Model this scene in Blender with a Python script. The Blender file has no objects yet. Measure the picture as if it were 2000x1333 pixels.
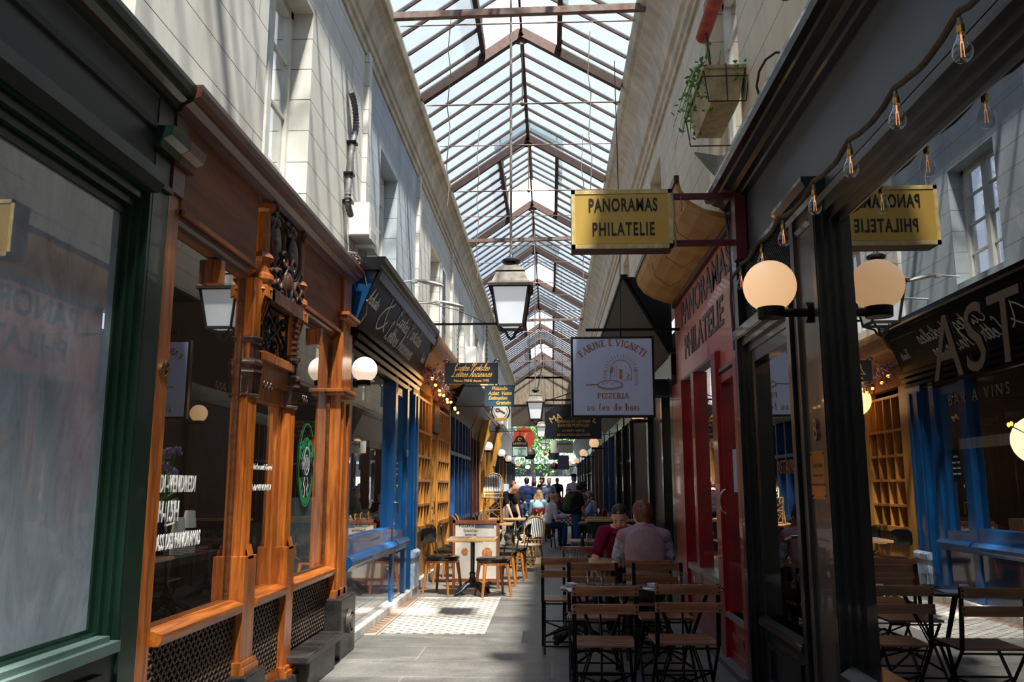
import bpy, bmesh, math, random
from mathutils import Vector, Matrix, Euler
random.seed(7)
PI = math.pi
SC = bpy.context.scene
COL = SC.collection

# ------------------------------------------------------------------ camera
F_PX, EYE = 1650.0, 1.45
cam_d = bpy.data.cameras.new('camera')
cam_d.sensor_width = 36.0
cam_d.lens = 36.0 * F_PX / 2000.0
cam_d.clip_start = 0.05; cam_d.clip_end = 400
cam = bpy.data.objects.new('camera', cam_d); COL.objects.link(cam)
cam.location = (0, 0, EYE)
cam.rotation_euler = (math.radians(90 + 9.749), 0, math.radians(2.565))
SC.camera = cam
# ------------------------------------------------------------------ exposure
SC.view_settings.view_transform = 'Standard'
SC.view_settings.look = 'None'
SC.view_settings.gamma = 1
SC.view_settings.use_curve_mapping = False
SC.view_settings.exposure = 0.5
# ------------------------------------------------------------------ sky
W = bpy.data.worlds.new('sky'); SC.world = W; W.use_nodes = True
nt = W.node_tree; nt.nodes.clear()
tc = nt.nodes.new('ShaderNodeTexCoord'); mp = nt.nodes.new('ShaderNodeMapping')
nz = nt.nodes.new('ShaderNodeTexNoise'); nz.inputs['Scale'].default_value = 1.6; nz.inputs['Detail'].default_value = 6
cr = nt.nodes.new('ShaderNodeValToRGB')
cr.color_ramp.elements[0].position = 0.42; cr.color_ramp.elements[0].color = (0.30, 0.47, 0.95, 1)
cr.color_ramp.elements[1].position = 0.62; cr.color_ramp.elements[1].color = (0.95, 0.98, 1.0, 1)
bg = nt.nodes.new('ShaderNodeBackground'); bg.inputs['Strength'].default_value = 1.5
wo = nt.nodes.new('ShaderNodeOutputWorld')
nt.links.new(tc.outputs['Generated'], mp.inputs['Vector']); nt.links.new(mp.outputs['Vector'], nz.inputs['Vector'])
nt.links.new(nz.outputs['Fac'], cr.inputs['Fac']); nt.links.new(cr.outputs['Color'], bg.inputs['Color'])
nt.links.new(bg.outputs['Background'], wo.inputs['Surface'])
# ------------------------------------------------------------------ sun (high, from behind the camera and the right)
sd = bpy.data.lights.new('sun', 'SUN'); sd.energy = 23.0; sd.angle = math.radians(2.5); sd.color = (1.0, 0.95, 0.86)
sun = bpy.data.objects.new('sun', sd); COL.objects.link(sun)
sun.rotation_euler = Vector((-0.2, 0.39, -1.0)).to_track_quat('-Z', 'Y').to_euler()
sun.location = (1, -2, 12)

# ------------------------------------------------------------------ materials
def lin(h):
    h = h.lstrip('#'); v = [int(h[i:i+2], 16) / 255 for i in (0, 2, 4)]
    return tuple((c / 12.92 if c <= 0.04045 else ((c + 0.055) / 1.055) ** 2.4) for c in v) + (1,)
def newmat(name):
    m = bpy.data.materials.new(name); m.use_nodes = True
    b = m.node_tree.nodes['Principled BSDF']
    return m, m.node_tree, b
MATS = {}
def N(t, kind, **kw):
    n = t.nodes.new(kind)
    for k, v in kw.items():
        if k in n.inputs: n.inputs[k].default_value = v
        else: setattr(n, k, v)
    return n
def paint(name, c, rough=0.5, metal=0.0, vary=0.12, scale=6.0, bump=0.0, spec=0.5, c2=None, bscale=60, stretch=None, coat=0):
    """painted / plain surface with slight mottling"""
    if name in MATS: return MATS[name]
    m, t, b = newmat(name)
    L = t.links.new
    co = N(t, 'ShaderNodeTexCoord'); mp = N(t, 'ShaderNodeMapping')
    if stretch: mp.inputs['Scale'].default_value = stretch
    L(co.outputs['Object'], mp.inputs['Vector'])
    nz = N(t, 'ShaderNodeTexNoise', Scale=scale, Detail=5.0, Roughness=0.6); L(mp.outputs['Vector'], nz.inputs['Vector'])
    rp = N(t, 'ShaderNodeValToRGB')
    a = lin(c); k = 1 - vary
    rp.color_ramp.elements[0].position = 0.35; rp.color_ramp.elements[1].position = 0.68
    rp.color_ramp.elements[0].color = lin(c2) if c2 else (a[0]*k, a[1]*k, a[2]*k, 1)
    rp.color_ramp.elements[1].color = a if c2 else (min(a[0]*(1+vary*.6), 1), min(a[1]*(1+vary*.6), 1), min(a[2]*(1+vary*.6), 1), 1)
    L(nz.outputs['Fac'], rp.inputs['Fac']); L(rp.outputs['Color'], b.inputs['Base Color'])
    b.inputs['Roughness'].default_value = rough; b.inputs['Metallic'].default_value = metal
    b.inputs['Specular IOR Level'].default_value = spec
    b.inputs['Coat Weight'].default_value = coat
    if bump:
        n2 = N(t, 'ShaderNodeTexNoise', Scale=bscale, Detail=3.0); L(mp.outputs['Vector'], n2.inputs['Vector'])
        bp = N(t, 'ShaderNodeBump', Strength=bump, Distance=0.01); L(n2.outputs['Fac'], bp.inputs['Height']); L(bp.outputs['Normal'], b.inputs['Normal'])
    MATS[name] = m; return m
def wood(name, c1, c2, rough=0.4, stretch=(9, 9, 0.7), coat=0.2, scale=3.0, bump=0.15):
    """grain runs along the axis with the small stretch"""
    if name in MATS: return MATS[name]
    m, t, b = newmat(name); L = t.links.new
    co = N(t, 'ShaderNodeTexCoord'); mp = N(t, 'ShaderNodeMapping'); mp.inputs['Scale'].default_value = stretch
    L(co.outputs['Object'], mp.inputs['Vector'])
    nz = N(t, 'ShaderNodeTexNoise', Scale=scale, Detail=8.0, Roughness=0.65, Distortion=0.6); L(mp.outputs['Vector'], nz.inputs['Vector'])
    rp = N(t, 'ShaderNodeValToRGB')
    rp.color_ramp.elements[0].position = 0.33; rp.color_ramp.elements[0].color = lin(c1)
    rp.color_ramp.elements[1].position = 0.66; rp.color_ramp.elements[1].color = lin(c2)
    L(nz.outputs['Fac'], rp.inputs['Fac']); L(rp.outputs['Color'], b.inputs['Base Color'])
    b.inputs['Roughness'].default_value = rough; b.inputs['Coat Weight'].default_value = coat; b.inputs['Coat Roughness'].default_value = 0.25
    bp = N(t, 'ShaderNodeBump', Strength=bump, Distance=0.004); L(nz.outputs['Fac'], bp.inputs['Height']); L(bp.outputs['Normal'], b.inputs['Normal'])
    MATS[name] = m; return m
def glass_pane(name, ior=1.75, tint=(0.9, 0.93, 0.93, 1), rough=0.0, film=0.0, filmcol='#c8ccd0'):
    """a thin pane: mirrors by the Fresnel law, else lets light straight through; film = share of dust or whitewash"""
    if name in MATS: return MATS[name]
    m = bpy.data.materials.new(name); m.use_nodes = True; t = m.node_tree; t.nodes.clear(); L = t.links.new
    o = N(t, 'ShaderNodeOutputMaterial'); fr = N(t, 'ShaderNodeFresnel'); fr.inputs['IOR'].default_value = ior
    # same result seen from either side of the pane
    g = N(t, 'ShaderNodeNewGeometry'); 
    inv = N(t, 'ShaderNodeVectorMath', operation='SCALE'); inv.inputs['Scale'].default_value = 1
    tr = N(t, 'ShaderNodeBsdfTransparent'); tr.inputs['Color'].default_value = tint
    gl = N(t, 'ShaderNodeBsdfGlossy'); gl.inputs['Roughness'].default_value = rough; gl.inputs['Color'].default_value = (1, 1, 1, 1)
    lw = N(t, 'ShaderNodeLayerWeight'); lw.inputs['Blend'].default_value = 0.5
    mr = N(t, 'ShaderNodeMath', operation='POWER'); mr.inputs[1].default_value = 3.2
    ad = N(t, 'ShaderNodeMath', operation='MULTIPLY_ADD'); ad.inputs[1].default_value = 1.15; ad.inputs[2].default_value = ((ior-1)/(ior+1))**2 * 1.6
    ad.use_clamp = True
    L(lw.outputs['Facing'], mr.inputs[0]); L(mr.outputs[0], ad.inputs[0])
    src = tr.outputs[0]
    if film:
        df = N(t, 'ShaderNodeBsdfDiffuse'); df.inputs['Color'].default_value = lin(filmcol)
        nz = N(t, 'ShaderNodeTexNoise', Scale=2.2, Detail=9.0, Roughness=0.7, Distortion=2.2)
        co = N(t, 'ShaderNodeTexCoord'); mp = N(t, 'ShaderNodeMapping'); mp.inputs['Scale'].default_value = (1, 2.2, 0.8); L(co.outputs['Object'], mp.inputs['Vector']); L(mp.outputs['Vector'], nz.inputs['Vector'])
        rr = N(t, 'ShaderNodeMapRange'); rr.inputs['From Min'].default_value = 0.3; rr.inputs['From Max'].default_value = 0.62
        rr.inputs['To Min'].default_value = film * 0.72; rr.inputs['To Max'].default_value = min(1, film * 1.15); L(nz.outputs['Fac'], rr.inputs['Value'])
        mm = N(t, 'ShaderNodeMixShader'); L(rr.outputs['Result'], mm.inputs['Fac']); L(tr.outputs[0], mm.inputs[1]); L(df.outputs[0], mm.inputs[2]); src = mm.outputs[0]
    mx = N(t, 'ShaderNodeMixShader'); L(ad.outputs[0], mx.inputs['Fac']); L(src, mx.inputs[1]); L(gl.outputs[0], mx.inputs[2])
    L(mx.outputs[0], o.inputs['Surface'])
    MATS[name] = m; return m
def emis(name, c, strength, base=None):
    if name in MATS: return MATS[name]
    m, t, b = newmat(name)
    b.inputs['Base Color'].default_value = lin(base or c); b.inputs['Emission Color'].default_value = lin(c)
    b.inputs['Emission Strength'].default_value = strength; b.inputs['Roughness'].default_value = 0.35
    MATS[name] = m; return m
def roof_glass():
    m = bpy.data.materials.new('weathered_roof_glass'); m.use_nodes = True; t = m.node_tree; t.nodes.clear(); L = t.links.new
    o = N(t, 'ShaderNodeOutputMaterial')
    tr = N(t, 'ShaderNodeBsdfTransparent'); tl = N(t, 'ShaderNodeBsdfTranslucent'); df = N(t, 'ShaderNodeBsdfDiffuse')
    co = N(t, 'ShaderNodeTexCoord'); nz = N(t, 'ShaderNodeTexNoise', Scale=1.3, Detail=8.0, Roughness=0.65); L(co.outputs['Object'], nz.inputs['Vector'])
    rp = N(t, 'ShaderNodeValToRGB')
    rp.color_ramp.elements[0].position = 0.3; rp.color_ramp.elements[0].color = lin('#2a353a')
    rp.color_ramp.elements[1].position = 0.7; rp.color_ramp.elements[1].color = lin('#445157')
    L(nz.outputs['Fac'], rp.inputs['Fac']); L(rp.outputs['Color'], tl.inputs['Color'])
    df.inputs['Color'].default_value = lin('#7c888c'); tr.inputs['Color'].default_value = (0.9, 0.95, 0.97, 1)
    m1 = N(t, 'ShaderNodeMixShader'); m1.inputs['Fac'].default_value = 0.12; L(tl.outputs[0], m1.inputs[1]); L(df.outputs[0], m1.inputs[2])
    m2 = N(t, 'ShaderNodeMixShader'); m2.inputs['Fac'].default_value = 0.36; L(m1.outputs[0], m2.inputs[1]); L(tr.outputs[0], m2.inputs[2])
    L(m2.outputs[0], o.inputs['Surface']); return m
def plaster_blocks(name, c, joint, rowh=0.27, bw=5.2, side=1):
    """cream paint over ashlar joints running along the passage"""
    m, t, b = newmat(name); L = t.links.new
    co = N(t, 'ShaderNodeTexCoord'); sp = N(t, 'ShaderNodeSeparateXYZ'); cb = N(t, 'ShaderNodeCombineXYZ')
    L(co.outputs['Object'], sp.inputs[0]); L(sp.outputs['Y'], cb.inputs['X']); L(sp.outputs['Z'], cb.inputs['Y'])
    br = N(t, 'ShaderNodeTexBrick'); br.inputs['Scale'].default_value = 1.0
    br.inputs['Brick Width'].default_value = bw; br.inputs['Row Height'].default_value = rowh; br.inputs['Mortar Size'].default_value = 0.0035
    br.inputs['Mortar Smooth'].default_value = 0.3
    br.inputs['Color1'].default_value = (1, 1, 1, 1); br.inputs['Color2'].default_value = (1, 1, 1, 1); br.inputs['Mortar'].default_value = (0, 0, 0, 1)
    nw = N(t, 'ShaderNodeTexNoise', Scale=1.1, Detail=3.0); L(co.outputs['Object'], nw.inputs['Vector'])
    wv = N(t, 'ShaderNodeVectorMath', operation='MULTIPLY_ADD'); wv.inputs[1].default_value = (0, 0.012, 0)
    L(nw.outputs['Color'], wv.inputs[0]); L(cb.outputs[0], wv.inputs[2]); L(wv.outputs[0], br.inputs['Vector'])
    nz = N(t, 'ShaderNodeTexNoise', Scale=1.7, Detail=9.0, Roughness=0.7)
    m2 = N(t, 'ShaderNodeMapping'); m2.inputs['Scale'].default_value = (1, 1.6, 0.5); L(co.outputs['Object'], m2.inputs['Vector']); L(m2.outputs['Vector'], nz.inputs['Vector'])
    rp = N(t, 'ShaderNodeValToRGB'); a = lin(c)
    rp.color_ramp.elements[0].position = 0.28; rp.color_ramp.elements[0].color = (a[0]*.74, a[1]*.72, a[2]*.68, 1)
    rp.color_ramp.elements[1].position = 0.6; rp.color_ramp.elements[1].color = a
    L(nz.outputs['Fac'], rp.inputs['Fac'])
    mx = N(t, 'ShaderNodeMix', data_type='RGBA'); L(br.outputs['Color'], mx.inputs['Factor']); mx.inputs['A'].default_value = lin(joint); L(rp.outputs['Color'], mx.inputs['B'])
    L(mx.outputs['Result'], b.inputs['Base Color']); b.inputs['Roughness'].default_value = 0.62; b.inputs['Specular IOR Level'].default_value = 0.3
    n3 = N(t, 'ShaderNodeTexNoise', Scale=9.0, Detail=6.0); L(co.outputs['Object'], n3.inputs['Vector'])
    ad = N(t, 'ShaderNodeMath', operation='MULTIPLY_ADD'); ad.inputs[1].default_value = 0.25; L(n3.outputs['Fac'], ad.inputs[0]); L(br.outputs['Color'], ad.inputs[2])
    bp = N(t, 'ShaderNodeBump', Strength=0.5, Distance=0.01); L(ad.outputs[0], bp.inputs['Height']); L(bp.outputs['Normal'], b.inputs['Normal'])
    MATS[name] = m; return m

# ------------------------------------------------------------------ mesh builder
SPLIT_NAMES = {'pilaster', 'fascia', 'window_frame', 'sill', 'plinth', 'bracket', 'lower_panel', 'bottom_rail', 'dado_rail', 'food_picture', 'screw', 'chain', 'card', 'chain_link', 'tie_rod', 'inner_brace', 'clip', 'hanging_bar', 'support_arm', 'canopy_edge', 'fascia_edge', 'fascia_board', 'back_slat', 'trim_4', 'moulding', 'rail', 'dentil_band', 'window_blind', 'sign_cable', 'wire_holder', 'glazing_bars_x', 'door_frame', 'brace', 'cane_brace', 'pilaster_cap', 'writing'}
class MB:
    """collects shapes; side 'L' / 'R' reads x as the distance out from that wall of the passage"""
    def __init__(s, side=None, xf=None):
        s.v = []; s.f = []; s.sm = []; s.side = side; s.xf = xf
    def pt(s, p):
        x, y, z = p
        if s.side == 'L': x = XL + x
        elif s.side == 'R': x = XR - x
        p = Vector((x, y, z))
        return s.xf @ p if s.xf else p
    def add(s, vs, fs, smooth=False):
        b = len(s.v); s.v += [tuple(s.pt(p)) for p in vs]; s.f += [tuple(b + i for i in f) for f in fs]; s.sm += [smooth] * len(fs); return s
    def box(s, x0, x1, y0, y1, z0, z1, bev=0.0):
        if x0 > x1: x0, x1 = x1, x0
        if y0 > y1: y0, y1 = y1, y0
        if z0 > z1: z0, z1 = z1, z0
        if bev <= 0:
            vs = [(x, y, z) for z in (z0, z1) for y in (y0, y1) for x in (x0, x1)]
            return s.add(vs, [(0,2,3,1),(4,5,7,6),(0,1,5,4),(2,6,7,3),(0,4,6,2),(1,3,7,5)])
        b = min(bev, (x1-x0)/2.01, (y1-y0)/2.01, (z1-z0)/2.01)
        bm = bmesh.new(); bmesh.ops.create_cube(bm, size=1)
        for v in bm.verts: v.co = Vector(((x0+x1)/2 + v.co.x*(x1-x0), (y0+y1)/2 + v.co.y*(y1-y0), (z0+z1)/2 + v.co.z*(z1-z0)))
        bmesh.ops.bevel(bm, geom=list(bm.edges), offset=b, segments=2, affect='EDGES', profile=0.5)
        bm.verts.index_update()
        vs = [tuple(v.co) for v in bm.verts]; fs = [tuple(v.index for v in f.verts) for f in bm.faces]; bm.free()
        return s.add(vs, fs)
    def quad(s, a, b, c, d): return s.add([a, b, c, d], [(0, 1, 2, 3)])
    def tube(s, pts, r, n=8, closed=False, caps=True):
        pts = [Vector(p) for p in pts]; m = len(pts)
        rs = r if isinstance(r, (list, tuple)) else [r] * m
        vs = []; up = None
        for i, p in enumerate(pts):
            if closed: d = pts[(i+1) % m] - pts[i-1]
            else: d = pts[min(i+1, m-1)] - pts[max(i-1, 0)]
            if d.length < 1e-9: d = Vector((0, 0, 1))
            d.normalize()
            if up is None:
                up = Vector((0, 0, 1)) if abs(d.z) < 0.9 else Vector((1, 0, 0))
            a = d.cross(up)
            if a.length < 1e-6: up = Vector((0.3, 1, 0.2)); a = d.cross(up)
            a.normalize(); b = d.cross(a).normalized(); up = b.cross(d) * 1.0 if False else -b if False else up
            up = (a.cross(d)).normalized()
            for k in range(n):
                t = 2*PI*k/n; vs.append(p + (a*math.cos(t) + up*math.sin(t)) * rs[i])
        fs = []
        for i in range(m if closed else m-1):
            j = (i+1) % m
            for k in range(n):
                l = (k+1) % n; fs.append((i*n+k, i*n+l, j*n+l, j*n+k))
        s.add(vs, fs, True)
        if caps and not closed:
            b = len(s.v) - len(vs)
            s.f.append(tuple(b+k for k in range(n))[::-1]); s.f.append(tuple(b+(m-1)*n+k for k in range(n))); s.sm += [False, False]
        return s
    def bar(s, a, b, w, h, up=(0, 0, 1)):
        """square bar from a to b, w across, h along up"""
        a = Vector(a); b = Vector(b); d = (b-a).normalized(); u = Vector(up)
        sd_ = d.cross(u)
        if sd_.length < 1e-6: sd_ = d.cross(Vector((0, 1, 0)))
        sd_.normalize(); u = sd_.cross(d).normalized()
        vs = [e + sd_*(w/2*i) + u*(h/2*j) for e in (a, b) for j in (-1, 1) for i in (-1, 1)]
        return s.add(vs, [(0,1,3,2),(4,6,7,5),(0,4,5,1),(2,3,7,6),(0,2,6,4),(1,5,7,3)])
    def lathe(s, prof, c=(0, 0, 0), n=20, axis='z', smooth=True):
        vs = []; c = Vector(c)
        for r, h in prof:
            for k in range(n):
                t = 2*PI*k/n; q = (r*math.cos(t), r*math.sin(t), h)
                if axis == 'x': q = (h, q[0], q[1])
                elif axis == 'y': q = (q[0], h, q[1])
                vs.append(c + Vector(q))
        fs = [(i*n+k, i*n+(k+1) % n, (i+1)*n+(k+1) % n, (i+1)*n+k) for i in range(len(prof)-1) for k in range(n)]
        s.add(vs, fs, smooth)
        b = len(s.v) - len(vs)
        if prof[0][0] > 1e-5: s.f.append(tuple(b+k for k in range(n))[::-1]); s.sm.append(False)
        if prof[-1][0] > 1e-5: s.f.append(tuple(b+(len(prof)-1)*n+k for k in range(n))); s.sm.append(False)
        return s
    def ball(s, c, r, n=20, sx=1, sy=1, sz=1, rot=None):
        c = Vector(c); m = max(6, n//2); vs = []; R = rot or Matrix.Identity(3)
        for i in range(m+1):
            ph = PI*i/m
            for k in range(n):
                t = 2*PI*k/n
                vs.append(c + R @ Vector((r*sx*math.sin(ph)*math.cos(t), r*sy*math.sin(ph)*math.sin(t), r*sz*math.cos(ph))))
        fs = [(i*n+k, (i+1)*n+k, (i+1)*n+(k+1) % n, i*n+(k+1) % n) for i in range(m) for k in range(n)]
        return s.add(vs, fs, True)
    def prism(s, poly, lo, hi, axis='y'):
        """poly in the plane across the axis: axis y -> (x,z), x -> (y,z), z -> (x,y)"""
        def q(a, b, h): return {'y': (a, h, b), 'x': (h, a, b), 'z': (a, b, h)}[axis]
        n = len(poly); vs = [q(a, b, lo) for a, b in poly] + [q(a, b, hi) for a, b in poly]
        fs = [tuple(range(n)), tuple(range(2*n-1, n-1, -1))] + [(i, i+n, (i+1) % n + n, (i+1) % n) for i in range(n)]
        return s.add(vs, fs)
    def build(s, name, mat, parent=None, label=None, bevel=0, fix=True):
        if name in SPLIT_NAMES:
            parts = s.clusters()
            if len(parts) > 1:
                return [q._build(name, mat, parent, label, bevel, fix) for q in parts][0]
        return s._build(name, mat, parent, label, bevel, fix)
    def clusters(s, gap=0.012):
        """one builder per piece that stands apart from the others"""
        n = len(s.v); par = list(range(n))
        def find(a):
            while par[a] != a: par[a] = par[par[a]]; a = par[a]
            return a
        for f in s.f:
            r = find(f[0])
            for i in f[1:]: par[find(i)] = r
        comp = {}
        for i in range(n): comp.setdefault(find(i), []).append(i)
        boxes = [[ids, [min(s.v[i][k] for i in ids)-gap for k in range(3)], [max(s.v[i][k] for i in ids)+gap for k in range(3)]] for ids in comp.values()]
        merged = True
        while merged:
            merged = False
            for i in range(len(boxes)):
                for j in range(i+1, len(boxes)):
                    a, b = boxes[i], boxes[j]
                    if all(a[1][k] <= b[2][k] and b[1][k] <= a[2][k] for k in range(3)):
                        boxes[i] = [a[0]+b[0], [min(a[1][k], b[1][k]) for k in range(3)], [max(a[2][k], b[2][k]) for k in range(3)]]; del boxes[j]; merged = True; break
                if merged: break
        out = []
        for ids, _, _ in boxes:
            st = set(ids); mp = {i: k for k, i in enumerate(sorted(st))}; q = MB(); q.v = [s.v[i] for i in sorted(st)]
            for f, m_ in zip(s.f, s.sm):
                if f[0] in st: q.f.append(tuple(mp[i] for i in f)); q.sm.append(m_)
            out.append(q)
        return out
    def _build(s, name, mat, parent=None, label=None, bevel=0, fix=True):
        me = bpy.data.meshes.new(name); me.from_pydata(s.v, [], s.f); me.update()
        if fix:
            bm = bmesh.new(); bm.from_mesh(me); bmesh.ops.remove_doubles(bm, verts=bm.verts, dist=1e-5)
            bmesh.ops.dissolve_degenerate(bm, dist=1e-6, edges=bm.edges)
            bmesh.ops.recalc_face_normals(bm, faces=bm.faces)
            bm.to_mesh(me); bm.free()
        if any(s.sm):
            me.polygons.foreach_set('use_smooth', [True]*len(me.polygons))
            try: me.set_sharp_from_angle(angle=math.radians(38))
            except Exception: pass
        o = bpy.data.objects.new(name, me); COL.objects.link(o)
        if mat: me.materials.append(mat)
        if parent: o.parent = parent
        if label: o['label'] = label
        if bevel:
            md = o.modifiers.new('bevel', 'BEVEL'); md.width = bevel; md.segments = 2; md.limit_method = 'ANGLE'
        return o
def tag(o, label=None, cat=None, group=None, kind=None):
    if label: o['label'] = label
    if cat: o['category'] = cat
    if group: o['group'] = group
    if kind: o['kind'] = kind
    return o
def thing(name, label, cat, loc=(0, 0, 0), rz=0.0, group=None):
    o = bpy.data.objects.new(name, None); COL.objects.link(o); o.empty_display_size = 0.1
    o.location = loc; o.rotation_euler = (0, 0, rz)
    return tag(o, label, cat, group)
def struct(name, mb, mat, parent=None):
    o = mb.build(name, mat, parent)
    if not parent: o['kind'] = 'structure'
    return o
def dup(root, loc=None, rz=None, label=None, group=None, scale=None):
    r = root.copy(); COL.objects.link(r)
    if loc is not None: r.location = loc
    if rz is not None: r.rotation_euler = (0, 0, rz)
    if scale is not None: r.scale = (scale,)*3
    if label: r['label'] = label
    if group: r['group'] = group
    for ch in list(root.children):
        c = ch.copy(); COL.objects.link(c); c.parent = r
        for g in list(ch.children):
            d = g.copy(); COL.objects.link(d); d.parent = c
    return r
def text(s, org, right, up, size, mat, parent=None, name='lettering', xs=1.0, shear=0.0, bold=0.0, depth=0.002, align='CENTER', spacing=1.0, arc=None, label=None):
    """writing as a thin mesh; org = middle of its baseline"""
    cu = bpy.data.curves.new('t', 'FONT'); cu.body = s; cu.size = size; cu.align_x = align; cu.offset = bold; cu.extrude = depth; cu.shear = shear; cu.space_character = spacing
    cu.resolution_u = 3
    ob = bpy.data.objects.new('t', cu); COL.objects.link(ob)
    dg = bpy.context.evaluated_depsgraph_get(); dg.update()
    me = bpy.data.meshes.new_from_object(ob.evaluated_get(dg)); bpy.data.objects.remove(ob); bpy.data.curves.remove(cu)
    right = Vector(right).normalized(); up = Vector(up).normalized(); nrm = right.cross(up).normalized(); org = Vector(org)
    for v in me.vertices:
        x, y, z = v.co; x *= xs
        if arc:
            a = x/arc; x, y = (arc + y)*math.sin(a), (arc + y)*math.cos(a) - arc
        v.co = org + right*x + up*y + nrm*z
    me.name = name; me.materials.clear(); me.materials.append(mat)
    o = bpy.data.objects.new(name, me); COL.objects.link(o)
    if parent: o.parent = parent
    if label: o['label'] = label
    return o
XL, XR = -1.95, 1.5
Z3 = (0, 0, 1)
# ================================================================== shared materials
M_CREAM_L = plaster_blocks('cream_wall_left', '#e3dfd6', '#4a4038')
M_CREAM_R = plaster_blocks('cream_wall_right', '#d6c8ae', '#5a4a3a')
M_CORNICE = paint('stained_cornice', '#c9bba0', 0.6, vary=0.3, scale=2.5, stretch=(1, 2.0, 1), bump=0.2)
M_GREYWALL = plaster_blocks('grey_painted_wall', '#bfc6cc', '#5c6166')
M_IRON = paint('rusty_iron', '#2e211d', 0.7, 0.2, vary=0.4, scale=14, c2='#4a2e24', bump=0.2)
M_RUSTRED = paint('rusty_tie_beam', '#6d4538', 0.7, 0.2, vary=0.4, scale=9, c2='#8a7a70')
M_BLACK = paint('black_gloss_paint', '#101214', 0.22, vary=0.2, scale=4)
M_BLACKM = paint('black_iron', '#0d0d0e', 0.4, 0.6, vary=0.3)
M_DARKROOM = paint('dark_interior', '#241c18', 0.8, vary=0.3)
M_ROPE = paint('frayed_rope', '#8d8578', 0.9, vary=0.4, scale=40)
M_WHITEMETAL = paint('white_enamel', '#e8e6e0', 0.4, vary=0.1)
M_GLASS = glass_pane('shop_glass')
M_GLASSR = glass_pane('mirror_like_glass', ior=2.2)
M_ROOFG = roof_glass()
M_GOLD = paint('gold_leaf', '#c79a4e', 0.35, 0.7, vary=0.1)
M_WHITEPAINT = paint('white_lettering', '#f2f2ee', 0.6, vary=0.02)
M_BLACKLET = paint('black_lettering', '#0c0c0c', 0.5, vary=0.02)
M_BRASS = paint('brass', '#b98a3a', 0.25, 0.95, vary=0.2, scale=12)

Y0, Y1 = -5.0, 45.5      # the passage runs from behind the camera to the street
# ================================================================== ground
def floor_mat():
    m, t, b = newmat('worn_asphalt_floor'); L = t.links.new
    co = N(t, 'ShaderNodeTexCoord')
    n1 = N(t, 'ShaderNodeTexNoise', Scale=0.9, Detail=8.0, Roughness=0.7, Distortion=0.7)
    mp = N(t, 'ShaderNodeMapping'); mp.inputs['Scale'].default_value = (1, 1.5, 1); L(co.outputs['Object'], mp.inputs['Vector']); L(mp.outputs['Vector'], n1.inputs['Vector'])
    r1 = N(t, 'ShaderNodeValToRGB'); r1.color_ramp.elements[0].position = 0.32; r1.color_ramp.elements[0].color = lin('#565450')
    r1.color_ramp.elements[1].position = 0.68; r1.color_ramp.elements[1].color = lin('#8b8781')
    L(n1.outputs['Fac'], r1.inputs['Fac'])
    n2 = N(t, 'ShaderNodeTexNoise', Scale=55.0, Detail=3.0); L(co.outputs['Object'], n2.inputs['Vector'])
    mx = N(t, 'ShaderNodeMix', data_type='RGBA', blend_type='MULTIPLY'); mx.inputs['Factor'].default_value = 0.55
    r2 = N(t, 'ShaderNodeValToRGB'); r2.color_ramp.elements[0].position = 0.35; r2.color_ramp.elements[0].color = (0.45, 0.45, 0.45, 1); r2.color_ramp.elements[1].position = 0.6
    L(n2.outputs['Fac'], r2.inputs['Fac']); L(r1.outputs['Color'], mx.inputs['A']); L(r2.outputs['Color'], mx.inputs['B'])
    # slab joints
    br = N(t, 'ShaderNodeTexBrick'); br.inputs['Scale'].default_value = 1; br.inputs['Brick Width'].default_value = 2.3; br.inputs['Row Height'].default_value = 0.62
    br.inputs['Mortar Size'].default_value = 0.006; br.inputs['Color1'].default_value = (0, 0, 0, 1); br.inputs['Color2'].default_value = (0, 0, 0, 1); br.inputs['Mortar'].default_value = (1, 1, 1, 1)
    L(co.outputs['Object'], br.inputs['Vector'])
    nj = N(t, 'ShaderNodeMath', operation='MULTIPLY'); L(br.outputs['Color'], nj.inputs[0]); L(n1.outputs['Fac'], nj.inputs[1])
    m3 = N(t, 'ShaderNodeMix', data_type='RGBA'); L(nj.outputs[0], m3.inputs['Factor']); L(mx.outputs['Result'], m3.inputs['A']); m3.inputs['B'].default_value = lin('#a39d94')
    L(m3.outputs['Result'], b.inputs['Base Color'])
    rr = N(t, 'ShaderNodeMapRange'); rr.inputs['To Min'].default_value = 0.32; rr.inputs['To Max'].default_value = 0.62; L(n1.outputs['Fac'], rr.inputs['Value']); L(rr.outputs['Result'], b.inputs['Roughness'])
    bp = N(t, 'ShaderNodeBump', Strength=0.25, Distance=0.004); L(n2.outputs['Fac'], bp.inputs['Height']); L(bp.outputs['Normal'], b.inputs['Normal'])
    return m
struct('floor', MB().box(-4.8, 4.4, Y0, Y1 + 25, -0.1, 0.0), floor_mat())
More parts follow.
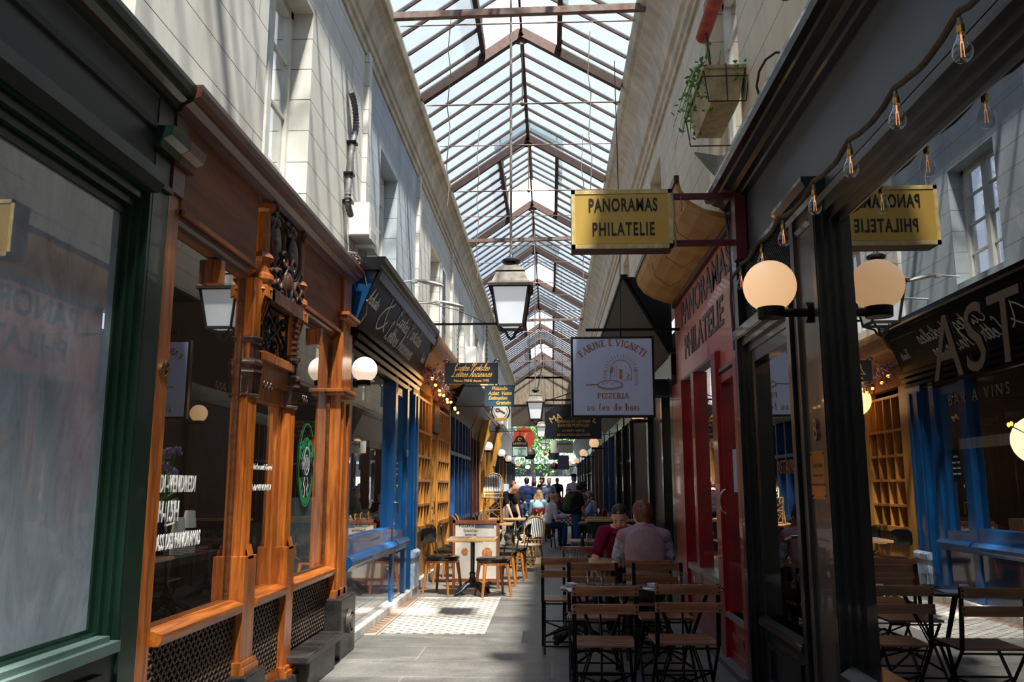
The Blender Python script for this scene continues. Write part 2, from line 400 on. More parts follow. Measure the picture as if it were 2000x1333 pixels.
def mosaic_mat():
    m, t, b = newmat('small_white_mosaic'); L = t.links.new
    co = N(t, 'ShaderNodeTexCoord'); sp = N(t, 'ShaderNodeSeparateXYZ'); L(co.outputs['Object'], sp.inputs[0])
    mp = N(t, 'ShaderNodeMapping'); mp.inputs['Rotation'].default_value = (0, 0, PI/4); mp.inputs['Scale'].default_value = (13, 13, 13); L(co.outputs['Object'], mp.inputs['Vector'])
    ck = N(t, 'ShaderNodeTexBrick'); ck.inputs['Scale'].default_value = 1; ck.offset = 0.5; ck.inputs['Brick Width'].default_value = 1.0; ck.inputs['Row Height'].default_value = 1.0
    ck.inputs['Mortar Size'].default_value = 0.06; ck.inputs['Color1'].default_value = lin('#d0cbc0'); ck.inputs['Color2'].default_value = lin('#bdb6aa'); ck.inputs['Mortar'].default_value = lin('#8f8a83')
    L(mp.outputs['Vector'], ck.inputs['Vector'])
    vo = N(t, 'ShaderNodeTexChecker'); vo.inputs['Scale'].default_value = 12.5; vo.inputs['Color1'].default_value = (0, 0, 0, 1); vo.inputs['Color2'].default_value = (1, 1, 1, 1)
    L(co.outputs['Object'], vo.inputs['Vector'])
    # little dark lozenges at every other crossing
    def wave(axis):
        k = N(t, 'ShaderNodeMath', operation='MULTIPLY'); k.inputs[1].default_value = 2*PI/0.16; L(sp.outputs[axis], k.inputs[0])
        c = N(t, 'ShaderNodeMath', operation='COSINE'); L(k.outputs[0], c.inputs[0]); return c
    a, c = wave('X'), wave('Y')
    pr = N(t, 'ShaderNodeMath', operation='MULTIPLY'); L(a.outputs[0], pr.inputs[0]); L(c.outputs[0], pr.inputs[1])
    gt = N(t, 'ShaderNodeMath', operation='GREATER_THAN'); gt.inputs[1].default_value = 0.62; L(pr.outputs[0], gt.inputs[0])
    mx = N(t, 'ShaderNodeMix', data_type='RGBA'); L(gt.outputs[0], mx.inputs['Factor']); L(ck.outputs['Color'], mx.inputs['A']); mx.inputs['B'].default_value = lin('#6c6a6a')
    nz = N(t, 'ShaderNodeTexNoise', Scale=3.0, Detail=5.0); L(co.outputs['Object'], nz.inputs['Vector'])
    m2 = N(t, 'ShaderNodeMix', data_type='RGBA', blend_type='MULTIPLY'); m2.inputs['Factor'].default_value = 0.35; L(mx.outputs['Result'], m2.inputs['A']); L(nz.outputs['Color'], m2.inputs['B'])
    L(mx.outputs['Result'], b.inputs['Base Color']); b.inputs['Roughness'].default_value = 0.4
    return m
struct('floor', MB().box(-1.7, -0.66, 8.72, 11.5, 0.0, 0.006), mosaic_mat())
M_TBROWN = paint('brown_tile', '#8a5a44', 0.45); M_TCREAM = paint('cream_tile', '#bfb5a5', 0.45); 
b = MB().box(-1.92, -1.7, 8.62, 11.5, 0.0, 0.005); struct('floor', b, M_TCREAM)
b = MB(); 
for x in (-1.915, -1.885, -1.73): b.box(x, x+0.014, 8.62, 11.5, 0.005, 0.0075)
for i in range(20):
    y = 8.7 + i*0.14
    b.prism([(-1.855, y), (-1.75, y+0.03), (-1.855, y+0.075)], 0.005, 0.0075, 'z'); b.prism([(-1.75, y+0.07), (-1.855, y+0.1), (-1.75, y+0.13)], 0.005, 0.0072, 'z')
struct('trim_1', b, M_TBROWN)

# ================================================================== upper walls with recessed windows
def holes_wall(side, name, mat, y0, y1, z0, z1, holes, thick=0.3):
    """front sheet with real openings, given as a box mesh minus the openings"""
    b = MB(side); ys = sorted({y0, y1} | {h[0] for h in holes} | {h[1] for h in holes})
    for a, c in zip(ys, ys[1:]):
        h = [q for q in holes if q[0] <= a and q[1] >= c]
        if h:
            q = h[0]; b.box(0, -thick, a, c, z0, q[2]); b.box(0, -thick, a, c, q[3], z1)
        else: b.box(0, -thick, a, c, z0, z1)
    return struct(name, b, mat)
ZU = 3.42
LWIN = [(-0.3, 0.8, ZU+.02, 5.35), (2.6, 3.6, ZU+.02, 5.35), (5.38, 6.43, ZU+.02, 5.35)]
LWIN2 = [(9.28, 10.39, 3.9, 5.36), (13.46, 14.58, 3.9, 5.4), (17.89, 19.0, 4.0, 5.45), (21.83, 22.9, 4.0, 5.45), (25.4, 26.5, 4.0, 5.45), (29.6, 30.7, 4.0, 5.45), (34, 35.1, 4, 5.45), (38.4, 39.5, 4, 5.45)]
holes_wall('L', 'wall_left', M_CREAM_L, Y0, 8.42, ZU, 6.5, LWIN)
holes_wall('L', 'wall_left', M_GREYWALL, 8.42, 12.0, 3.3, 6.5, LWIN2[:1])
holes_wall('L', 'wall_left', M_CREAM_L, 12.0, Y1, 3.2, 6.5, LWIN2[1:])
UR = 1.42
RWIN = [(-0.5, 0.5, 3.9, 5.5), (5.87, 7.12, 3.95, 5.75), (10.2, 11.3, 3.9, 5.6), (14.6, 15.7, 3.9, 5.6), (19, 20.1, 3.9, 5.6), (24, 25.1, 3.9, 5.6), (29, 30.1, 3.9, 5.6), (34, 35.1, 3.9, 5.6)]
XR_ = XR; XR = UR
holes_wall('R', 'wall_right', M_CREAM_R, Y0, Y1, 3.72, 6.6, RWIN)
XR = XR_
M_WFRAME = paint('white_window_frame', '#d9d5ca', 0.5, vary=0.15); M_WGLASS = glass_pane('upper_window_glass', ior=2.0)
def upper_window(side, h, n, open_x):
    y0, y1, z0, z1 = h; d = -0.2
    w = MB(side)
    w.box(d-.03, d+.03, y0, y0+.06, z0, z1); w.box(d-.03, d+.03, y1-.06, y1, z0, z1); w.box(d-.03, d+.03, y0, y1, z1-.06, z1); w.box(d-.03, d+.03, y0, y1, z0, z0+.06)
    ym = (y0+y1)/2; w.box(d-.03, d+.045, ym-.045, ym+.045, z0, z1)
    for k in (1, 2, 3):
        z = z0 + (z1-z0)*k/4; w.box(d-.015, d+.015, y0, y1, z-.014, z+.014)
    o = struct('window_%d' % n, w, M_WFRAME)
    MB(side).box(d-.006, d, y0+.03, y1-.03, z0+.03, z1-.03).build('pane', M_WGLASS, o)
    MB(side).box(d-.5, d-.48, y0-.1, y1+.1, z0-.1, z1+.1).build('room_backing', paint('grey_room_behind', '#6d6e6c', 0.9), o)  # plain grey sheet standing for the room behind the panes
    return o
n = 1
for h in LWIN + LWIN2: upper_window('L', h, n, XL); n += 1
XR = UR
for h in RWIN: upper_window('R', h, n, XR); n += 1
XR = XR_
# plaster pilaster strips and moulded cove cornices
def cove(side, name, xb, prof, mat, y0=Y0, y1=Y1):
    b = MB(side); n_ = len(prof)
    vs = [(d, y, z) for y in (y0, y1) for d, z in prof]
    b.add(vs, [(i, i+1, n_+i+1, n_+i) for i in range(n_-1)] + [(n_-1, 0, n_, 2*n_-1)] + [tuple(range(n_)), tuple(range(2*n_-1, n_-1, -1))])
    return struct(name, b, mat)
cove('L', 'trim_2', XL, [(0, 6.02), (.02, 6.02), (.02, 6.1), (.045, 6.12), (.045, 6.2), (.07, 6.22), (.09, 6.34), (.14, 6.45), (.2, 6.5), (.2, 6.53), (.235, 6.53), (.25, 6.62), (.25, 6.66), (-.3, 6.66), (-.3, 6.02)], M_CORNICE)
XR = UR
cove('R', 'trim_3', XR, [(0, 5.9), (.03, 5.9), (.03, 5.98), (.06, 6.0), (.06, 6.12), (.1, 6.14), (.13, 6.3), (.2, 6.46), (.31, 6.58), (.33, 6.6), (.33, 6.64), (.38, 6.66), (.42, 6.74), (.42, 6.8), (-.3, 6.8), (-.3, 5.9)], M_CORNICE)
XR = XR_
b = MB('L'); 
for y in (8.42, 12.0, 16.3, 20.6, 24.4): b.box(0, .05, y-.07, y+.07, 3.4, 6.05)
struct('trim_4', b, M_CREAM_L)

# ================================================================== glazed roof
EL, ER, RX = (-1.7, 6.66), (1.0, 6.80), (-.35, 7.60)
def roof_pt(sideL, t):
    e = EL if sideL else ER
    return (e[0] + (RX[0]-e[0])*t, e[1] + (RX[1]-e[1])*t)
TRUSS = [-3.5 + 3.53*i for i in range(14)]      # ... 7.09, 10.62, 14.15, 17.68, 21.2
def bay(i):
    y0 = TRUSS[i]; y1 = y0 + 3.53; lantern = (i % 2 == 1)
    o = bpy.data.objects.new('ceiling', None); COL.objects.link(o); o['kind'] = 'structure'
    g = MB(); bars = MB(); 
    for L_ in (True, False):
        tmax = 0.62 if lantern else 1.0
        a = roof_pt(L_, 0); c = roof_pt(L_, tmax)
        g.quad((a[0], y0, a[1]), (c[0], y0, c[1]), (c[0], y1, c[1]), (a[0], y1, a[1]))
        nb = 8
        for k in range(nb):
            y = y0 + 3.53*(k+.5)/nb
            bars.bar((a[0], y, a[1]-.01), (c[0], y, c[1]-.01), 0.026, 0.045)
        # uneven lap joints of the panes
        if lantern:
            # raised curb and raised glass
            cz = c[1]; bars.bar((c[0], y0, cz+.02), (c[0], y1, cz+.02), 0.06, 0.16)
            lift = 0.42
            g2a = (c[0]*1.0 + (0.12 if not L_ else -0.12), cz + lift - .06); g2c = (RX[0], RX[1] + lift)
            g.quad((g2a[0], y0+.25, g2a[1]), (g2c[0], y0+.25, g2c[1]), (g2c[0], y1-.35, g2c[1]), (g2a[0], y1-.35, g2a[1]))
            for k in range(9):
                y = y0 + .3 + (3.53-.7)*k/8
                bars.bar((g2a[0], y, g2a[1]), (g2c[0], y, g2c[1]), 0.026, 0.04)
            for k in range(4):
                y = y0 + .3 + (3.53-.7)*k/3
                bars.bar((c[0], y, cz), (c[0], y, cz+lift), 0.03, 0.03, (0, 1, 0))
    g.build('glazing', M_ROOFG, o, fix=False)
    bars.build('glazing_bars', M_IRON, o)
    r = MB(); zr = RX[1] + (0.42 if lantern else 0)
    r.bar((RX[0], y0 + (.25 if lantern else 0), zr-.03), (RX[0], y1 - (.35 if lantern else 0), zr-.03), 0.05, 0.09)
    if lantern: r.bar((RX[0], y0, RX[1]-.02), (RX[0], y1, RX[1]-.02), 0.03, 0.06)
    r.build('ridge_bar', M_IRON, o)
    t_ = MB()
    for L_ in (True, False):
        a = roof_pt(L_, 0); t_.bar((a[0], y1, a[1]-.06), (RX[0], y1, RX[1]-.06), 0.07, 0.13)
        c = roof_pt(L_, .86); t_.prism([(RX[0], RX[1]-.05), (c[0], c[1]-.06), (RX[0], RX[1]-.24)], y1-.01, y1+.01)
    t_.build('truss', M_IRON, o)
    q = MB()
    zt = 6.72; yt = y1
    q.tube([(EL[0], yt+.45, zt), (ER[0]+.05, yt+.45, zt)], 0.011, 6); q.tube([(RX[0], yt+.45, zt), (RX[0], yt+.2, RX[1]-.1)], 0.009, 6)
    q.ball((RX[0], yt+.45, zt), 0.035, 8)
    q.tube([(EL[0], yt+1.9, zt), (ER[0]+.05, yt+1.9, zt)], 0.008, 6)
    q.build('tie_rod', M_RUSTRED, o)
    if lantern or i in (3,): pass
    return o
for i in range(len(TRUSS)-1): bay(i)
for yb in (8.62, 17.4, 26.3, 35.2):
    b = MB().bar((EL[0]-.05, yb, 6.62), (ER[0]+.1, yb, 6.66), 0.07, 0.075)
    struct('trim_5', b, M_RUSTRED)
# end of the skylight: boarded gable and dark porch
b = MB().box(-2.0, 1.6, 42.4, 42.55, 5.5, 6.9).prism([(-1.9, 6.8), (1.2, 6.8), (-.35, 7.7)], 42.4, 42.5)
struct('wall_far_gable', b, wood('weathered_boards', '#6b5a48', '#9a8a74', 0.7, (6, 6, 1)))
b = MB().box(-2.2, 1.7, 42.55, Y1, 4.6, 4.8).box(-2.2, 1.7, 42.45, 42.55, 4.4, 5.5)
struct('ceiling', b, wood('dark_porch_boards', '#2c231c', '#4a3a2c', 0.6, (6, 1, 6)))
# outer shell behind the shops, back wall
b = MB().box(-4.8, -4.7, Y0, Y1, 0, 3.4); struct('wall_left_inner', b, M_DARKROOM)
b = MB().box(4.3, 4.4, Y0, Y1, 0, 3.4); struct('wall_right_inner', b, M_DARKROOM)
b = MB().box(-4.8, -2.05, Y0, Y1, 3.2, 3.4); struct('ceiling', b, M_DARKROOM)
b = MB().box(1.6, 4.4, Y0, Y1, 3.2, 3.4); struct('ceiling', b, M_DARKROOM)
b = MB().box(-4.8, 4.4, Y0-.2, Y0, 0, 7.4); struct('wall_back', b, M_CREAM_R)
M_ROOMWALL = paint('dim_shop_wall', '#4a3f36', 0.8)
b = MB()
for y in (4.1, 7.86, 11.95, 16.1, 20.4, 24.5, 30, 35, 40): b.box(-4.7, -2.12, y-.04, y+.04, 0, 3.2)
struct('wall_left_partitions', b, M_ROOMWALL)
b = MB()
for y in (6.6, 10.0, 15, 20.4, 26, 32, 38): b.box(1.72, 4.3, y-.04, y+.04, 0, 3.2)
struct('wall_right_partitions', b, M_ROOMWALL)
# street beyond the mouth of the passage
M_STREET = paint('pale_street_front', '#cfcac0', 0.8)
b = MB().box(-14, 14, 68, 69, 0, 3.0); struct('wall_street', b, M_STREET)
b = MB().box(-14, 14, 60, 60.4, 2.1, 3.0); struct('trim_6', b, paint('dark_street_awning', '#2b2f36', 0.7))
# ================================================================== drawn alphabets (strokes laid as thin raised ribbons)
def arc_(cx, cy, rx, ry, a0, a1, n=10):
    return [(cx + rx*math.cos(math.radians(a0+(a1-a0)*i/n)), cy + ry*math.sin(math.radians(a0+(a1-a0)*i/n))) for i in range(n+1)]
def smooth_(pts, k=5):
    if len(pts) < 3: return pts
    P_ = [pts[0]] + list(pts) + [pts[-1]]; out = []
    for i in range(1, len(P_)-2):
        for j in range(k):
            t = j/k; a, b, c, d = P_[i-1], P_[i], P_[i+1], P_[i+2]
            out.append(tuple(0.5*((2*b[q]) + (-a[q]+c[q])*t + (2*a[q]-5*b[q]+4*c[q]-d[q])*t*t + (-a[q]+3*b[q]-3*c[q]+d[q])*t**3) for q in (0, 1)))
    out.append(pts[-1]); return out
# roman capitals: (advance, [(points, weight)], serif feet) on a height of 1
TK, TN = 0.13, 0.06
SERIF = {
 'F': (.68, [([(.16,0),(.16,1)],TK),([(.1,.96),(.6,.96),(.6,.82)],TN),([(.16,.52),(.46,.52)],TN)], [(.16,0)]),
 'A': (.86, [([(.08,0),(.43,1)],TN),([(.43,1),(.78,0)],TK),([(.2,.34),(.66,.34)],TN)], [(.08,0),(.78,0)]),
 'R': (.82, [([(.16,0),(.16,1)],TK),([(.1,.97)]+arc_(.38,.75,.24,.22,90,-90)+[(.16,.53)],TN+.02),([(.36,.52),(.72,0)],TK)], [(.16,0),(.74,0)]),
 'I': (.36, [([(.18,0),(.18,1)],TK)], [(.18,0),(.18,1)]),
 'N': (.88, [([(.16,0),(.16,1)],TN),([(.16,1),(.72,0)],TK),([(.72,0),(.72,1)],TN)], [(.16,0),(.72,1),(.14,1)]),
 'E': (.7, [([(.16,0),(.16,1)],TK),([(.1,.97),(.58,.97),(.58,.84)],TN),([(.16,.52),(.46,.52)],TN),([(.1,.03),(.62,.03),(.62,.17)],TN)], []),
 'V': (.84, [([(.06,1),(.42,0)],TK),([(.42,0),(.76,1)],TN)], [(.06,1),(.76,1)]),
 'G': (.88, [(arc_(.46,.5,.36,.47,55,330,16),TN+.04),([(.77,.1),(.77,.42),(.6,.42)],TN+.03)], []),
 'T': (.74, [([(.37,0),(.37,1)],TK),([(.06,.8),(.06,.96),(.68,.96),(.68,.8)],TN)], [(.37,0)]),
 'P': (.7, [([(.16,0),(.16,1)],TK),([(.1,.97)]+arc_(.36,.73,.24,.24,90,-90)+[(.16,.49)],TN+.02)], [(.16,0)]),
 'Z': (.76, [([(.1,.82),(.1,.96),(.64,.96)],TN),([(.64,.96),(.08,.04)],TK),([(.08,.04),(.66,.04),(.66,.2)],TN)], []),
 'a': (.56, [(arc_(.26,.44,.16,.16,150,0,8)+[(.42,.04),(.5,.03)],TN+.02),(arc_(.25,.17,.15,.15,80,360,10),TN+.01)], []),
 'u': (.62, [([(.1,.6),(.15,.6),(.15,.2)]+arc_(.29,.18,.14,.15,180,350,8),TN+.02),([(.44,.6),(.44,.02),(.52,.02)],TN+.03)], []),
 'f': (.42, [([(.18,0),(.18,.8)]+arc_(.3,.8,.12,.16,180,40,6),TN+.03),([(.06,.58),(.34,.58)],TN)], [(.18,0)]),
 'e': (.54, [([(.1,.33),(.43,.33)]+arc_(.27,.31,.17,.28,10,320,16),TN+.02)], []),
 'd': (.62, [(arc_(.26,.3,.17,.28,0,360,16),TN+.02),([(.38,1),(.44,1),(.44,.02),(.52,.02)],TN+.04)], []),
 'b': (.6, [(arc_(.33,.3,.17,.28,0,360,16),TN+.02),([(.08,1),(.15,1),(.15,.02)],TN+.04)], []),
 'o': (.6, [(arc_(.3,.3,.2,.28,0,360,18),TN+.03)], []),
 'i': (.3, [([(.08,.6),(.15,.6),(.15,0)],TN+.04),([(.12,.82),(.18,.82)],.08)], [(.15,0)]),
 's': (.46, [(arc_(.23,.44,.12,.13,20,240,8)+arc_(.2,.15,.14,.14,70,-160,10),TN+.02)], []),
 ' ': (.36, [], [])}
SCRIPT = {
 'C': (1.0, [[(.85,1.75),(.95,2.05),(.7,2.3),(.35,1.9),(.15,1.0),(.25,.25),(.6,0),(.95,.3)], [(.5,1.2),(.35,1.6),(.55,2.0)]]),
 'a': (.85, [[(.65,.85),(.3,.95),(.1,.4),(.3,.0),(.6,.5),(.7,1.0),(.65,.3),(.75,0),(.95,.25)]]),
 'r': (.6, [[(0,.2),(.2,1.05),(.4,.95),(.35,.3),(.5,0),(.7,.25)]]),
 't': (.5, [[(0,.2),(.4,1.9),(.2,.4),(.3,0),(.6,.25)], [(.05,1.1),(.6,1.2)]]),
 'e': (.6, [[(0,.3),(.45,.7),(.35,1.0),(.12,.6),(.2,.05),(.45,0),(.7,.3)]]),
 's': (.55, [[(0,.2),(.35,1.05),(.5,.45),(.3,0),(.05,.1)]]),
 'P': (1.05, [[(.3,-.1),(.5,1.2),(.65,2.2)], [(.1,1.4),(.2,2.0),(.7,2.4),(1.05,2.0),(.9,1.4),(.45,1.15)], [(.1,-.1),(.4,-.15)]]),
 'o': (.7, [[(.4,1.0),(.1,.6),(.2,0),(.5,.15),(.55,.8),(.35,1.0),(.75,.8)]]),
 'l': (.42, [[(0,.2),(.4,1.5),(.35,2.1),(.12,1.5),(.12,.3),(.3,0),(.5,.25)]]),
 'L': (1.0, [[(.8,1.9),(.65,2.3),(.4,1.9),(.35,1.0),(.15,.1),(-.1,.15),(.1,.3),(.5,0),(.95,.2)]]),
 'A': (1.1, [[(-.1,.1),(.2,.1),(.55,1.2),(.85,2.25),(.8,1.0),(.85,0),(1.1,.2)], [(.25,.9),(.6,.75),(.95,.95)]]),
 'n': (.8, [[(0,.2),(.2,1.0),(.15,0)], [(.15,.5),(.45,1.0),(.5,.4),(.55,0),(.8,.25)]]),
 'c': (.55, [[(.5,.85),(.25,1.0),(.08,.5),(.2,0),(.6,.25)]]),
 'i': (.38, [[(0,.2),(.2,1.0),(.15,.2),(.25,0),(.45,.25)], [(.3,1.4),(.34,1.5)]]),
 'h': (.8, [[(0,.2),(.4,1.6),(.3,2.1),(.12,1.4),(.08,0)], [(.1,.5),(.4,1.0),(.5,.4),(.5,0),(.75,.25)]]),
 'V': (.9, [[(.0,1.8),(.25,2.2),(.3,1.2),(.35,0),(.7,1.2),(.95,2.2)]]),
 '&': (1.3, [[(1.2,.6),(.8,.1),(.35,-.1),(.1,.4),(.4,1.1),(1.0,1.6),(.9,2.2),(.6,2.0),(.65,1.2),(1.0,.3),(1.3,0)]]),
 'g': (.8, [[(.6,.85),(.3,.95),(.1,.4),(.3,.0),(.6,.5),(.65,1.0),(.6,-.6),(.3,-.9),(.15,-.6),(.8,.2)]]),
 ' ': (.45, [])}
def ribbons(strokes, org, right, up, mat, parent, name='lettering', depth=0.003, label=None):
    """strokes: [(2D points, width)] in metres"""
    right = Vector(right).normalized(); up = Vector(up).normalized(); nrm = right.cross(up).normalized(); org = Vector(org)
    b = MB()
    for pts, w in strokes:
        n = len(pts)
        if n < 2: continue
        vs = []
        for i, p in enumerate(pts):
            q0 = Vector(pts[max(i-1, 0)]); q1 = Vector(pts[min(i+1, n-1)]); d = q1 - q0
            if d.length < 1e-9: d = Vector((1, 0))
            d.normalize(); nn = Vector((-d.y, d.x))
            if 0 < i < n-1:
                d0 = (Vector(p)-Vector(pts[i-1])); d0 = d0.normalized() if d0.length > 1e-9 else d
                k = abs(nn.dot(Vector((-d0.y, d0.x)))); nn = nn/max(k, .45)
            for s_ in (1, -1):
                c = Vector(p) + nn*(w/2*s_)
                for z in (0, depth): vs.append(org + right*c.x + up*c.y + nrm*z)
        fs = []
        for i in range(n-1):
            a = i*4; c = a+4
            fs += [(a+1, a+3, c+3, c+1), (a, c, c+2, a+2), (a, a+1, c+1, c), (a+2, c+2, c+3, a+3)]
        fs += [(0, 2, 3, 1), ((n-1)*4, (n-1)*4+1, (n-1)*4+3, (n-1)*4+2)]
        b.add(vs, fs)
    return b.build(name, mat, parent, label, fix=False)
def serif_strokes(s, h, arc=None, xs=1.0, gap=.06):
    tot = sum(SERIF[c][0]+gap for c in s)*h*xs; x = -tot/2; out = []
    for c in s:
        adv, st, feet = SERIF[c]
        st = list(st) + [([(fx-.14, fy + (.025 if fy < .5 else -.025)), (fx+.14, fy + (.025 if fy < .5 else -.025))], .05) for fx, fy in feet]
        for pts, w in st:
            q = [(x + px*h*xs, py*h) for px, py in pts]
            if arc:
                q = [((arc+v)*math.sin(u/arc), (arc+v)*math.cos(u/arc)-arc) for u, v in q]
            out.append((q, w*h*1.3))
        x += (adv+gap)*h*xs
    return out
def script_strokes(s, xh, w, shear=.35, xs=1.0, align='C'):
    tot = sum(SCRIPT[c][0] for c in s)*xh*xs; x = -tot/2 if align == 'C' else 0; out = []
    for c in s:
        adv, st = SCRIPT[c]
        for pts in st: out.append(([(x + (px*xs + py*shear)*xh, py*xh) for px, py in smooth_(pts)], w))
        x += adv*xh*xs
    return out

# ================================================================== shopfronts
M_GREEN = paint('dark_green_paint', '#11281f', 0.3, vary=0.15, scale=3, coat=.2)
M_ORANGEWOOD = wood('varnished_oak', '#6e3210', '#bd6b28', 0.33, coat=.35)
M_ORANGEH = wood('varnished_oak_rail', '#6e3210', '#bd6b28', 0.33, (9, .7, 9), coat=.35)
M_BROWNPANEL = wood('dark_stained_panel', '#662f12', '#8f4e22', 0.6, (3, .5, 4), coat=.0)
M_BROWNCORN = wood('red_brown_cornice', '#45231a', '#6d4030', 0.4, (8, .5, 8), coat=.3)
M_CARVED = paint('carved_dark_oak', '#4b3023', 0.42, vary=.35, scale=20, bump=.3)
M_LATTICE = paint('bronze_lattice', '#54443a', 0.42, .35, vary=.35, scale=14, bump=.2)
M_BLUE = paint('bright_blue_paint', '#0f4678', 0.3, vary=.14, scale=3, coat=.3)
M_NAVYGLOSS = paint('deep_blue_gloss_panel', '#14294a', 0.12, vary=.2, scale=2, coat=.8)
M_BLACKGLASS = paint('black_sign_glass', '#0a0a0c', 0.38, vary=.1, coat=0, spec=.25, scale=2)
M_TAN = wood('honey_coloured_wood', '#99601f', '#cf9346', 0.4, coat=.2)
M_TANPANEL = wood('honey_panel', '#9a6a30', '#bf8742', 0.45, (3, 3, .6), coat=.15)
M_STONEBLK = paint('chipped_black_stone', '#1d1b1b', 0.4, vary=.5, scale=8, c2='#3a3634', bump=.3)
M_WHITEBAND = paint('worn_white_sill', '#c9c6c0', 0.6, vary=.35, scale=7, bump=.2)
M_FILM = glass_pane('whitewashed_glass', ior=2.1, film=.72, filmcol='#b0bcc8')

def frame_(b, y0, y1, z0, z1, w, d0, d1):
    b.box(d0, d1, y0, y0+w, z0, z1); b.box(d0, d1, y1-w, y1, z0, z1); b.box(d0, d1, y0+w, y1-w, z1-w, z1); b.box(d0, d1, y0+w, y1-w, z0, z0+w); return b
def pane_(side, y0, y1, z0, z1, d, mat, parent, name='pane'):
    b = MB(side); b.quad((d, y0, z0), (d, y1, z0), (d, y1, z1), (d, y0, z1)); return b.build(name, mat, parent, fix=False)
def prof_(b, pts, y0, y1): return b.prism(pts, y0, y1, 'y')
def cornice_(side, y0, y1, z0, out, h, mat, parent, name='cornice'):
    b = MB(side)
    pts = [(0, z0), (out*.2, z0), (out*.24, z0+h*.12), (out*.4, z0+h*.16), (out*.5, z0+h*.34), (out*.72, z0+h*.46), (out*.76, z0+h*.56), (out*.94, z0+h*.6), (out, z0+h*.84), (out, z0+h), (-.12, z0+h), (-.12, z0)]
    return prof_(b, pts, y0, y1).build(name, mat, parent)

# ---- green shopfront, windows whitewashed
g = thing('shopfront', 'dark green painted shopfront with whitewashed window at the left edge', 'shopfront', (XL, 2, 0))
g.location = (0, 0, 0)
b = MB('L'); b.box(-.12, .02, -1.5, 3.85, 0, .74); frame_(b, .3, 3.7, .1, .66, .07, .02, .045); b.build('base_panel', M_GREEN, g)
b = MB('L').box(-.1, .07, .2, 3.78, .74, .785).box(-.1, .04, .2, 3.74, .785, .81); b.build('sill', paint('highlit_green_sill', '#4d5f5c', .35), g)  # paler than the frame: the sill's highlight is put into its colour
b = MB('L')
for k in range(4): frame_(b, .3-.0-k*.055, 3.73+.034*(k+1), .79-.02*k, 2.72+.045*(k+1), .05, -.09, -.045+.026*k)
b.build('window_frame', M_GREEN, g)
b = MB('L').box(-.1, .035, 3.84, 4.0, 0, 3.36); b.box(-.1, .055, 3.83, 4.01, 2.9, 2.93); prof_(b, [(0, 3.08), (.07, 3.08), (.08, 3.12), (.12, 3.14), (.13, 3.19), (0, 3.19)], 3.81, 4.01)
b.box(-.1, .06, 3.82, 4.01, 0, .3); b.build('pilaster', M_GREEN, g)
b = MB('L').box(-.1, .03, -1.5, 3.86, 2.9, 3.37); prof_(b, [(0, 2.86), (.05, 2.86), (.08, 2.9), (.08, 2.96), (.03, 2.98), (0, 2.98)], -1.5, 3.86); prof_(b, [(0, 3.16), (.045, 3.17), (.05, 3.2), (0, 3.2)], -1.5, 3.86)
b.build('fascia', paint('dark_green_fascia', '#232a28', .45, vary=.15, scale=1.5), g)
cornice_('L', -1.5, 4.01, 3.34, .14, .15, M_GREEN, g)
pane_('L', .3, 3.75, .78, 2.72, -.055, M_FILM, g)
b = MB('L')
for y_, z_, h_ in ((3.35, 2.5, .14), (3.05, 2.28, .3), (3.1, 1.85, .1), (2.95, 1.5, .22), (3.3, 1.1, .12)): b.prism([(y_, z_), (y_+.02, z_+h_*.2), (y_+.012, z_+h_*.6), (y_+.03, z_+h_), (y_-.005, z_+h_*.9), (y_-.018, z_+h_*.4)], -.056, -.0555, 'x')
b.build('scraped_patch', paint('grime', '#3a3230', .8), g)

# ---- carved oak shopfront no. 49
s49 = thing('shopfront', 'carved varnished oak shopfront numbered 49 with lattice panels below the glass', 'shopfront')
def column(side, y0, y1, d, par, cap=2.05, full=True, zt=2.8, zb=.32):
    b = MB(side); ym = (y0+y1)/2; w = (y1-y0)
    b.box(-.08, d-.03, y0+.04, y1-.04, zb, zt); b.lathe([(0, 1.0), (.075, 1.0), (.075, zt), (0, zt)], (-.02, ym, 0), 8, smooth=False)
    b.box(-.08, d+.02, y0+.01, y1-.01, zb, 1.02); b.prism([(d+.02, 1.02), (d+.02, 1.0), (d, 1.09)], ym-.05, ym+.05, 'y')
    for z_, o_, h_ in ((zb, .045, .05), (zb+.05, .03, .03)): b.box(-.08, d+o_+.01, y0-.015, y1+.015, z_, z_+h_)
    o = b.build('column', M_ORANGEWOOD, par, bevel=.004)
    c = MB(side)
    R0 = .085
    c.lathe([(0, cap-.04), (R0+.0, cap-.04), (R0+.01, cap-.03), (R0+.01, cap-.02), (R0-.002, cap-.01), (R0+.004, cap+.0), (R0+.008, cap+.1), (R0+.014, cap+.11), (R0+.018, cap+.125), (R0+.012, cap+.135), (R0+.012, cap+.155), (R0+.019, cap+.165), (R0+.021, cap+.19), (R0+.015, cap+.2), (R0-.004, cap+.215), (R0-.008, cap+.31), (R0+.008, cap+.32), (R0+.014, cap+.335), (R0+.014, cap+.35), (R0+.002, cap+.36), (0, cap+.36)], (-.02, ym, 0), 8, smooth=False)
    d = R0+.005
    for k in range(3):           # carved scrolls round the bell
        yy = y0 + .05 + (w-.1)*k/2
        for s_ in (-1, 1):
            c.tube([(d+.034, yy+s_*(.006+.016*t)*math.cos(4.4*t+1), cap+.05+(.006+.02*t)*math.sin(4.4*t+1)*1.4) for t in [q/7 for q in range(9)]], .0045, 5)
    c.build('capital', M_CARVED, par)
    return o
b = MB('L').box(-.1, .03, 4.015, 4.14, 0, 2.93).box(-.1, .045, 4.015, 4.15, 0, .3); b.build('pilaster', M_ORANGEWOOD, s49)
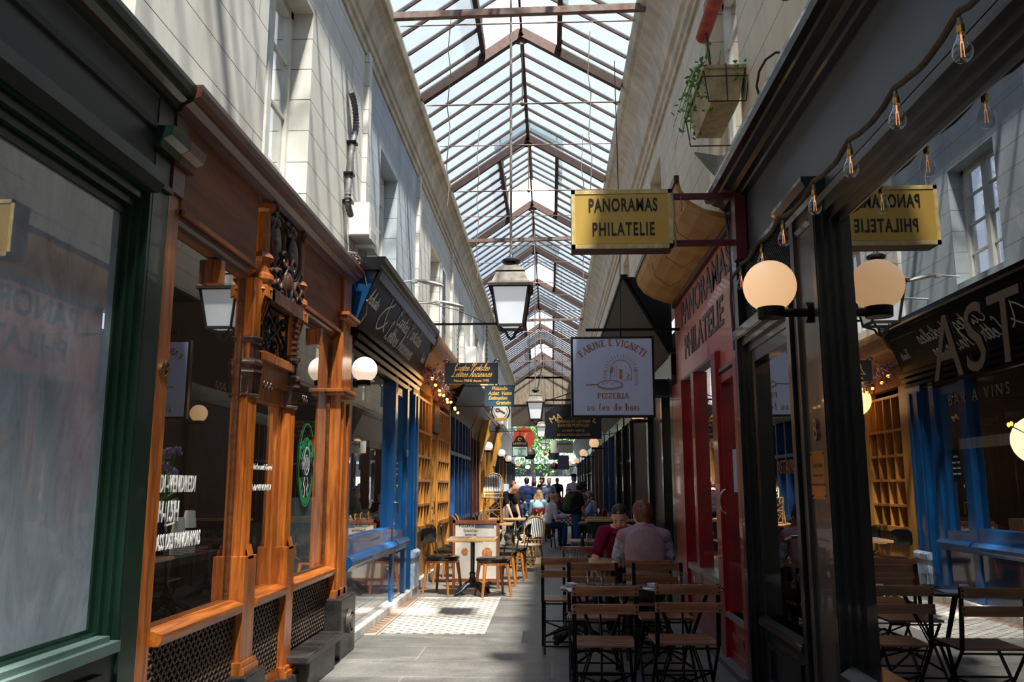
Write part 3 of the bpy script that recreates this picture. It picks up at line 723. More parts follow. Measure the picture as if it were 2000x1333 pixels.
b = MB('L').box(-.1, .045, 4.015, 4.15, 2.93, 3.36); prof_(b, [(0, 3.08), (.07, 3.08), (.08, 3.12), (.12, 3.14), (.13, 3.19), (0, 3.19)], 4.015, 4.2); b.build('bracket', M_BROWNCORN, s49)
text('49', (XL+.035, 4.085, 1.98), (0, 1, 0), Z3, .135, paint('brass_numerals', '#a07a58', .3, .8), s49, 'number', xs=.75, depth=.006)
column('L', 5.26, 5.49, .05, s49); column('L', 6.12, 6.31, .05, s49, zb=.12)
b = MB('L').box(-.1, .08, 7.48, 7.84, .5, 2.86); b.box(.08, .1, 7.52, 7.6, .5, 2.2); b.box(.08, .1, 7.72, 7.8, .5, 2.2)
for z_ in (2.25, 2.95): b.box(-.1, .12, 7.44, 7.86, z_, z_+.03); b.box(-.1, .14, 7.42, 7.88, z_+.03, z_+.06)
b.box(-.05, .07, 7.52, 7.8, 2.86, 3.4); b.box(-.1, .1, 7.45, 7.86, .48, .56)
b.build('pilaster', M_ORANGEWOOD, s49, bevel=.004)
# glass bays
M_BIG = glass_pane('large_old_pane', ior=1.75)
pane_('L', 4.13, 5.24, .76, 2.78, -.03, M_BIG, s49); pane_('L', 6.31, 7.48, .76, 2.76, -.03, M_BIG, s49)
b = MB('L'); frame_(b, 4.12, 5.26, .74, 2.81, .03, -.06, -.015); frame_(b, 6.3, 7.5, .74, 2.79, .04, -.06, -.015)
prof_(b, [(-.05, 2.775), (.005, 2.775), (.012, 2.8), (.03, 2.815), (.04, 2.85), (-.05, 2.85)], 4.14, 5.24); prof_(b, [(-.05, 2.775), (.005, 2.775), (.012, 2.8), (.03, 2.815), (.04, 2.85), (-.05, 2.85)], 6.3, 7.5)
b.build('window_frame', wood('dark_oak_frame', '#3d2013', '#6b3b1e', .4, (9, .7, 9)), s49)
b = MB('L').box(-.06, .035, 4.72, 4.78, 2.62, 2.76).box(-.06, .035, 6.9, 6.96, 2.62, 2.76); b.build('bracket', M_ORANGEWOOD, s49)
b = MB('L'); prof_(b, [(-.06, .69), (.07, .69), (.085, .72), (.085, .745), (.02, .765), (-.06, .765)], 4.15, 5.25); prof_(b, [(-.06, .69), (.07, .69), (.085, .72), (.085, .745), (.02, .765), (-.06, .765)], 5.49, 6.12); prof_(b, [(-.06, .69), (.07, .69), (.085, .72), (.085, .745), (.02, .765), (-.06, .765)], 6.31, 7.48)
b.build('sill', M_ORANGEH, s49)
# pressed diamond lattice
def diamond(side, y0, y1, z0, z1, d, par, st=.062, mat=None, r=.0065, name='lattice_panel', back=True):
    b = MB(side)
    if back: b.box(d-.03, d, y0, y1, z0, z1)
    w, h = y1-y0, z1-z0
    k = -h
    while k < w + h:
        for s_ in (1, -1):
            # line y = y0+k+t, z = z0 + t or z1 - t
            t0 = max(0, -k); t1 = min(h, w-k)
            if t1 > t0:
                a = (d+.004, y0+k+t0, z0+t0 if s_ > 0 else z1-t0); c = (d+.004, y0+k+t1, z0+t1 if s_ > 0 else z1-t1)
                b.bar(a, c, r*1.6, r*2, (1, 0, 0))
        k += st
    if back:
        nn = int(w/st); mm = int(h/st)
        for i in range(nn):
            for j in range(mm):
                if (i+j) % 1 == 0: b.prism([(y0+(i+.5)*st-.009, z0+(j+.5)*st), (y0+(i+.5)*st, z0+(j+.5)*st+.009), (y0+(i+.5)*st+.009, z0+(j+.5)*st), (y0+(i+.5)*st, z0+(j+.5)*st-.009)], d, d+.008, 'x')
    return b.build(name, mat or M_LATTICE, par)
diamond('L', 4.15, 5.25, .1, .69, .02, s49); diamond('L', 5.49, 6.12, .2, .69, .02, s49); diamond('L', 6.31, 7.46, .27, .69, .02, s49)
b = MB('L').box(-.1, .03, 5.45, 6.14, .06, .2); b.build('kickboard', M_ORANGEH, s49)
b = MB('L').box(-.1, .13, 6.08, 6.36, 0, .13, .01).box(-.1, .2, 6.34, 7.1, 0, .2, .012).box(-.1, .22, 6.22, 7.3, .2, .255, .01).box(-.1, .17, 7.38, 7.92, 0, .5, .012).box(-.1, .12, 4.02, 5.3, 0, .1); b.box(-.1, .14, 5.2, 5.55, 0, .33, .01)
b.build('plinth', M_STONEBLK, s49)
b = MB('L').lathe([(0, .0), (.1, 0), (.1, .03), (.085, .03), (.085, .015), (.06, .015), (.06, .035), (.03, .04), (0, .04)], (.17, 7.66, .28), 24, 'x'); b.build('medallion', paint('worn_cast_iron', '#6f685f', .45, .5, vary=.4, scale=16), s49)
# recessed door between the columns
DY = .13
b = MB('L', Matrix.Translation((0, DY, 0))).box(-.1, -.02, 5.36, 5.42, .2, 2.3).box(-.1, -.02, 5.93, 5.99, .2, 2.3).box(-.1, -.0, 5.36, 5.99, 2.02, 2.14).box(-.1, .02, 5.36, 5.99, 2.14, 2.28); b.box(-.1, .06, 5.34, 6.0, 2.28, 2.33)
for k in range(12): b.box(.0, .05, 5.37+k*.052, 5.395+k*.052, 2.3, 2.345)
b.build('door_frame', M_ORANGEWOOD, s49)
dr = pane_('L', 5.42+DY, 5.93+DY, .76, 2.02, -.04, M_BIG, s49, 'door')
text('Boche aux Gorni', (XL-.032, 5.8, 1.56), (0, 1, 0), Z3, .06, M_WHITEPAINT, dr, 'writing', shear=.2, depth=.001)
text('du VENDREDI', (XL-.032, 5.82, 1.42), (0, 1, 0), Z3, .06, M_WHITEPAINT, dr, 'writing', shear=.2, depth=.001)
# carved overdoor, ironwork
TD = Matrix.Translation((0, DY, 0))
b = MB('L', TD).box(-.08, .04, 5.3, 6.12, 2.78, 3.36)
for yc, zc in ((5.5, 3.12), (5.9, 3.12)):
    for rr, th in ((1.0, .016), (.82, .008)): b.tube([(.055, yc+.13*rr*math.cos(a*PI/14), zc+.2*rr*math.sin(a*PI/14)) for a in range(28)], th, 7, closed=True)
    b.ball((.045, yc, zc), .1, 16, sx=.25, sy=1, sz=1.55)
b.ball((.07, 5.7, 2.88), .07, 18, sx=.6, sy=.85, sz=1.3); b.tube([(.08, 5.7+.085*math.cos(a), 2.88+.12*math.sin(a)) for a in [PI*k/10 for k in range(20)]], .014, 6, closed=True)
random.seed(3)
def spiral(c, r, turns, dirn, a0, d=.06, n=22):
    return [(d+.012*math.sin(t*3), c[0]+dirn*r*(1-t)*math.cos(a0+turns*2*PI*t), c[1]+r*(1-t)*math.sin(a0+turns*2*PI*t)) for t in [i/n for i in range(n)]]
for yy in (-1, 1):
    for c, r in (((5.7+yy*.2, 2.85), .09), ((5.7+yy*.33, 2.84), .07), ((5.7+yy*.1, 3.02), .07), ((5.7+yy*.04, 3.26), .06), ((5.7+yy*.34, 3.32), .05), ((5.7+yy*.13, 2.74), .06)):
        b.tube(spiral(c, r, 1.3, yy, .5, .07), [max(.005, .02*(1-i/26)) for i in range(22)], 7)
        b.ball((.07, c[0], c[1]), r*.35, 10, sx=.6)
for k in range(26):
    yy = 5.34+random.random()*.74; zz = 2.76+random.random()*.58
    b.ball((.045+random.random()*.02, yy, zz), .018+random.random()*.02, 8, sx=.5, sz=1.6, rot=Euler((random.random()*3, 0, 0)).to_matrix())
b.build('carved_panel', M_CARVED, s49)
b = MB('L', TD).box(-.05, .07, 5.34, 6.06, 2.7, 2.77)
for k in range(15): b.box(.05, .1, 5.35+k*.047, 5.372+k*.047, 2.68, 2.77)
for k in range(8): b.box(.05, .09, 5.93, 6.0, 2.36+k*.042, 2.38+k*.042)
b.build('dentil_band', M_CARVED, s49)
for ym in (5.44, 6.24):      # turned colonnettes on corbels
    b = MB('L').lathe([(0, 3.36), (.06, 3.36), (.075, 3.33), (.065, 3.3), (.045, 3.28), (.05, 3.0), (.07, 2.98), (.08, 2.96), (.06, 2.93), (.055, 2.9), (.062, 2.86), (.085, 2.84), (.09, 2.81), (.07, 2.79), (.075, 2.76), (.085, 2.74), (0, 2.74)], (.02, ym, 0), 10, smooth=False)
    for q in (-.05, 0, .05):
        b.prism([(.02, 2.76), (.1, 2.76), (.1, 2.68), (.07, 2.7), (.05, 2.62), (.03, 2.56), (.02, 2.52)], ym+q-.01, ym+q+.01, 'y')
    b.build('colonnette', M_ORANGEWOOD, s49)
b = MB('L', TD)
for i in range(3):
    for j in range(2):
        c = (5.5+i*.17, 2.43+j*.16)
        b.tube([(x-.03, y, z) for x, y, z in spiral(c, .085, 1.4, 1 if i % 2 else -1, i+j*2.0, .03)], .012, 6)
b.bar((.01, 5.4, 2.35), (.01, 5.96, 2.7), .016, .016, (1, 0, 0)); b.bar((.01, 5.4, 2.7), (.01, 5.96, 2.35), .016, .016, (1, 0, 0)); frame_(b, 5.39, 5.95, 2.34, 2.69, .014, 0, .016)
b.build('ironwork', M_BLACKM, s49)
pane_('L', 5.39+DY, 5.95+DY, 2.34, 2.69, -.05, M_BIG, s49)
b = MB('L').box(-.1, .04, 4.14, 5.26, 2.84, 3.38).box(-.1, .04, 6.14, 7.5, 2.82, 3.38); b.box(-.1, .06, 4.14, 5.26, 2.84, 2.87).box(-.1, .06, 6.14, 7.5, 2.82, 2.85); b.build('fascia', M_BROWNPANEL, s49)
cornice_('L', 4.01, 7.86, 3.33, .17, .17, M_BROWNCORN, s49)
# writing on the glass
wb = []
for s_, y_, z_, sz, xs in (('NDI -VENDREDI', 4.38, 1.42, .125, .56), ('.H-15H', 4.3, 1.27, .15, .6), ('PASS DES PANORAMAS', 4.45, 1.13, .11, .5)):
    text(s_, (XL-.024, y_+.06, z_), (0, 1, 0), (0, .06, 1), sz, M_WHITEPAINT, s49, 'writing', xs=xs, depth=.001, bold=.002)
b = MB('L').bar((-.024, 4.36, 1.25), (-.024, 4.45, 1.26), .002, .008); b.build('writing', M_WHITEPAINT, s49)
# green round transfer
grn = paint('green_transfer', '#0c7a4c', .5)
ring = []
cy, cz = 6.84, 1.62
ring.append(([(.21*math.cos(a), .33*math.sin(a)) for a in [PI*i/24 for i in range(49)]], .012))
ring.append(([(.19*math.cos(a), .29*math.sin(a)) for a in [PI*(1.12+.76*i/20) for i in range(21)]], .045))
ribbons(ring, (XL-.024, cy, cz), (0, 1, 0), Z3, grn, s49, 'green_badge', .001)
text('CROCK', (XL-.023, cy, cz+.12), (0, 1, 0), (0, 0, 1), .14, grn, s49, 'green_badge', xs=.7, arc=.13, bold=.006, depth=.001)
face = [(arc_(0, .03, .075, .11, 0, 360, 20), .012), (arc_(0, .02, .045, .06, 0, 360, 14), .006), ([(-.05, -.1), (-.07, -.16), (-.03, -.2), (-.05, -.26)], .012), ([(.02, -.1), (.05, -.15), (.02, -.2), (.04, -.25)], .012), ([(-.08, 0), (-.11, .02), (-.1, -.04)], .01), ([(-.02, .06), (0, 0), (.02, .06)], .008)]
ribbons(face, (XL-.022, cy, cz), (0, 1, 0), Z3, paint('pale_grey_drawing', '#c9d0d2', .6), s49, 'badge_drawing', .001)
b = MB('L').box(-.06, -.058, 7.25, 7.44, .8, 2.7); b.build('window_blind', paint('frosted_blind', '#a8b2b6', .8), s49)
pane_('L', 6.34, 7.22, .78, 1.36, -.036, glass_pane('frosted_lower_glass', ior=1.6, film=.75, filmcol='#c2ced2'), s49, 'frosted_pane')

# ---- blue shopfront no. 50 with slanted black sign
s50 = thing('shopfront', 'bright blue shopfront with slanted black sign lettered Cartes Postales & Lettres Anciennes', 'shopfront')
b = MB('L').box(-.1, .05, 7.88, 8.06, .1, 2.8).box(-.1, .05, 10.34, 10.5, .1, 2.8).box(-.1, .06, 11.16, 11.3, .1, 2.8).box(-.1, .08, 11.5, 11.93, .1, 2.8).box(-.1, .02, 11.3, 11.5, .1, 2.8).box(.08, .1, 11.56, 11.62, .5, 2.7).box(.08, .1, 11.8, 11.86, .5, 2.7)
b.build('pilaster', M_BLUE, s50, bevel=.004)
b = MB('L').box(-.1, .04, 8.06, 10.34, .78, .96).box(-.1, .04, 10.5, 11.16, .78, .9); b.build('bottom_rail', M_BLUE, s50)
b = MB('L'); prof_(b, [(0, .66), (.06, .66), (.07, .69), (.1, .71), (.11, .75), (.08, .79), (.04, .8), (0, .8)], 8.02, 10.4); prof_(b, [(0, .66), (.06, .66), (.07, .69), (.1, .71), (.11, .75), (.08, .79), (.04, .8), (0, .8)], 10.46, 11.3); b.build('dado_rail', M_BLUE, s50)
b = MB('L').box(-.1, .03, 7.92, 10.4, .08, .66).box(.03, .035, 7.92, 10.4, .245, .255).box(-.1, .03, 10.5, 11.2, .1, .66); b.build('lower_panel', M_NAVYGLOSS, s50)
b = MB('L').box(-.1, .1, 7.9, 11.95, 0, .09, .008).box(-.1, .11, 11.48, 11.96, .0, .1); b.build('plinth', M_WHITEBAND, s50)
b = MB('L').box(.0, .13, 11.55, 11.95, .1, .5, .006); b.prism([(0, .5), (.13, .5), (.15, .53), (.15, .57), (.1, .6), (0, .6)], 11.52, 11.97, 'y'); b.build('pilaster_foot', paint('chipped_blue_and_white', '#2d63a0', .4, vary=.3, scale=7, c2='#c8cdd2'), s50)
pane_('L', 8.06, 10.34, .96, 2.72, -.03, M_BIG, s50)
dr = MB('L'); frame_(dr, 10.5, 11.16, .78, 2.7, .1, -.08, .02); dr = dr.build('door', M_BLUE, s50)
pane_('L', 10.6, 11.06, .9, 2.6, -.04, M_BIG, dr)
MB('L').tube([(.02, 10.55, 1.25), (.07, 10.55, 1.25), (.07, 10.55, 1.12)], .01, 6).ball((.05, 10.55, 1.45), .018, 8).build('door_handle', M_BRASS, dr)
MB('L').box(-.03, -.028, 10.78, 10.98, 1.5, 1.9).build('door_notice', paint('black_notice', '#15161a', .5), dr)
for k in range(4): text('OUVERT' if k == 0 else 'lundi - samedi', (XL-.026, 10.88, 1.8-.07*k), (0, 1, 0), Z3, .035, M_WHITEPAINT, dr, 'writing', depth=.0005)
text('50', (XL+.055, 7.97, 1.66), (0, 1, 0), Z3, .085, M_WHITEPAINT, s50, 'number', xs=.8)
b = MB('L')
for k in range(4): prof_(b, [(0, 2.72+.07*k), (.05+.03*k, 2.72+.07*k), (.07+.03*k, 2.76+.07*k), (0, 2.79+.07*k)], 7.9, 11.95)
b.build('moulding', M_BLACK, s50)
SA, SB = (.08, 3.0), (.28, 3.52)
b = MB('L').prism([(-.05, 3.0), SA, SB, (-.05, 3.52)], 7.93, 11.93, 'y'); b.build('sign_box', M_BLUE, s50)
b = MB('L').prism([(SA[0]+.004, SA[1]), (SA[0]+.02, SA[1]), (SB[0]+.02, SB[1]), (SB[0]+.004, SB[1])], 7.93, 11.93, 'y'); sg = b.build('sign_panel', M_BLACKGLASS, s50)
b = MB('L'); frame_u = Vector((SB[0]-SA[0], 0, SB[1]-SA[1])).normalized()
b.build
b = MB('L'); prof_(b, [(-.05, 3.52), (.3, 3.52), (.32, 3.55), (.33, 3.58), (.36, 3.6), (.37, 3.65), (-.05, 3.65)], 7.88, 11.96); prof_(b, [(.27, 3.44), (.3, 3.44), (.33, 3.52), (.27, 3.52)], 7.93, 11.93); b.build('cornice', M_BLACK, s50)
def on_sign(y, v, lift=.023): 
    return (XL + SA[0] + lift + (SB[0]-SA[0])*v, y, SA[1] + (SB[1]-SA[1])*v)
M_SILVER = paint('silver_script', '#e6e2d6', .7, .0, vary=.05)
up = (frame_u.x, 0, frame_u.z)
ribbons(script_strokes('Achats', .07, .013, xs=1.5), on_sign(8.15, .42), (0, 1, 0), up, M_SILVER, s50)
ribbons(script_strokes('Cartes Postales', .1, .017, xs=1.75), on_sign(10.2, .52), (0, 1, 0), up, M_SILVER, s50)
ribbons(script_strokes('Lettres Anciennes', .1, .017, xs=1.55), on_sign(9.95, .12), (0, 1, 0), up, M_SILVER, s50)
ribbons(script_strokes('&', .2, .02, xs=1.8), on_sign(8.75, .2), (0, 1, 0), up, M_SILVER, s50)
ribbons(script_strokes('Vente', .06, .008, xs=1.3), on_sign(11.6, .3), (0, 1, 0), up, M_SILVER, s50)
# things seen inside the blue shop
b = MB('L').box(-.35, -.1, 8.2, 10.2, .9, .95); b.build('window_shelf', M_TAN, s50)
t = MB('L').box(-.32, -.3, 8.9, 9.7, 2.1, 2.5); t = t.build('framed_poster', paint('black_poster', '#1c1c20', .4), None); tag(t, 'framed monochrome poster hanging inside the window of the blue shop', 'poster')
ribbons([(arc_(0, 0, .09, .12, 0, 300, 16), .02), ([(-.3, -.15), (.3, -.15)], .02), ([(-.3, .17), (.3, .17)], .01)], (XL-.298, 9.3, 2.3), (0, 1, 0), Z3, paint('grey_print', '#8a8a86', .6), t, 'print', .002)
# ---- honey wood lattice shop
s51 = thing('shopfront', 'honey coloured wooden shopfront with gridded pigeonhole windows', 'shopfront')
b = MB('L'); b.box(-.1, .05, 11.97, 12.27, .12, 2.86).box(-.1, .05, 13.5, 13.64, .12, 2.86).box(-.1, .05, 14.36, 14.46, .12, 2.86).box(-.1, .06, 15.96, 16.1, .12, 2.86)
b.build('pilaster', M_TAN, s51, bevel=.005)
b = MB('L').box(-.1, .0, 12.27, 13.5, .12, .86).box(-.1, .0, 14.46, 15.96, .12, .86); b.build('lower_panel', M_TANPANEL, s51)
b = MB('L').box(-.1, .07, 11.97, 16.1, 0, .12); b.build('plinth', M_WHITEBAND, s51)
def grid_(y0, y1, cols):
    b = MB('L')
    for z in (.86, 1.175, 1.53, 1.885, 2.25, 2.74): b.box(-.12, .05, y0, y1, z-.018, z+.018)
    for k in range(cols+1):
        y = y0+(y1-y0)*k/cols; b.box(-.14, .045, y-.016, y+.016, .86, 2.76)
    b.box(-.06, .06, y0, y1, .8, .87)
    return b.build('lattice', M_TAN, s51)
grid_(12.27, 13.5, 4); grid_(14.46, 15.96, 5)
random.seed(5)
cols = ['#8c1f1a', '#1f2f66', '#7a2a1c', '#b03024', '#2c2a2a', '#3f9a34', '#5a1a3a', '#20506a']
for (y0, y1, n_) in ((12.27, 13.5, 4), (14.46, 15.96, 5)):
    for i in range(n_):
        for j, (z0, z1) in enumerate(((1.2, 1.5), (1.55, 1.86), (1.91, 2.2))):
            a = y0+(y1-y0)*i/n_+.05; c = y0+(y1-y0)*(i+1)/n_-.05
            cc = '#3f9a34' if (j == 0 and i == 1) else random.choice(cols[:5])
            o = MB('L').box(-.15, -.14, a, c, z0, z1).build('card', paint('card_'+cc, cc, .5), s51)
pane_('L', 12.27, 13.5, .86, 2.74, -.16, M_GLASS, s51); pane_('L', 14.46, 15.96, .86, 2.74, -.16, M_GLASS, s51)
b = MB('L'); frame_(b, 13.64, 14.36, .12, 2.3, .09, -.08, .03); b.box(-.08, .03, 13.98, 14.02, .12, 2.3).box(-.08, .02, 13.7, 14.3, .15, .9); dr = b.build('door', M_TAN, s51)
b = MB('L').tube([(.03, 13.94, 1.0), (.06, 13.94, 1.0), (.06, 13.94, 1.2), (.03, 13.94, 1.2)], .008, 6); b.build('door_handle', M_BLACKM, dr)
pane_('L', 13.73, 14.27, .9, 2.2, -.04, M_GLASS, dr)
b = MB('L').box(-.1, .08, 13.68, 14.32, 2.32, 2.76); sp = b.build('hanging_panel', wood('dark_carved_plaque', '#3a2418', '#5a3a26', .5), s51)
ribbons(script_strokes('V', .1, .012), (XL+.083, 14.0, 2.45), (0, 1, 0), Z3, M_GOLD, s51, 'monogram')
b = MB('L').box(-.1, .05, 11.97, 16.1, 2.86, 3.3)
for k in range(42): b.box(.05, .058, 12.0+k*.098, 12.085+k*.098, 2.87, 3.3)
b.build('fascia', M_TAN, s51)
b = MB('L'); pts = [(.05, 3.28)] + [(.05+.3*math.sin(a), 3.28+.3*(1-math.cos(a))) for a in [PI/2*k/8 for k in range(9)]] + [(.35, 3.62), (-.05, 3.62), (-.05, 3.28)]
prof_(b, pts, 11.97, 16.1); b.build('cove', M_TANPANEL, s51)

# ---- navy framed shop with dark slanted sign
s52 = thing('shopfront', 'navy framed tall windows under a slanted mirror-black sign', 'shopfront')
b = MB('L'); 
for k, y in enumerate((16.12, 16.9, 17.6, 18.3, 19.0, 19.6, 20.1)): b.box(-.08, .05, y, y+(.1 if k < 6 else .28), .1, 2.8)
b.box(-.08, .04, 16.12, 20.38, .1, .75).box(-.08, .06, 16.12, 20.38, .75, .82).box(-.08, .06, 16.12, 20.38, 2.05, 2.12); b.build('window_frame', M_BLUE if False else paint('navy_paint', '#143a66', .35, vary=.2), s52)
pane_('L', 16.2, 20.1, .8, 2.75, -.05, M_GLASS, s52)
b = MB('L').prism([(0, 2.8), (.04, 2.8), (.42, 3.6), (.42, 3.66), (0, 3.66)], 16.15, 20.3, 'y'); b.build('sign_box', M_BLACKGLASS, s52)
# ---- further fronts down the left side
def plain_front(side, y0, y1, mat, fmat, label, bays=2, fas=(2.8, 3.4), tilt=.25, door=True, panemat=None, muntin=0):
    s_ = thing('shopfront', label, 'shopfront')
    b = MB(side); w = (y1-y0-.3)/bays
    for k in range(bays+1): b.box(-.08, .07, y0+.02+k*w, y0+.22+k*w, .1, 2.78); b.box(.07, .09, y0+.08+k*w, y0+.16+k*w, .8, 2.6)
    b.build('pilaster', mat, s_, bevel=.006)
    b = MB(side).box(-.08, .03, y0, y1, .1, .72).box(-.08, .07, y0, y1, .7, .78).box(-.08, .05, y0, y1, 2.6, 2.8); b.build('rail', mat, s_)
    b = MB(side).box(-.1, .1, y0, y1, 0, .1); b.build('plinth', M_STONEBLK, s_)
    if muntin:
        b = MB(side)
        for k in range(int((y1-y0)/muntin)): b.box(-.06, .02, y0+.1+k*muntin, y0+.14+k*muntin, .75, 2.65)
        b.box(-.06, .02, y0, y1, 1.9, 1.94); b.build('glazing_bars', mat, s_)
    pane_(side, y0+.1, y1-.1, .75, 2.65, -.04, panemat or M_GLASS, s_)
    b = MB(side).prism([(0, fas[0]), (.05, fas[0]), (.05+tilt, fas[1]), (0, fas[1])], y0+.02, y1-.02, 'y'); b.build('fascia', fmat, s_)
    b = MB(side); prof_(b, [(0, fas[1]), (tilt+.08, fas[1]), (tilt+.12, fas[1]+.05), (tilt+.14, fas[1]+.1), (0, fas[1]+.1)], y0, y1); b.build('cornice', fmat, s_)
    return s_
M_REDBROWN = wood('red_brown_wood', '#2e1510', '#54281f', .4)
M_GOLDW = wood('golden_oak', '#a0641c', '#dba04a', .4, (6, 6, .5))
M_SLATE = paint('slate_grey_paint', '#3c444a', .4, vary=.15)
M_DWOOD = wood('dark_old_wood', '#33241a', '#5a4330', .5)
M_BLACKF = paint('black_fascia_board', '#0e0e10', .6, vary=.2, spec=.25)
plain_front('L', 20.4, 22.6, M_REDBROWN, M_DWOOD, 'dark red-brown panelled shopfront beyond the navy windows', 2)
plain_front('L', 22.6, 28.5, M_GOLDW, M_DWOOD, 'golden oak shopfront with carved scroll brackets halfway along', 3, tilt=.12)
plain_front('L', 28.5, 31.5, M_SLATE, M_DWOOD, 'narrow slate grey shopfront after the golden oak one', 1)
plain_front('L', 31.5, 36.5, wood('brown_oak', '#6a4320', '#9a6a34', .45), M_DWOOD, 'brown oak shopfront in the far part of the left side', 2)
plain_front('L', 36.5, 45.4, M_SLATE, M_DWOOD, 'pale glassy shopfront nearest the street on the left side', 4, panemat=M_GLASS)
for y, lab_ in ((22.75, 'nearer carved golden scroll bracket under the far left cornice'), (28.3, 'farther carved golden scroll bracket under the far left cornice')):
    b = MB('L')
    b.prism([(.05, 2.1), (.12, 2.1), (.2, 2.5), (.34, 2.8), (.3, 3.0), (.38, 3.2), (.05, 3.2)], y-.1, y+.1, 'y')
    b.tube(spiral((y, 2.95), .01, 1, 1, 0), .01, 5)
    o = b.build('scroll_bracket', M_GOLDW, None); tag(o, lab_, 'bracket')
# ================================================================== right-hand shopfronts
M_BLKWOOD = paint('black_painted_joinery', '#15171a', 0.28, vary=.25, scale=5, coat=.3)
M_GREYFASCIA = paint('dull_grey_fascia', '#3d3f44', 0.42, vary=.22, scale=1.6, stretch=(1, .8, .5))
M_RED = paint('deep_red_paint', '#a3131c', 0.3, vary=.25, scale=4, coat=.2, c2='#7d1018')
M_PINKRED = paint('faded_red_board', '#c96a5c', 0.35, vary=.2, scale=2, coat=.3)
M_YELLOWSOF = paint('yellowed_canopy', '#b98a4a', 0.55, vary=.3, scale=2.5, bump=.1)
r1 = thing('shopfront', 'black wine bar shopfront with grey fascia and a big mirror-like window on the right', 'shopfront')
b = MB('R'); prof_(b, [(-.1, 0), (.02, 0), (.02, .45), (.06, .47), (.09, .5), (.09, .54), (.03, .58), (-.1, .58)], -1.5, 4.42); frame_(b, .5, 4.2, .08, .4, .08, .02, .035); b.build('base_panel', M_BLKWOOD, r1)
b = MB('R')
for k in range(4): b.box(-.1, -.035+.03*k, 4.35+.045*k, 4.4+.045*k, .56, 2.83+.04*k); b.box(-.1, -.035+.03*k, -1.5, 4.36+.045*k, 2.82+.04*k, 2.865+.04*k)
b.box(-.1, .06, 4.5, 4.56, 0, 3.0); b.build('window_frame', M_BLKWOOD, r1)
pane_('R', -1.5, 4.37, .56, 2.83, -.04, M_GLASSR, r1)
b = MB('R').box(-.1, .03, 4.56, 4.92, 0, 3.02).box(-.1, .05, 4.92, 4.99, 0, 3.02).box(-.1, .05, 4.5, 4.99, 0, .3)
b.build('pilaster', paint('grey_brown_pilaster', '#35302f', .35, vary=.15, coat=.2), r1)
b = MB('R'); prof_(b, [(0, 3.0), (.05, 3.0), (.06, 3.03), (.11, 3.05), (.13, 3.09), (.13, 3.11), (0, 3.11)], 4.44, 5.06); prof_(b, [(0, 2.9), (.035, 2.9), (.045, 2.93), (0, 2.93)], 4.56, 4.92); b.build('pilaster_cap', M_BLKWOOD, r1)
text('B', (XR-.036, 4.74, 1.7), (0, -1, 0), Z3, .17, paint('worn_brass_letter', '#8a6a4a', .35, .7), r1, 'letter', xs=.7, depth=.008, bold=.004)
b = MB('R').box(.03, .036, 4.62, 4.88, 1.38, 1.64)
pl = b.build('brass_plate', M_BRASS, r1); b = MB('R')
for y in (4.635, 4.865):
    for z in (1.395, 1.625): b.ball((.038, y, z), .006, 8)
b.build('screw', M_BLACKM, pl)
for k, s_ in enumerate(('BAR A VINS', 'ouvert le soir', 'du lundi au samedi')): text(s_, (XR-.037, 4.75, 1.55-.05*k), (0, -1, 0), Z3, .03, paint('engraved', '#5a3f1a', .5), pl, 'engraving', depth=.0004)
# door
b = MB('R'); 
for k in range(3): frame_(b, 5.02+.055*k, 6.5-.07*k, .0, 2.62-.055*k, .07, -.1, .07-.03*k)
b.box(-.1, .075, 4.99, 6.55, 2.56, 2.63); b.build('door_frame', M_BLKWOOD, r1)
d_ = MB('R'); frame_(d_, 5.18, 6.3, .06, 2.46, .11, -.1, .0); d_.box(-.1, -.005, 5.2, 6.28, .06, .5); prof_(d_, [(0, .46), (.03, .47), (.05, .5), (.04, .54), (0, .56)], 5.22, 6.26); frame_(d_, 5.35, 6.12, .12, .4, .04, -.01, .02)
d_ = d_.build('door', M_BLKWOOD, r1)
pane_('R', 5.28, 6.2, .55, 2.38, -.05, M_GLASSR, d_)
MB('R').tube([(.0, 5.24, 1.15), (.06, 5.24, 1.15), (.07, 5.34, 1.13)], .011, 8).build('door_handle', paint('polished_steel', '#b9b9bc', .2, .9), d_)
text('ASTAIR', (XR+.046, 5.7, 1.53), (0, -1, 0), Z3, .13, paint('bronze_lettering', '#7a4a2a', .35, .6), d_, 'lettering', xs=.95, depth=.001)
# transom with wire mesh
diamond('R', 5.05, 6.4, 2.66, 3.12, .0, r1, st=.035, mat=M_BLACKM, r=.003, name='wire_mesh', back=False)
b = MB('R').box(-.16, -.15, 5.0, 6.55, 2.6, 3.2); frame_(b, 5.0, 6.46, 2.62, 3.16, .045, -.1, .03); b.build('transom', M_BLKWOOD, r1)
b = MB('R').box(-.1, .05, 6.42, 6.58, 0, 3.7); b.build('pilaster', M_BLKWOOD, r1)
b = MB('R').box(-.14, .0, -1.5, 6.58, 3.04, 3.72); b.build('fascia', M_GREYFASCIA, r1)
b = MB('R').box(-.14, .0, -1.5, 4.52, 2.97, 3.05)
random.seed(11)
for k in range(60):
    y = -1.2+k*.095
    b.tube([(.01, y+.03*math.cos(a), 3.005+.02*math.sin(a)) for a in (0, 1.2, 2.4, 3.6, 4.8)], .006, 5)
b.build('carved_frieze', M_CARVED if False else paint('blackened_carving', '#2a2522', .5, vary=.4, scale=20, bump=.3), r1)
cornice_('R', -1.5, 6.62, 3.62, .24, .14, M_BLKWOOD, r1)
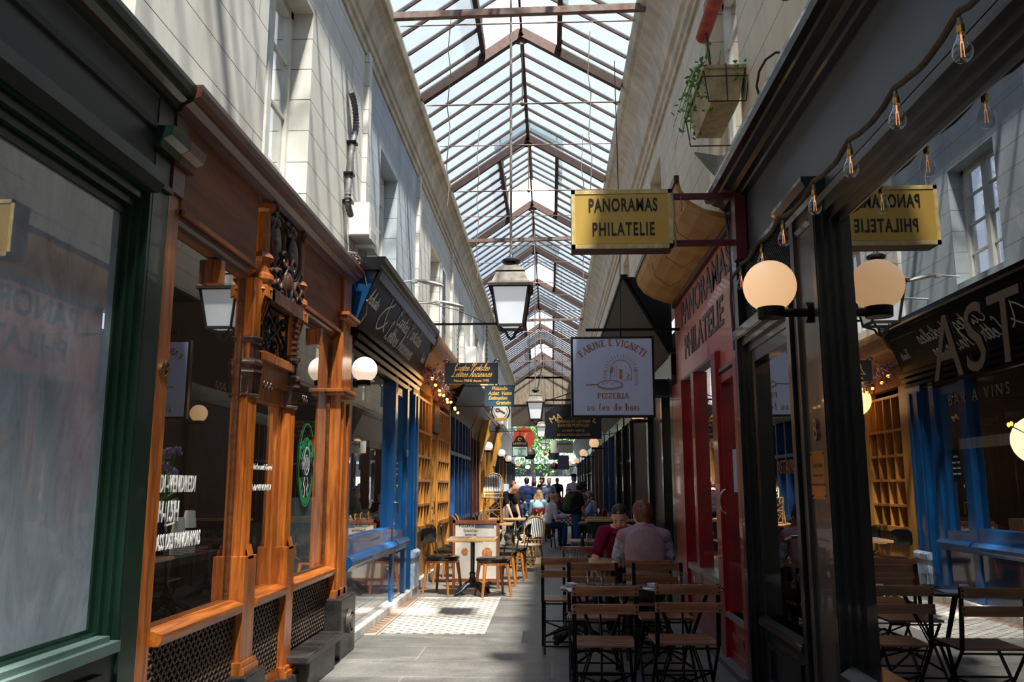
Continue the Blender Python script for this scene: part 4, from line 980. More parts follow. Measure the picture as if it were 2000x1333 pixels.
# gold letters on the big window
GL = paint('gold_glass_lettering', '#3a2814', .45, .2, vary=.1)
text('ASTAIR', (XR+.035, 3.42, 1.86), (0, -1, 0), Z3, .36, GL, r1, 'lettering', xs=1.0, depth=.001, spacing=1.1, align='LEFT')
text('BAR A VINS', (XR+.035, 3.1, 1.755), (0, -1, 0), Z3, .06, GL, r1, 'lettering', depth=.001, spacing=1.5)
# crossed timber braces inside the window
b = MB('R')
for y in (1.4, 2.9): b.bar((-.5, y-.7, .6), (-.5, y+.7, 2.7), .05, .05); b.bar((-.5, y+.7, .6), (-.5, y-.7, 2.7), .05, .05)
b.bar((-.5, .2, 1.65), (-.5, 4.2, 1.65), .05, .05); b.build('inner_brace', wood('pale_brace', '#7a6c58', '#a89a80', .6), r1)
# string of bulbs with its furry cable
cab = MB('R'); pts = []; y = .2; BUL = [1.5, 2.1, 2.65, 3.18, 3.7, 4.23, 4.82, 5.32, 5.92]
for a, c in zip(BUL, BUL[1:]):
    for q in range(8):
        t = q/8; pts.append((.13 + (.0 if c < 5 else .02), a+(c-a)*t, 3.0 - .035*math.sin(PI*t) + .008*random.random()))
pts += [(.13, 5.92, 3.0), (.1, 6.4, 3.02)]; cab.tube(pts, .013, 7); cab = cab.build('string_light_cable', paint('furry_brown_cable', '#4a3d2e', .95, vary=.5, scale=60)); tag(cab, 'furry brown cable of the bulb string slung along the black shopfront', 'cable')
M_BULB = glass_pane('clear_bulb_glass', ior=1.5); M_FIL = emis('warm_filament', '#d98a50', 1.0)
def bulb_parts(par):
    MB().lathe([(0, -.0), (.008, 0), (.009, -.022), (.013, -.024), (.013, -.03), (0, -.03)], n=12).build('bulb_holder', paint('grey_holder', '#77736c', .6), par)
    b = MB().lathe([(.0, -.03), (.0125, -.03)] + [(.0125+.001*(i % 2), -.032-.0045*i) for i in range(6)] + [(.0, -.06)], n=14); b.build('brass_cap', M_BRASS, par)
    MB().lathe([(.0125, -.056), (.014, -.066), (.02, -.08), (.028, -.096), (.0335, -.114), (.0335, -.13), (.028, -.146), (.016, -.158), (0, -.162)], n=18).build('glass_bulb', M_BULB, par, fix=False)
    b = MB()
    for k in (-1, 1): b.tube([(.004*k, 0, -.085), (.006*k, 0, -.14)], .0016, 5)
    b.tube([(0, 0, -.06), (0, 0, -.09)], .003, 6); b.build('filament', M_FIL, par)
proto = None
blab = ['nearest bulb at the top right corner of the window', 'second bulb down the string over the mirror window', 'third bulb down the string over the mirror window', 'fourth bulb down the string, above the window corner', 'bulb hanging over the grey pilaster cap', 'bulb over the left edge of the pilaster, above the globe lamp', 'bulb just above the round globe lamp by the door', 'bulb hanging left of the globe lamp near the red board']
for k, y in enumerate(BUL[1:]):
    z = 2.985
    if proto is None:
        proto = thing('light_bulb', 'clear filament light bulb, ' + blab[0], 'light bulb', (XR-.13, y, z), 0, 'bulbs on the string over the black shopfront'); bulb_parts(proto)
    else: dup(proto, (XR-.13, y, z), 0, 'clear filament light bulb, ' + blab[k])

# ---- globe wall lamps
M_GLOBE = emis('lit_opal_globe', '#ffc890', .5, '#ffe2c0')
M_GLOBEW = emis('bright_opal_globe', '#ffe6cc', .5, '#fff6e8')
def globe(label, side, y, z, x, r, mat, wall_x):
    t = thing('globe_wall_lamp', label, 'lamp', (x, y, z), 0, 'opal globe lamps along the passage')
    MB().ball((0, 0, 0), r, 32 if y < 12 else 18).build('globe', mat, t)
    b = MB(); d = wall_x - x
    b.lathe([(0, -r*1.25), (r*.5, -r*1.25), (r*.52, -r*.84), (0, -r*.84)], n=18); b.tube([(0, 0, -r*1.05), (d*.85, 0, -r*1.05)], r*.17, 10); b.build('bracket_arm', M_BLACKM, t)
    b = MB().lathe([(0, -.02), (r*.4, -.02), (r*.4, .02), (0, .02)], (d-(.02 if d > 0 else -.02), 0, -r*1.05), 14, 'x'); b.build('wall_plate', M_BLACKM, t)
    return t
globe('large warm globe lamp on the black pilaster, right foreground', 'R', 4.7, 2.56, 1.243, .146, M_GLOBE, XR-.03)
globe('bright white globe lamp in front of the blue shop window', 'L', 7.95, 2.55, -1.77, .122, M_GLOBEW, XL+.08)
for px, y, lab in ((.93, 12.4, 'warm globe lamp half hidden behind the square white pizzeria sign'), ):
    globe(lab, 'R', y, 2.5, 1.68*0+1.24+.25, .15, M_GLOBE, XR+.15) if False else globe(lab, 'R', y, 2.52, 1.28, .13, M_GLOBE, XR-.03)
for px, py, lab in ((1160, 868, 'right-hand globe lamp under the black arched stamp sign'), (1139, 887, 'right-hand globe lamp second beyond the arched stamp sign'), (1126, 902, 'right-hand globe lamp third beyond the arched stamp sign'), (1112, 907, 'farthest small globe lamp on the right side')):
    k = (px-1075)/1650; y = 1.11/((950-py)/1650)
    globe(lab, 'R', y, 2.56, k*y, .13, M_GLOBE, XR)
for px, py, lab in ((955, 874, 'nearest of the small far globe lamps on the golden oak front, left side'), (981, 887, 'second small globe lamp along the far left side'), (994, 898, 'third small globe lamp along the far left side'), (1013, 908, 'fourth small globe lamp along the far left side'), (1031, 914, 'farthest tiny globe lamp on the left side')):
    k = (px-1075)/1650; y = 1.11/((950-py)/1650)
    globe(lab, 'L', y, 2.56, k*y, .13, M_GLOBEW if px < 985 else M_GLOBE, XL)

# ---- red stamp shop
r2 = thing('shopfront', 'red stamp shop front with faded board lettered PANORAMAS PHILATELIE', 'shopfront')
b = MB('R').box(-.1, .0, 7.45, 10.0, 2.62, 3.62).box(-.1, .0, 6.6, 7.45, 2.45, 3.62); b.build('fascia_board', M_PINKRED, r2)
b = MB('R').box(-.1, .02, 7.43, 10.0, 2.6, 2.63).box(-.1, .02, 6.6, 7.45, 2.43, 2.46); b.build('fascia_edge', paint('grey_edge', '#77736a', .5), r2)
LB = paint('charcoal_board_lettering', '#3a2f31', .45, vary=.1)
text('PANORAMAS', (XR-.004, 8.15, 3.22), (0, -1, 0), Z3, .38, LB, r2, 'lettering', xs=1.18, depth=.003, bold=.006)
text('PHILATELIE', (XR-.004, 8.25, 2.83), (0, -1, 0), Z3, .36, LB, r2, 'lettering', xs=1.18, depth=.003, bold=.006)
b = MB('R').box(-.1, .06, 9.3, 9.98, 0, 2.6).box(-.1, .04, 8.62, 8.78, .62, 2.6).box(-.1, .05, 7.42, 7.62, 0, 2.62).box(-.1, .05, 6.6, 6.72, 0, 2.45).box(-.1, .03, 7.62, 9.3, 0, .6)
b.build('pilaster', M_RED, r2, bevel=.004)
b = MB('R').box(-.04, .05, 7.62, 9.3, .6, .66).box(-.04, .045, 6.72, 7.42, .38, .42); b.build('sill', paint('pale_metal_sill', '#9a9890', .35, .5), r2)
pane_('R', 7.62, 9.3, .66, 2.6, -.03, M_GLASSR, r2)
d_ = MB('R'); frame_(d_, 6.72, 7.42, .05, 2.4, .07, -.06, .02); d_.box(-.06, .01, 6.75, 7.4, .05, .42).box(.01, .03, 6.85, 7.25, .22, .28); d_ = d_.build('door', M_RED, r2)
pane_('R', 6.79, 7.35, .42, 2.33, -.03, M_GLASSR, d_)
MB('R').tube([(.02+.05*math.sin(a), 7.33, 1.32+.1*math.cos(a)) for a in [PI*k/8 for k in range(9)]], .009, 7).build('door_handle', paint('polished_steel', '#b9b9bc', .2, .9), d_)
MB('R').box(-.025, -.024, 6.95, 7.2, 1.4, 1.75).build('door_notice', paint('lilac_paper', '#b7b2c4', .7), d_)
MB('R').box(.02, .024, 7.45, 7.58, 1.25, 1.7).build('paper_notice', paint('cream_paper', '#cfc6b4', .7), r2)
b = MB('R').box(-.1, .1, 6.6, 10.0, 0, .05); b.build('plinth', paint('grey_step', '#6d6a66', .6), r2)
b = MB('R'); cv = [(.0, 3.58), (.12, 3.6), (.26, 3.65), (.37, 3.72), (.44, 3.82), (.46, 3.92), (.43, 3.92), (.41, 3.84), (.34, 3.74), (.24, 3.68), (.0, 3.62)]
prof_(b, cv, 6.66, 9.9); b.build('curved_canopy', M_YELLOWSOF, r2)
b = MB('R').box(.43, .47, 6.64, 9.92, 3.9, 3.96).box(-.02, .04, 6.64, 9.92, 3.53, 3.6); b.build('canopy_edge', paint('maroon_edge', '#3d1a1a', .4), r2)
cb = MB('R').tube([(.05, 6.62, 3.95), (.08, 6.63, 3.7), (.04, 6.6, 3.3), (.06, 6.61, 2.9), (.05, 6.6, 2.5)], .012, 6).tube([(.03, 6.66, 3.95), (.06, 6.66, 3.6), (.03, 6.65, 3.0)], .008, 6)
for k in range(3): cb.tube([(.1, 7.2+.8*k, 3.6), (.2, 7.3+.8*k, 3.56), (.36, 7.25+.8*k, 3.66), (.42, 7.1+.8*k, 3.8)], .003, 5)
tag(cb.build('electric_cable', paint('dusty_cable', '#4d463f', .7)), 'loose electric cables at the junction of the black and red shopfronts', 'cable')

# ---- projecting gold box sign
t = thing('projecting_sign', 'gold box sign lettered PANORAMAS PHILATELIE on maroon arms', 'sign', (.555, 6.18, 3.445))
MB().box(-.38, .38, 0, .2, -.225, .225, .006).build('sign_box', paint('sign_box_maroon', '#4a2c1c', .5), t)
MB().box(-.352, .352, -.004, .0, -.195, .195).build('sign_face', paint('gold_sign_face', '#c9a24c', .42, .25, vary=.12, scale=1.2), t)
b = MB(); 
for a in ((-.38, -.352, -.23, .23), (.352, .38, -.23, .23)): b.box(a[0], a[1], -.008, .01, a[2], a[3])
b.box(-.38, .38, -.008, .01, .198, .23).box(-.38, .38, -.008, .01, -.23, -.198); b.build('sign_rim', paint('cream_gold_rim', '#d3b878', .5, .1, vary=.3, scale=14), t)
text('PANORAMAS', (.01, -.006, .06), (1, 0, 0), Z3, .145, M_BLACKLET, t, xs=.56, bold=.003, spacing=1.12)
text('PHILATELIE', (.01, -.006, -.13), (1, 0, 0), Z3, .145, M_BLACKLET, t, xs=.56, bold=.003, spacing=1.18)
b = MB().box(.38, .87, .04, .08, .17, .21).box(.38, .9, .04, .08, -.2, -.16); b.build('support_arm', paint('maroon_iron', '#54161e', .4), t)
MB().box(.85, .93, .0, .12, -.32, .36).build('mounting_post', paint('maroon_iron', '#54161e', .4), t)
MB().tube([(.385, -.01, .2), (.395, -.015, .05), (.39, -.01, -.1), (.4, -.01, -.23)], .008, 6).tube([(.45, .02, .18), (.46, .02, .1), (.45, .02, .06)], .005, 5).build('sign_cable', M_ROPE, t)
# ---- white pizzeria sign
t = thing('hanging_sign', 'square white pizzeria sign with copper lettering and an oven drawing', 'sign', (.72, 9.6, 2.68))
b = MB(); frame_(b, 0, 0, 0, 0, 0, 0, 0) if False else None
b = MB().box(-.475, .475, 0, .08, -.465, .465, .004); b.build('sign_frame', M_BLACK, t)
MB().box(-.448, .448, -.004, 0, -.438, .438).build('sign_face', paint('lilac_white_face', '#ccd6f2', .35, vary=.03), t)
CU = paint('copper_lettering', '#a8693c', .5, vary=.05)
ribbons(serif_strokes('FARINE E VIGNETI', .078, arc=.52, xs=.86), (0, -.005, .355), (1, 0, 0), Z3, CU, t)
ribbons(serif_strokes('PIZZERIA', .062), (0, -.005, -.25), (1, 0, 0), Z3, CU, t)
ribbons(serif_strokes('au feu de bois', .075, gap=.08), (0, -.005, -.385), (1, 0, 0), Z3, CU, t)
dr_ = [(arc_(.09, .05, .12, .12, 180, 0, 14), .006), ([(-.03, .05), (-.03, -.06)], .006), ([(.21, .05), (.21, -.06), (.12, -.06)], .006), ([(-.31, -.115), (-.17, -.11)], .012), (arc_(-.03, -.11, .14, .045, 0, 360, 24), .007), (arc_(-.03, -.118, .15, .05, 190, 350, 14), .006), ([(.0, .09), (-.02, .02)], .02), ([(.04, .12), (.04, -.04)], .004), ([(.02, .11), (.02, -.04)], .004)]
dr_ += [([(.09+.14*math.cos(a), .05+.14*math.sin(a)), (.09+.19*math.cos(a), .05+.19*math.sin(a))], .003) for a in [PI*k/16 for k in range(17)]]
dr_ += [([(.24, .06-.022*k), (.28+.012*(k % 2), .06-.022*k)], .003) for k in range(9)] + [([(-.07, .04-.022*k), (-.11, .04-.022*k)], .003) for k in range(5)]
dr_ += [([(-.12+.05*k, -.105+.015*(k % 2)), (-.1+.05*k, -.1+.012*(k % 2))], .008) for k in range(5)]
ribbons(dr_, (0, -.005, .02), (1, 0, 0), Z3, CU, t, 'oven_drawing')
ribbons([([(.09, .045), (.09, -.07)], .035), ([(.16, .0), (.19, -.03), (.16, -.05), (.19, -.07)], .01)], (0, -.005, .04), (1, 0, 0), Z3, paint('orange_flame', '#b9803a', .5), t, 'oven_drawing')
b = MB().bar((.1, .04, .465), (.1, .04, .55), .02, .02).bar((-.3, .04, .55), (.85, .04, .55), .03, .03); b.tube([(.1, .04, .5), (.12, .05, 1.6), (.1, .05, 3.9)], .006, 5); b.build('hanging_bar', M_BLACKM, t)

# ---- dark fronts beyond with tilted awning board
r3 = thing('shopfront', 'black shopfront with steeply tilted board above it, beyond the red shop', 'shopfront')
b = MB('R').prism([(.0, 2.95), (.05, 3.0), (.7, 3.5), (.78, 3.58), (.28, 4.2), (.2, 4.2), (.0, 3.9)], 10.05, 10.2, 'y')
b = MB('R'); b.quad((.0, 10.1, 3.0), (.02, 12.9, 3.0), (.62, 12.9, 3.95), (.55, 10.1, 3.95))
b = MB('R').prism([(.02, 3.02), (.06, 3.0), (.6, 3.95), (.56, 3.98)], 10.1, 15.0, 'y'); b.prism([(.02, 3.02), (.58, 3.97), (.02, 3.97)], 10.1, 10.13, 'y').prism([(.02, 3.02), (.58, 3.97), (.02, 3.97)], 14.96, 15.0, 'y').box(.54, .62, 10.08, 15.02, 3.95, 4.0)
b.build('tilted_board', M_BLACKF, r3)
text('AU FEU DE BOIS', (XR-.2, 11.6, 3.23), (0, -1, 0), (-.56, 0, .95), .16, GL, r3, 'lettering', xs=.9)
b = MB('R').box(-.1, .06, 10.0, 10.2, 0, 3.0).box(-.1, .03, 11.2, 11.35, 0, 3.0).box(-.1, .08, 12.4, 12.6, 0, 3.0).box(-.1, .05, 10.0, 15.0, 2.75, 3.02).box(-.1, .02, 10.0, 15.0, 0, .5); b.build('pilaster', M_BLKWOOD, r3)
pane_('R', 10.2, 11.2, .5, 2.75, -.03, M_GLASSR, r3)
b = MB('R'); 
for k in range(26): b.prism([(0, 12.62+k*.09), (.035, 12.65+k*.09), (.035, 12.68+k*.09), (0, 12.705+k*.09)], .1, 2.7, 'z')
b.box(-.05, 0, 11.35, 15, 0, 2.75); b.build('ribbed_shutter', paint('blue_grey_shutter', '#323a42', .45, .2, vary=.1), r3)
b = MB('R').box(.02, .26, 10.4, 10.75, 2.55, 2.72).box(.05, .3, 10.5, 10.62, 2.73, 2.76); tag(b.build('outdoor_speaker', paint('dark_device', '#1a1a1c', .5)), 'small dark box fitting under the tilted black board', 'fitting')
plain_front('R', 15.0, 18.6, M_BLKWOOD, M_BLACKF, 'black glazed shopfront on the right with slim verticals', 2, panemat=M_GLASSR, muntin=.3)
plain_front('R', 18.6, 23.0, paint('navy_blue_paint', '#16345e', .35, vary=.2), M_BLACKF, 'navy blue shopfront on the right behind the standing customers', 2)
plain_front('R', 23.0, 29.5, M_DWOOD, M_DWOOD, 'dark brown shopfront with fairy lights on the right', 3)
plain_front('R', 29.5, 45.4, M_BLKWOOD, M_BLACKF, 'long dark glazed front nearest the street on the right', 5, muntin=.5)

# ---- cables, planter, pendant on the right
t = thing('window_planter', 'dusty cream balcony planter with trailing green weeds high on the right wall', 'planter', (1.27, 5.75, 4.16))
b = MB(); 
vs = [(-.1, -.02, 0), (.1, -.02, 0), (.1, .62, 0), (-.1, .62, 0), (-.14, -.06, .24), (.14, -.06, .24), (.14, .66, .24), (-.14, .66, .24)]
b.add(vs, [(0, 3, 2, 1), (0, 1, 5, 4), (1, 2, 6, 5), (2, 3, 7, 6), (3, 0, 4, 7)]); b.box(-.155, .155, -.075, .675, .235, .26).box(-.12, .12, -.04, .64, .2, .21)
b.build('planter_box', paint('dusty_cream_plastic', '#b39f78', .6, vary=.35, scale=10), t)
b = MB().tube([(-.16, -.1, .2), (-.13, -.1, -.03), (.13, -.1, -.03), (.16, -.1, .2)], .006, 6).tube([(-.17, -.09, .16), (-.17, .68, .16)], .006, 6).tube([(-.16, -.1, .16), (.2, -.1, .16)], .005, 6).tube([(0, -.09, .26), (0, -.1, -.03)], .005, 5).tube([(-.16, .7, .2), (-.13, .7, -.03), (.2, .7, -.03)], .006, 6)
b.build('wire_holder', M_IRON, t)
LEAF = paint('weed_green', '#4f8a2e', .6, vary=.4, scale=30)
b = MB(); random.seed(21)
for k in range(150):
    a = random.random()*2*PI; rr = random.random()
    c = Vector((-.1-.22*rr*random.random()+.0*math.cos(a), random.random()*.75-.1, .28 - .5*rr*(random.random()*.9) + .22*random.random()*(1-rr)))
    if k % 4 == 0: c = Vector((.05+.1*random.random(), random.random()*.3-.1, .2*random.random()+.1))
    d = Vector((random.uniform(-1, 1), random.uniform(-1, 1), random.uniform(-.5, 1))).normalized()*.028; e = d.cross(Vector((0.3, .2, 1))).normalized()*.013
    b.add([c-d, c+e, c+d, c-e], [(0, 1, 2, 3)])
for k in range(16):
    y = random.random()*.6; b.tube([(-.08, y, .25), (-.16-.05*random.random(), y-.05, .3), (-.2-.1*random.random(), y-.1*random.random(), .1-.3*random.random())], .0022, 4)
for k in range(4): b.tube([(-.02, .1+.1*k, .25), (-.0, .05+.1*k, .4+.05*random.random())], .003, 4)
b.build('weeds', LEAF, t, fix=False)
b = MB('R').prism([(.02, 4.1), (.3, 4.15), (.02, 3.8)], 6.62, 6.65, 'y'); tag(b.build('zinc_bracket', paint('zinc', '#8d8c88', .5, .4, vary=.3)), 'dented grey metal bracket below the planter', 'bracket')
t = thing('pendant_holder', 'small dusty lamp holder hanging on a thin tube at the upper right', 'pendant lamp', (1.02, 3.35, 3.53))
MB().lathe([(0, -.03), (.022, -.03), (.026, 0), (.024, .05), (.012, .062), (0, .062)], n=18).build('holder_cup', paint('dusty_holder', '#7d7466', .7, vary=.3), t)
MB().tube([(0, 0, .06), (.0, -.0, .4), (.01, 0, 3.1)], .006, 7).build('hanging_tube', paint('grey_tube', '#6d6a66', .6), t)
t = MB('R').tube([(.1, 5.1, 3.75), (.15, 5.08, 3.84), (.185, 5.03, 3.93), (.18, 4.97, 4.0), (.15, 4.92, 4.05), (.1, 4.87, 4.07), (.05, 4.85, 4.06)], .008, 7); tag(t.build('bent_pipe', M_IRON), 'short bent rusty pipe behind the black cornice, upper right', 'pipe')
# rolled red blind and rods in the upper right window
t = thing('rolled_blind', 'rolled faded red blind hanging in the upper right window', 'blind', (1.36, 6.35, 5.3))
MB().tube([(0, -.35, .02), (0, .55, .02)], .06, 12).tube([(.02, -.35, .1), (.02, .55, .08)], .04, 10).build('blind_roll', paint('faded_red_cloth', '#a3412e', .8, vary=.4, scale=12), t)
MB().tube([(0, .4, 0), (0, .2, -.65)], .012, 6).build('blind_rod', M_IRON, t)

# ================================================================== lanterns
def lantern(label, x, y, zbot, s, chain_top, lit='#e9ecf2', strength=.25):
    t = thing('hanging_lantern', label, 'lantern', (x, y, zbot), 0, 'street lanterns hung down the middle of the passage')
    w0, w1 = .135*s, .2*s; h = .42*s; z0 = .13*s
    b = MB()
    for i in range(4):
        a0 = PI/4 + i*PI/2; a1 = a0 + PI/2; k = 1.36
        p = [(w0*k*math.cos(a0), w0*k*math.sin(a0), z0), (w0*k*math.cos(a1), w0*k*math.sin(a1), z0), (w1*k*math.cos(a1), w1*k*math.sin(a1), z0+h), (w1*k*math.cos(a0), w1*k*math.sin(a0), z0+h)]
        b.add(p, [(0, 1, 2, 3)])
    b.build('frosted_panel', emis('frosted_lantern_glass', lit, strength, '#e6e9ee'), t, fix=False)
    f = MB(); k = 1.41
    for i in range(4):
        a0 = PI/4 + i*PI/2; c, s_ = math.cos(a0), math.sin(a0)
        f.bar((w0*k*c, w0*k*s_, z0), (w1*k*c, w1*k*s_, z0+h), .022*s, .022*s)
        a1 = a0+PI/2
        f.bar((w0*k*c, w0*k*s_, z0), (w0*k*math.cos(a1), w0*k*math.sin(a1), z0), .024*s, .03*s)
        f.bar((w1*k*c, w1*k*s_, z0+h), (w1*k*math.cos(a1), w1*k*math.sin(a1), z0+h), .03*s, .03*s)
        # scrolled feet
        f.tube([(w0*k*c, w0*k*s_, z0), (w0*.9*c, w0*.9*s_, z0-.03*s), (w0*.55*c, w0*.55*s_, z0-.05*s), (w0*.35*c, w0*.35*s_, z0-.1*s), (0, 0, z0-.13*s)], .012*s, 6)
    f.build('frame', paint('lantern_iron', '#3a3431', .5, .4, vary=.3), t)
    r = MB()
    def ring(w, z): return [(w*k*math.cos(PI/4+i*PI/2), w*k*math.sin(PI/4+i*PI/2), z) for i in range(4)]
    lv = [ring(w1*1.16, z0+h-.01*s), ring(w1*1.2, z0+h+.02*s), ring(w1*.98, z0+h+.05*s), ring(w1*.72, z0+h+.17*s), ring(w1*.78, z0+h+.175*s), ring(w1*.74, z0+h+.2*s), ring(w1*.3, z0+h+.26*s)]
    vs = sum(lv, []); fs = [(i*4+j, i*4+(j+1) % 4, i*4+4+(j+1) % 4, i*4+4+j) for i in range(len(lv)-1) for j in range(4)] + [(24, 25, 26, 27)]
    r.add(vs, fs); r.build('roof', paint('weathered_lantern_roof', '#8d857a', .5, .3, vary=.45, scale=9, c2='#5a5048'), t)
    zc = z0+h+.26*s
    MB().lathe([(0, zc-.02), (.07*s, zc-.02), (.075*s, zc+.01), (.045*s, zc+.02), (.05*s, zc+.03), (.095*s, zc+.035), (.1*s, zc+.06), (.06*s, zc+.085), (.03*s, zc+.095), (.016*s, zc+.13), (0, zc+.13)], n=20).build('finial', paint('dark_finial', '#3e4143', .4, .5), t)
    zt = chain_top - zbot
    MB().tube([(0, 0, zc+.12*s), (0, 0, zt)], .014*s, 8).build('hanging_rod', paint('scuffed_grey_rod', '#8a7f76', .6, .2, vary=.5, scale=30), t)
    return t
lantern('nearest and largest frosted lantern hanging on a long rod', -.41, 8.9, 3.0, 1.0, 7.57)
for px, pyt, pyb, y, lab in ((1047, 772, 832, 19.5, 'second hanging lantern down the middle, above the market crowd'), (1058, 827, 862, 29, 'third hanging lantern, seen just under the second'), (1063, 862, 884, 38, 'farthest small lantern before the street mouth')):
    k = (px-1075)/1650; zb = 1.45 + (950-pyb)/1650*y
    s = ((pyb-pyt)/1650*y)/.78
    lantern(lab, k*y, y, zb, s, 7.57, '#f0e2cc', .5)
# bare hanging wires in the roof
for x, y, z0, z1, lab in ((-1.15, 9.2, 4.6, 7.0, 'nearest frayed wire dangling from the roof on the left'), (-1.1, 12.6, 4.6, 7.03, 'second frayed wire dangling on the left, farther down'), (.52, 9.8, 4.3, 7.06, 'frayed wire dangling on the right above the gold box sign'), (.55, 12.9, 4.2, 7.05, 'farther wire dangling on the right behind the gold sign')):
    b = MB()
    b.tube([(x+.02*math.sin(i*2.1), y, z0+(z1-z0)*i/10) for i in range(11)], .006, 5)
    tag(b.build('dangling_wire', M_ROPE), lab, 'wire')
# ================================================================== furniture
M_SLAT = wood('varnished_brown_slat', '#6e4028', '#a56c4a', 0.35, (.9, 9, 9), coat=.4)
M_CHAIRLEG = wood('orange_beech', '#a0581f', '#c9803a', 0.35, (9, 9, .8), coat=.3)
M_PAD = paint('black_vinyl', '#0e0f12', 0.3, vary=.05, coat=.3)
M_GOLDTUBE = paint('brassy_tube', '#8f7440', .3, .8)
M_TABLEWOOD = wood('pale_table_board', '#a87a48', '#d0a26a', .4, (.8, 8, 8), coat=.2)
M_CAST = paint('silvery_black_cast_iron', '#23252a', .35, .7, vary=.5, scale=18, c2='#5c6068')
M_RATTAN = paint('tan_rattan_cane', '#b98a4e', .45, vary=.3, scale=30, c2='#8a5f30')
M_DARKTOP = paint('dark_round_top', '#1b1a1e', .25, vary=.2, coat=.4)
def weave_mat():
    m, t, b = newmat('black_and_white_weave'); L = t.links.new
    co = N(t, 'ShaderNodeTexCoord'); w = N(t, 'ShaderNodeTexWave', bands_direction='X'); w.inputs['Scale'].default_value = 9.5
    L(co.outputs['Object'], w.inputs['Vector']); r = N(t, 'ShaderNodeValToRGB'); r.color_ramp.interpolation = 'CONSTANT'
    r.color_ramp.elements[0].color = lin('#16181c'); r.color_ramp.elements[1].position = .5; r.color_ramp.elements[1].color = lin('#d9d6cc')
    L(w.outputs['Color'], r.inputs['Fac']); L(r.outputs['Color'], b.inputs['Base Color']); b.inputs['Roughness'].default_value = .5; return m
M_WEAVE = weave_mat()
def bistro_parts(t):
    b = MB()
    for k in range(6): b.box(-.205, .205, -.17+k*.06, -.118+k*.06, .438, .455, .003)
    b.build('seat', M_SLAT, t)
    for z in (.655, .765): MB().box(-.21, .21, -.262, -.246, z, z+.062, .003).build('back_slat', M_SLAT, t)
    for s in (-1, 1):
        b = MB().bar((s*.195, -.24, .83), (s*.195, -.19, .44), .008, .028, (1, 0, 0)).bar((s*.195, -.19, .44), (s*.2, .2, .0), .008, .02, (1, 0, 0))
        for z in (.67, .7, .78, .81): b.ball((s*.195, -.266, z), .006, 6)
        b.build('leg', M_BLACKM, t)
        b = MB().bar((s*.18, .16, .43), (s*.18, -.22, .0), .008, .02, (1, 0, 0)); b.build('leg', M_BLACKM, t)
    b = MB()
    for z, y, w in ((.04, .165, .4), (.06, -.17, .36), (.25, -.0, .37), (.42, .16, .37), (.42, -.17, .38)): b.bar((-w/2, y, z), (w/2, y, z), .012, .012)
    b.bar((-.2, .13, .08), (.0, .04, .2), .006, .016).bar((.2, .13, .08), (.0, .04, .2), .006, .016).bar((-.19, -.12, .13), (.19, -.02, .25), .005, .014).bar((.19, -.12, .13), (-.19, -.02, .25), .005, .014)
    b.build('brace', M_BLACKM, t)
bp = thing('folding_chair', 'slatted brown folding bistro chair in the left foreground, back to the viewer', 'chair', (.34, 5.8, 0), 0, 'slatted folding bistro chairs'); bistro_parts(bp)
for x, y, rz, lab in ((.87, 5.9, .02, 'slatted brown folding chair in the right foreground, back to the viewer'),
                      (.34, 6.92, PI, 'slatted folding chair facing the viewer across the left round table'),
                      (.88, 6.94, PI+.05, 'slatted folding chair facing the viewer across the right round table, nearest the red wall'),
                      (.12, 7.95, 0, 'slatted folding chair at the left end of the pale plank table'),
                      (.82, 7.71, 0, 'slatted folding chair that the woman with the mauve sweater sits on'),
                      (.33, 9.3, 0, 'slatted folding chair at the table behind the man in maroon'),
                      (.68, 8.9, PI, 'slatted folding chair under the man in the maroon polo shirt'),
                      ):
    dup(bp, (x, y, 0), rz, lab)
def round_table(x, y, r, lab, z=.735):
    t = thing('round_table', lab, 'table', (x, y, 0))
    MB().lathe([(0, z-.02), (r-.01, z-.02), (r, z-.012), (r, z-.004), (r-.006, z), (0, z)], n=40).build('tabletop', M_DARKTOP, t)
    for k in range(3):
        a = 2*PI*k/3+.4; c, s = math.cos(a), math.sin(a)
        MB().tube([(r*.75*c, r*.75*s, z-.02), (r*.2*c, r*.2*s, z*.5), (r*.62*c, r*.62*s, .015)], .008, 7).tube([(r*.8*c, r*.8*s, z-.02), (r*.26*c, r*.26*s, z*.5), (r*.7*c, r*.7*s, .015)], .006, 6).build('leg', M_BLACKM, t)
    MB().lathe([(r*.24, z*.5-.01), (r*.26, z*.5-.01), (r*.26, z*.5+.01), (r*.24, z*.5+.01)], n=20).build('ring_brace', M_BLACKM, t)
    return t
round_table(.36, 6.3, .3, 'dark round bistro table behind the left foreground chair')
round_table(.93, 6.32, .3, 'dark round bistro table behind the right foreground chair, beside the red wall')
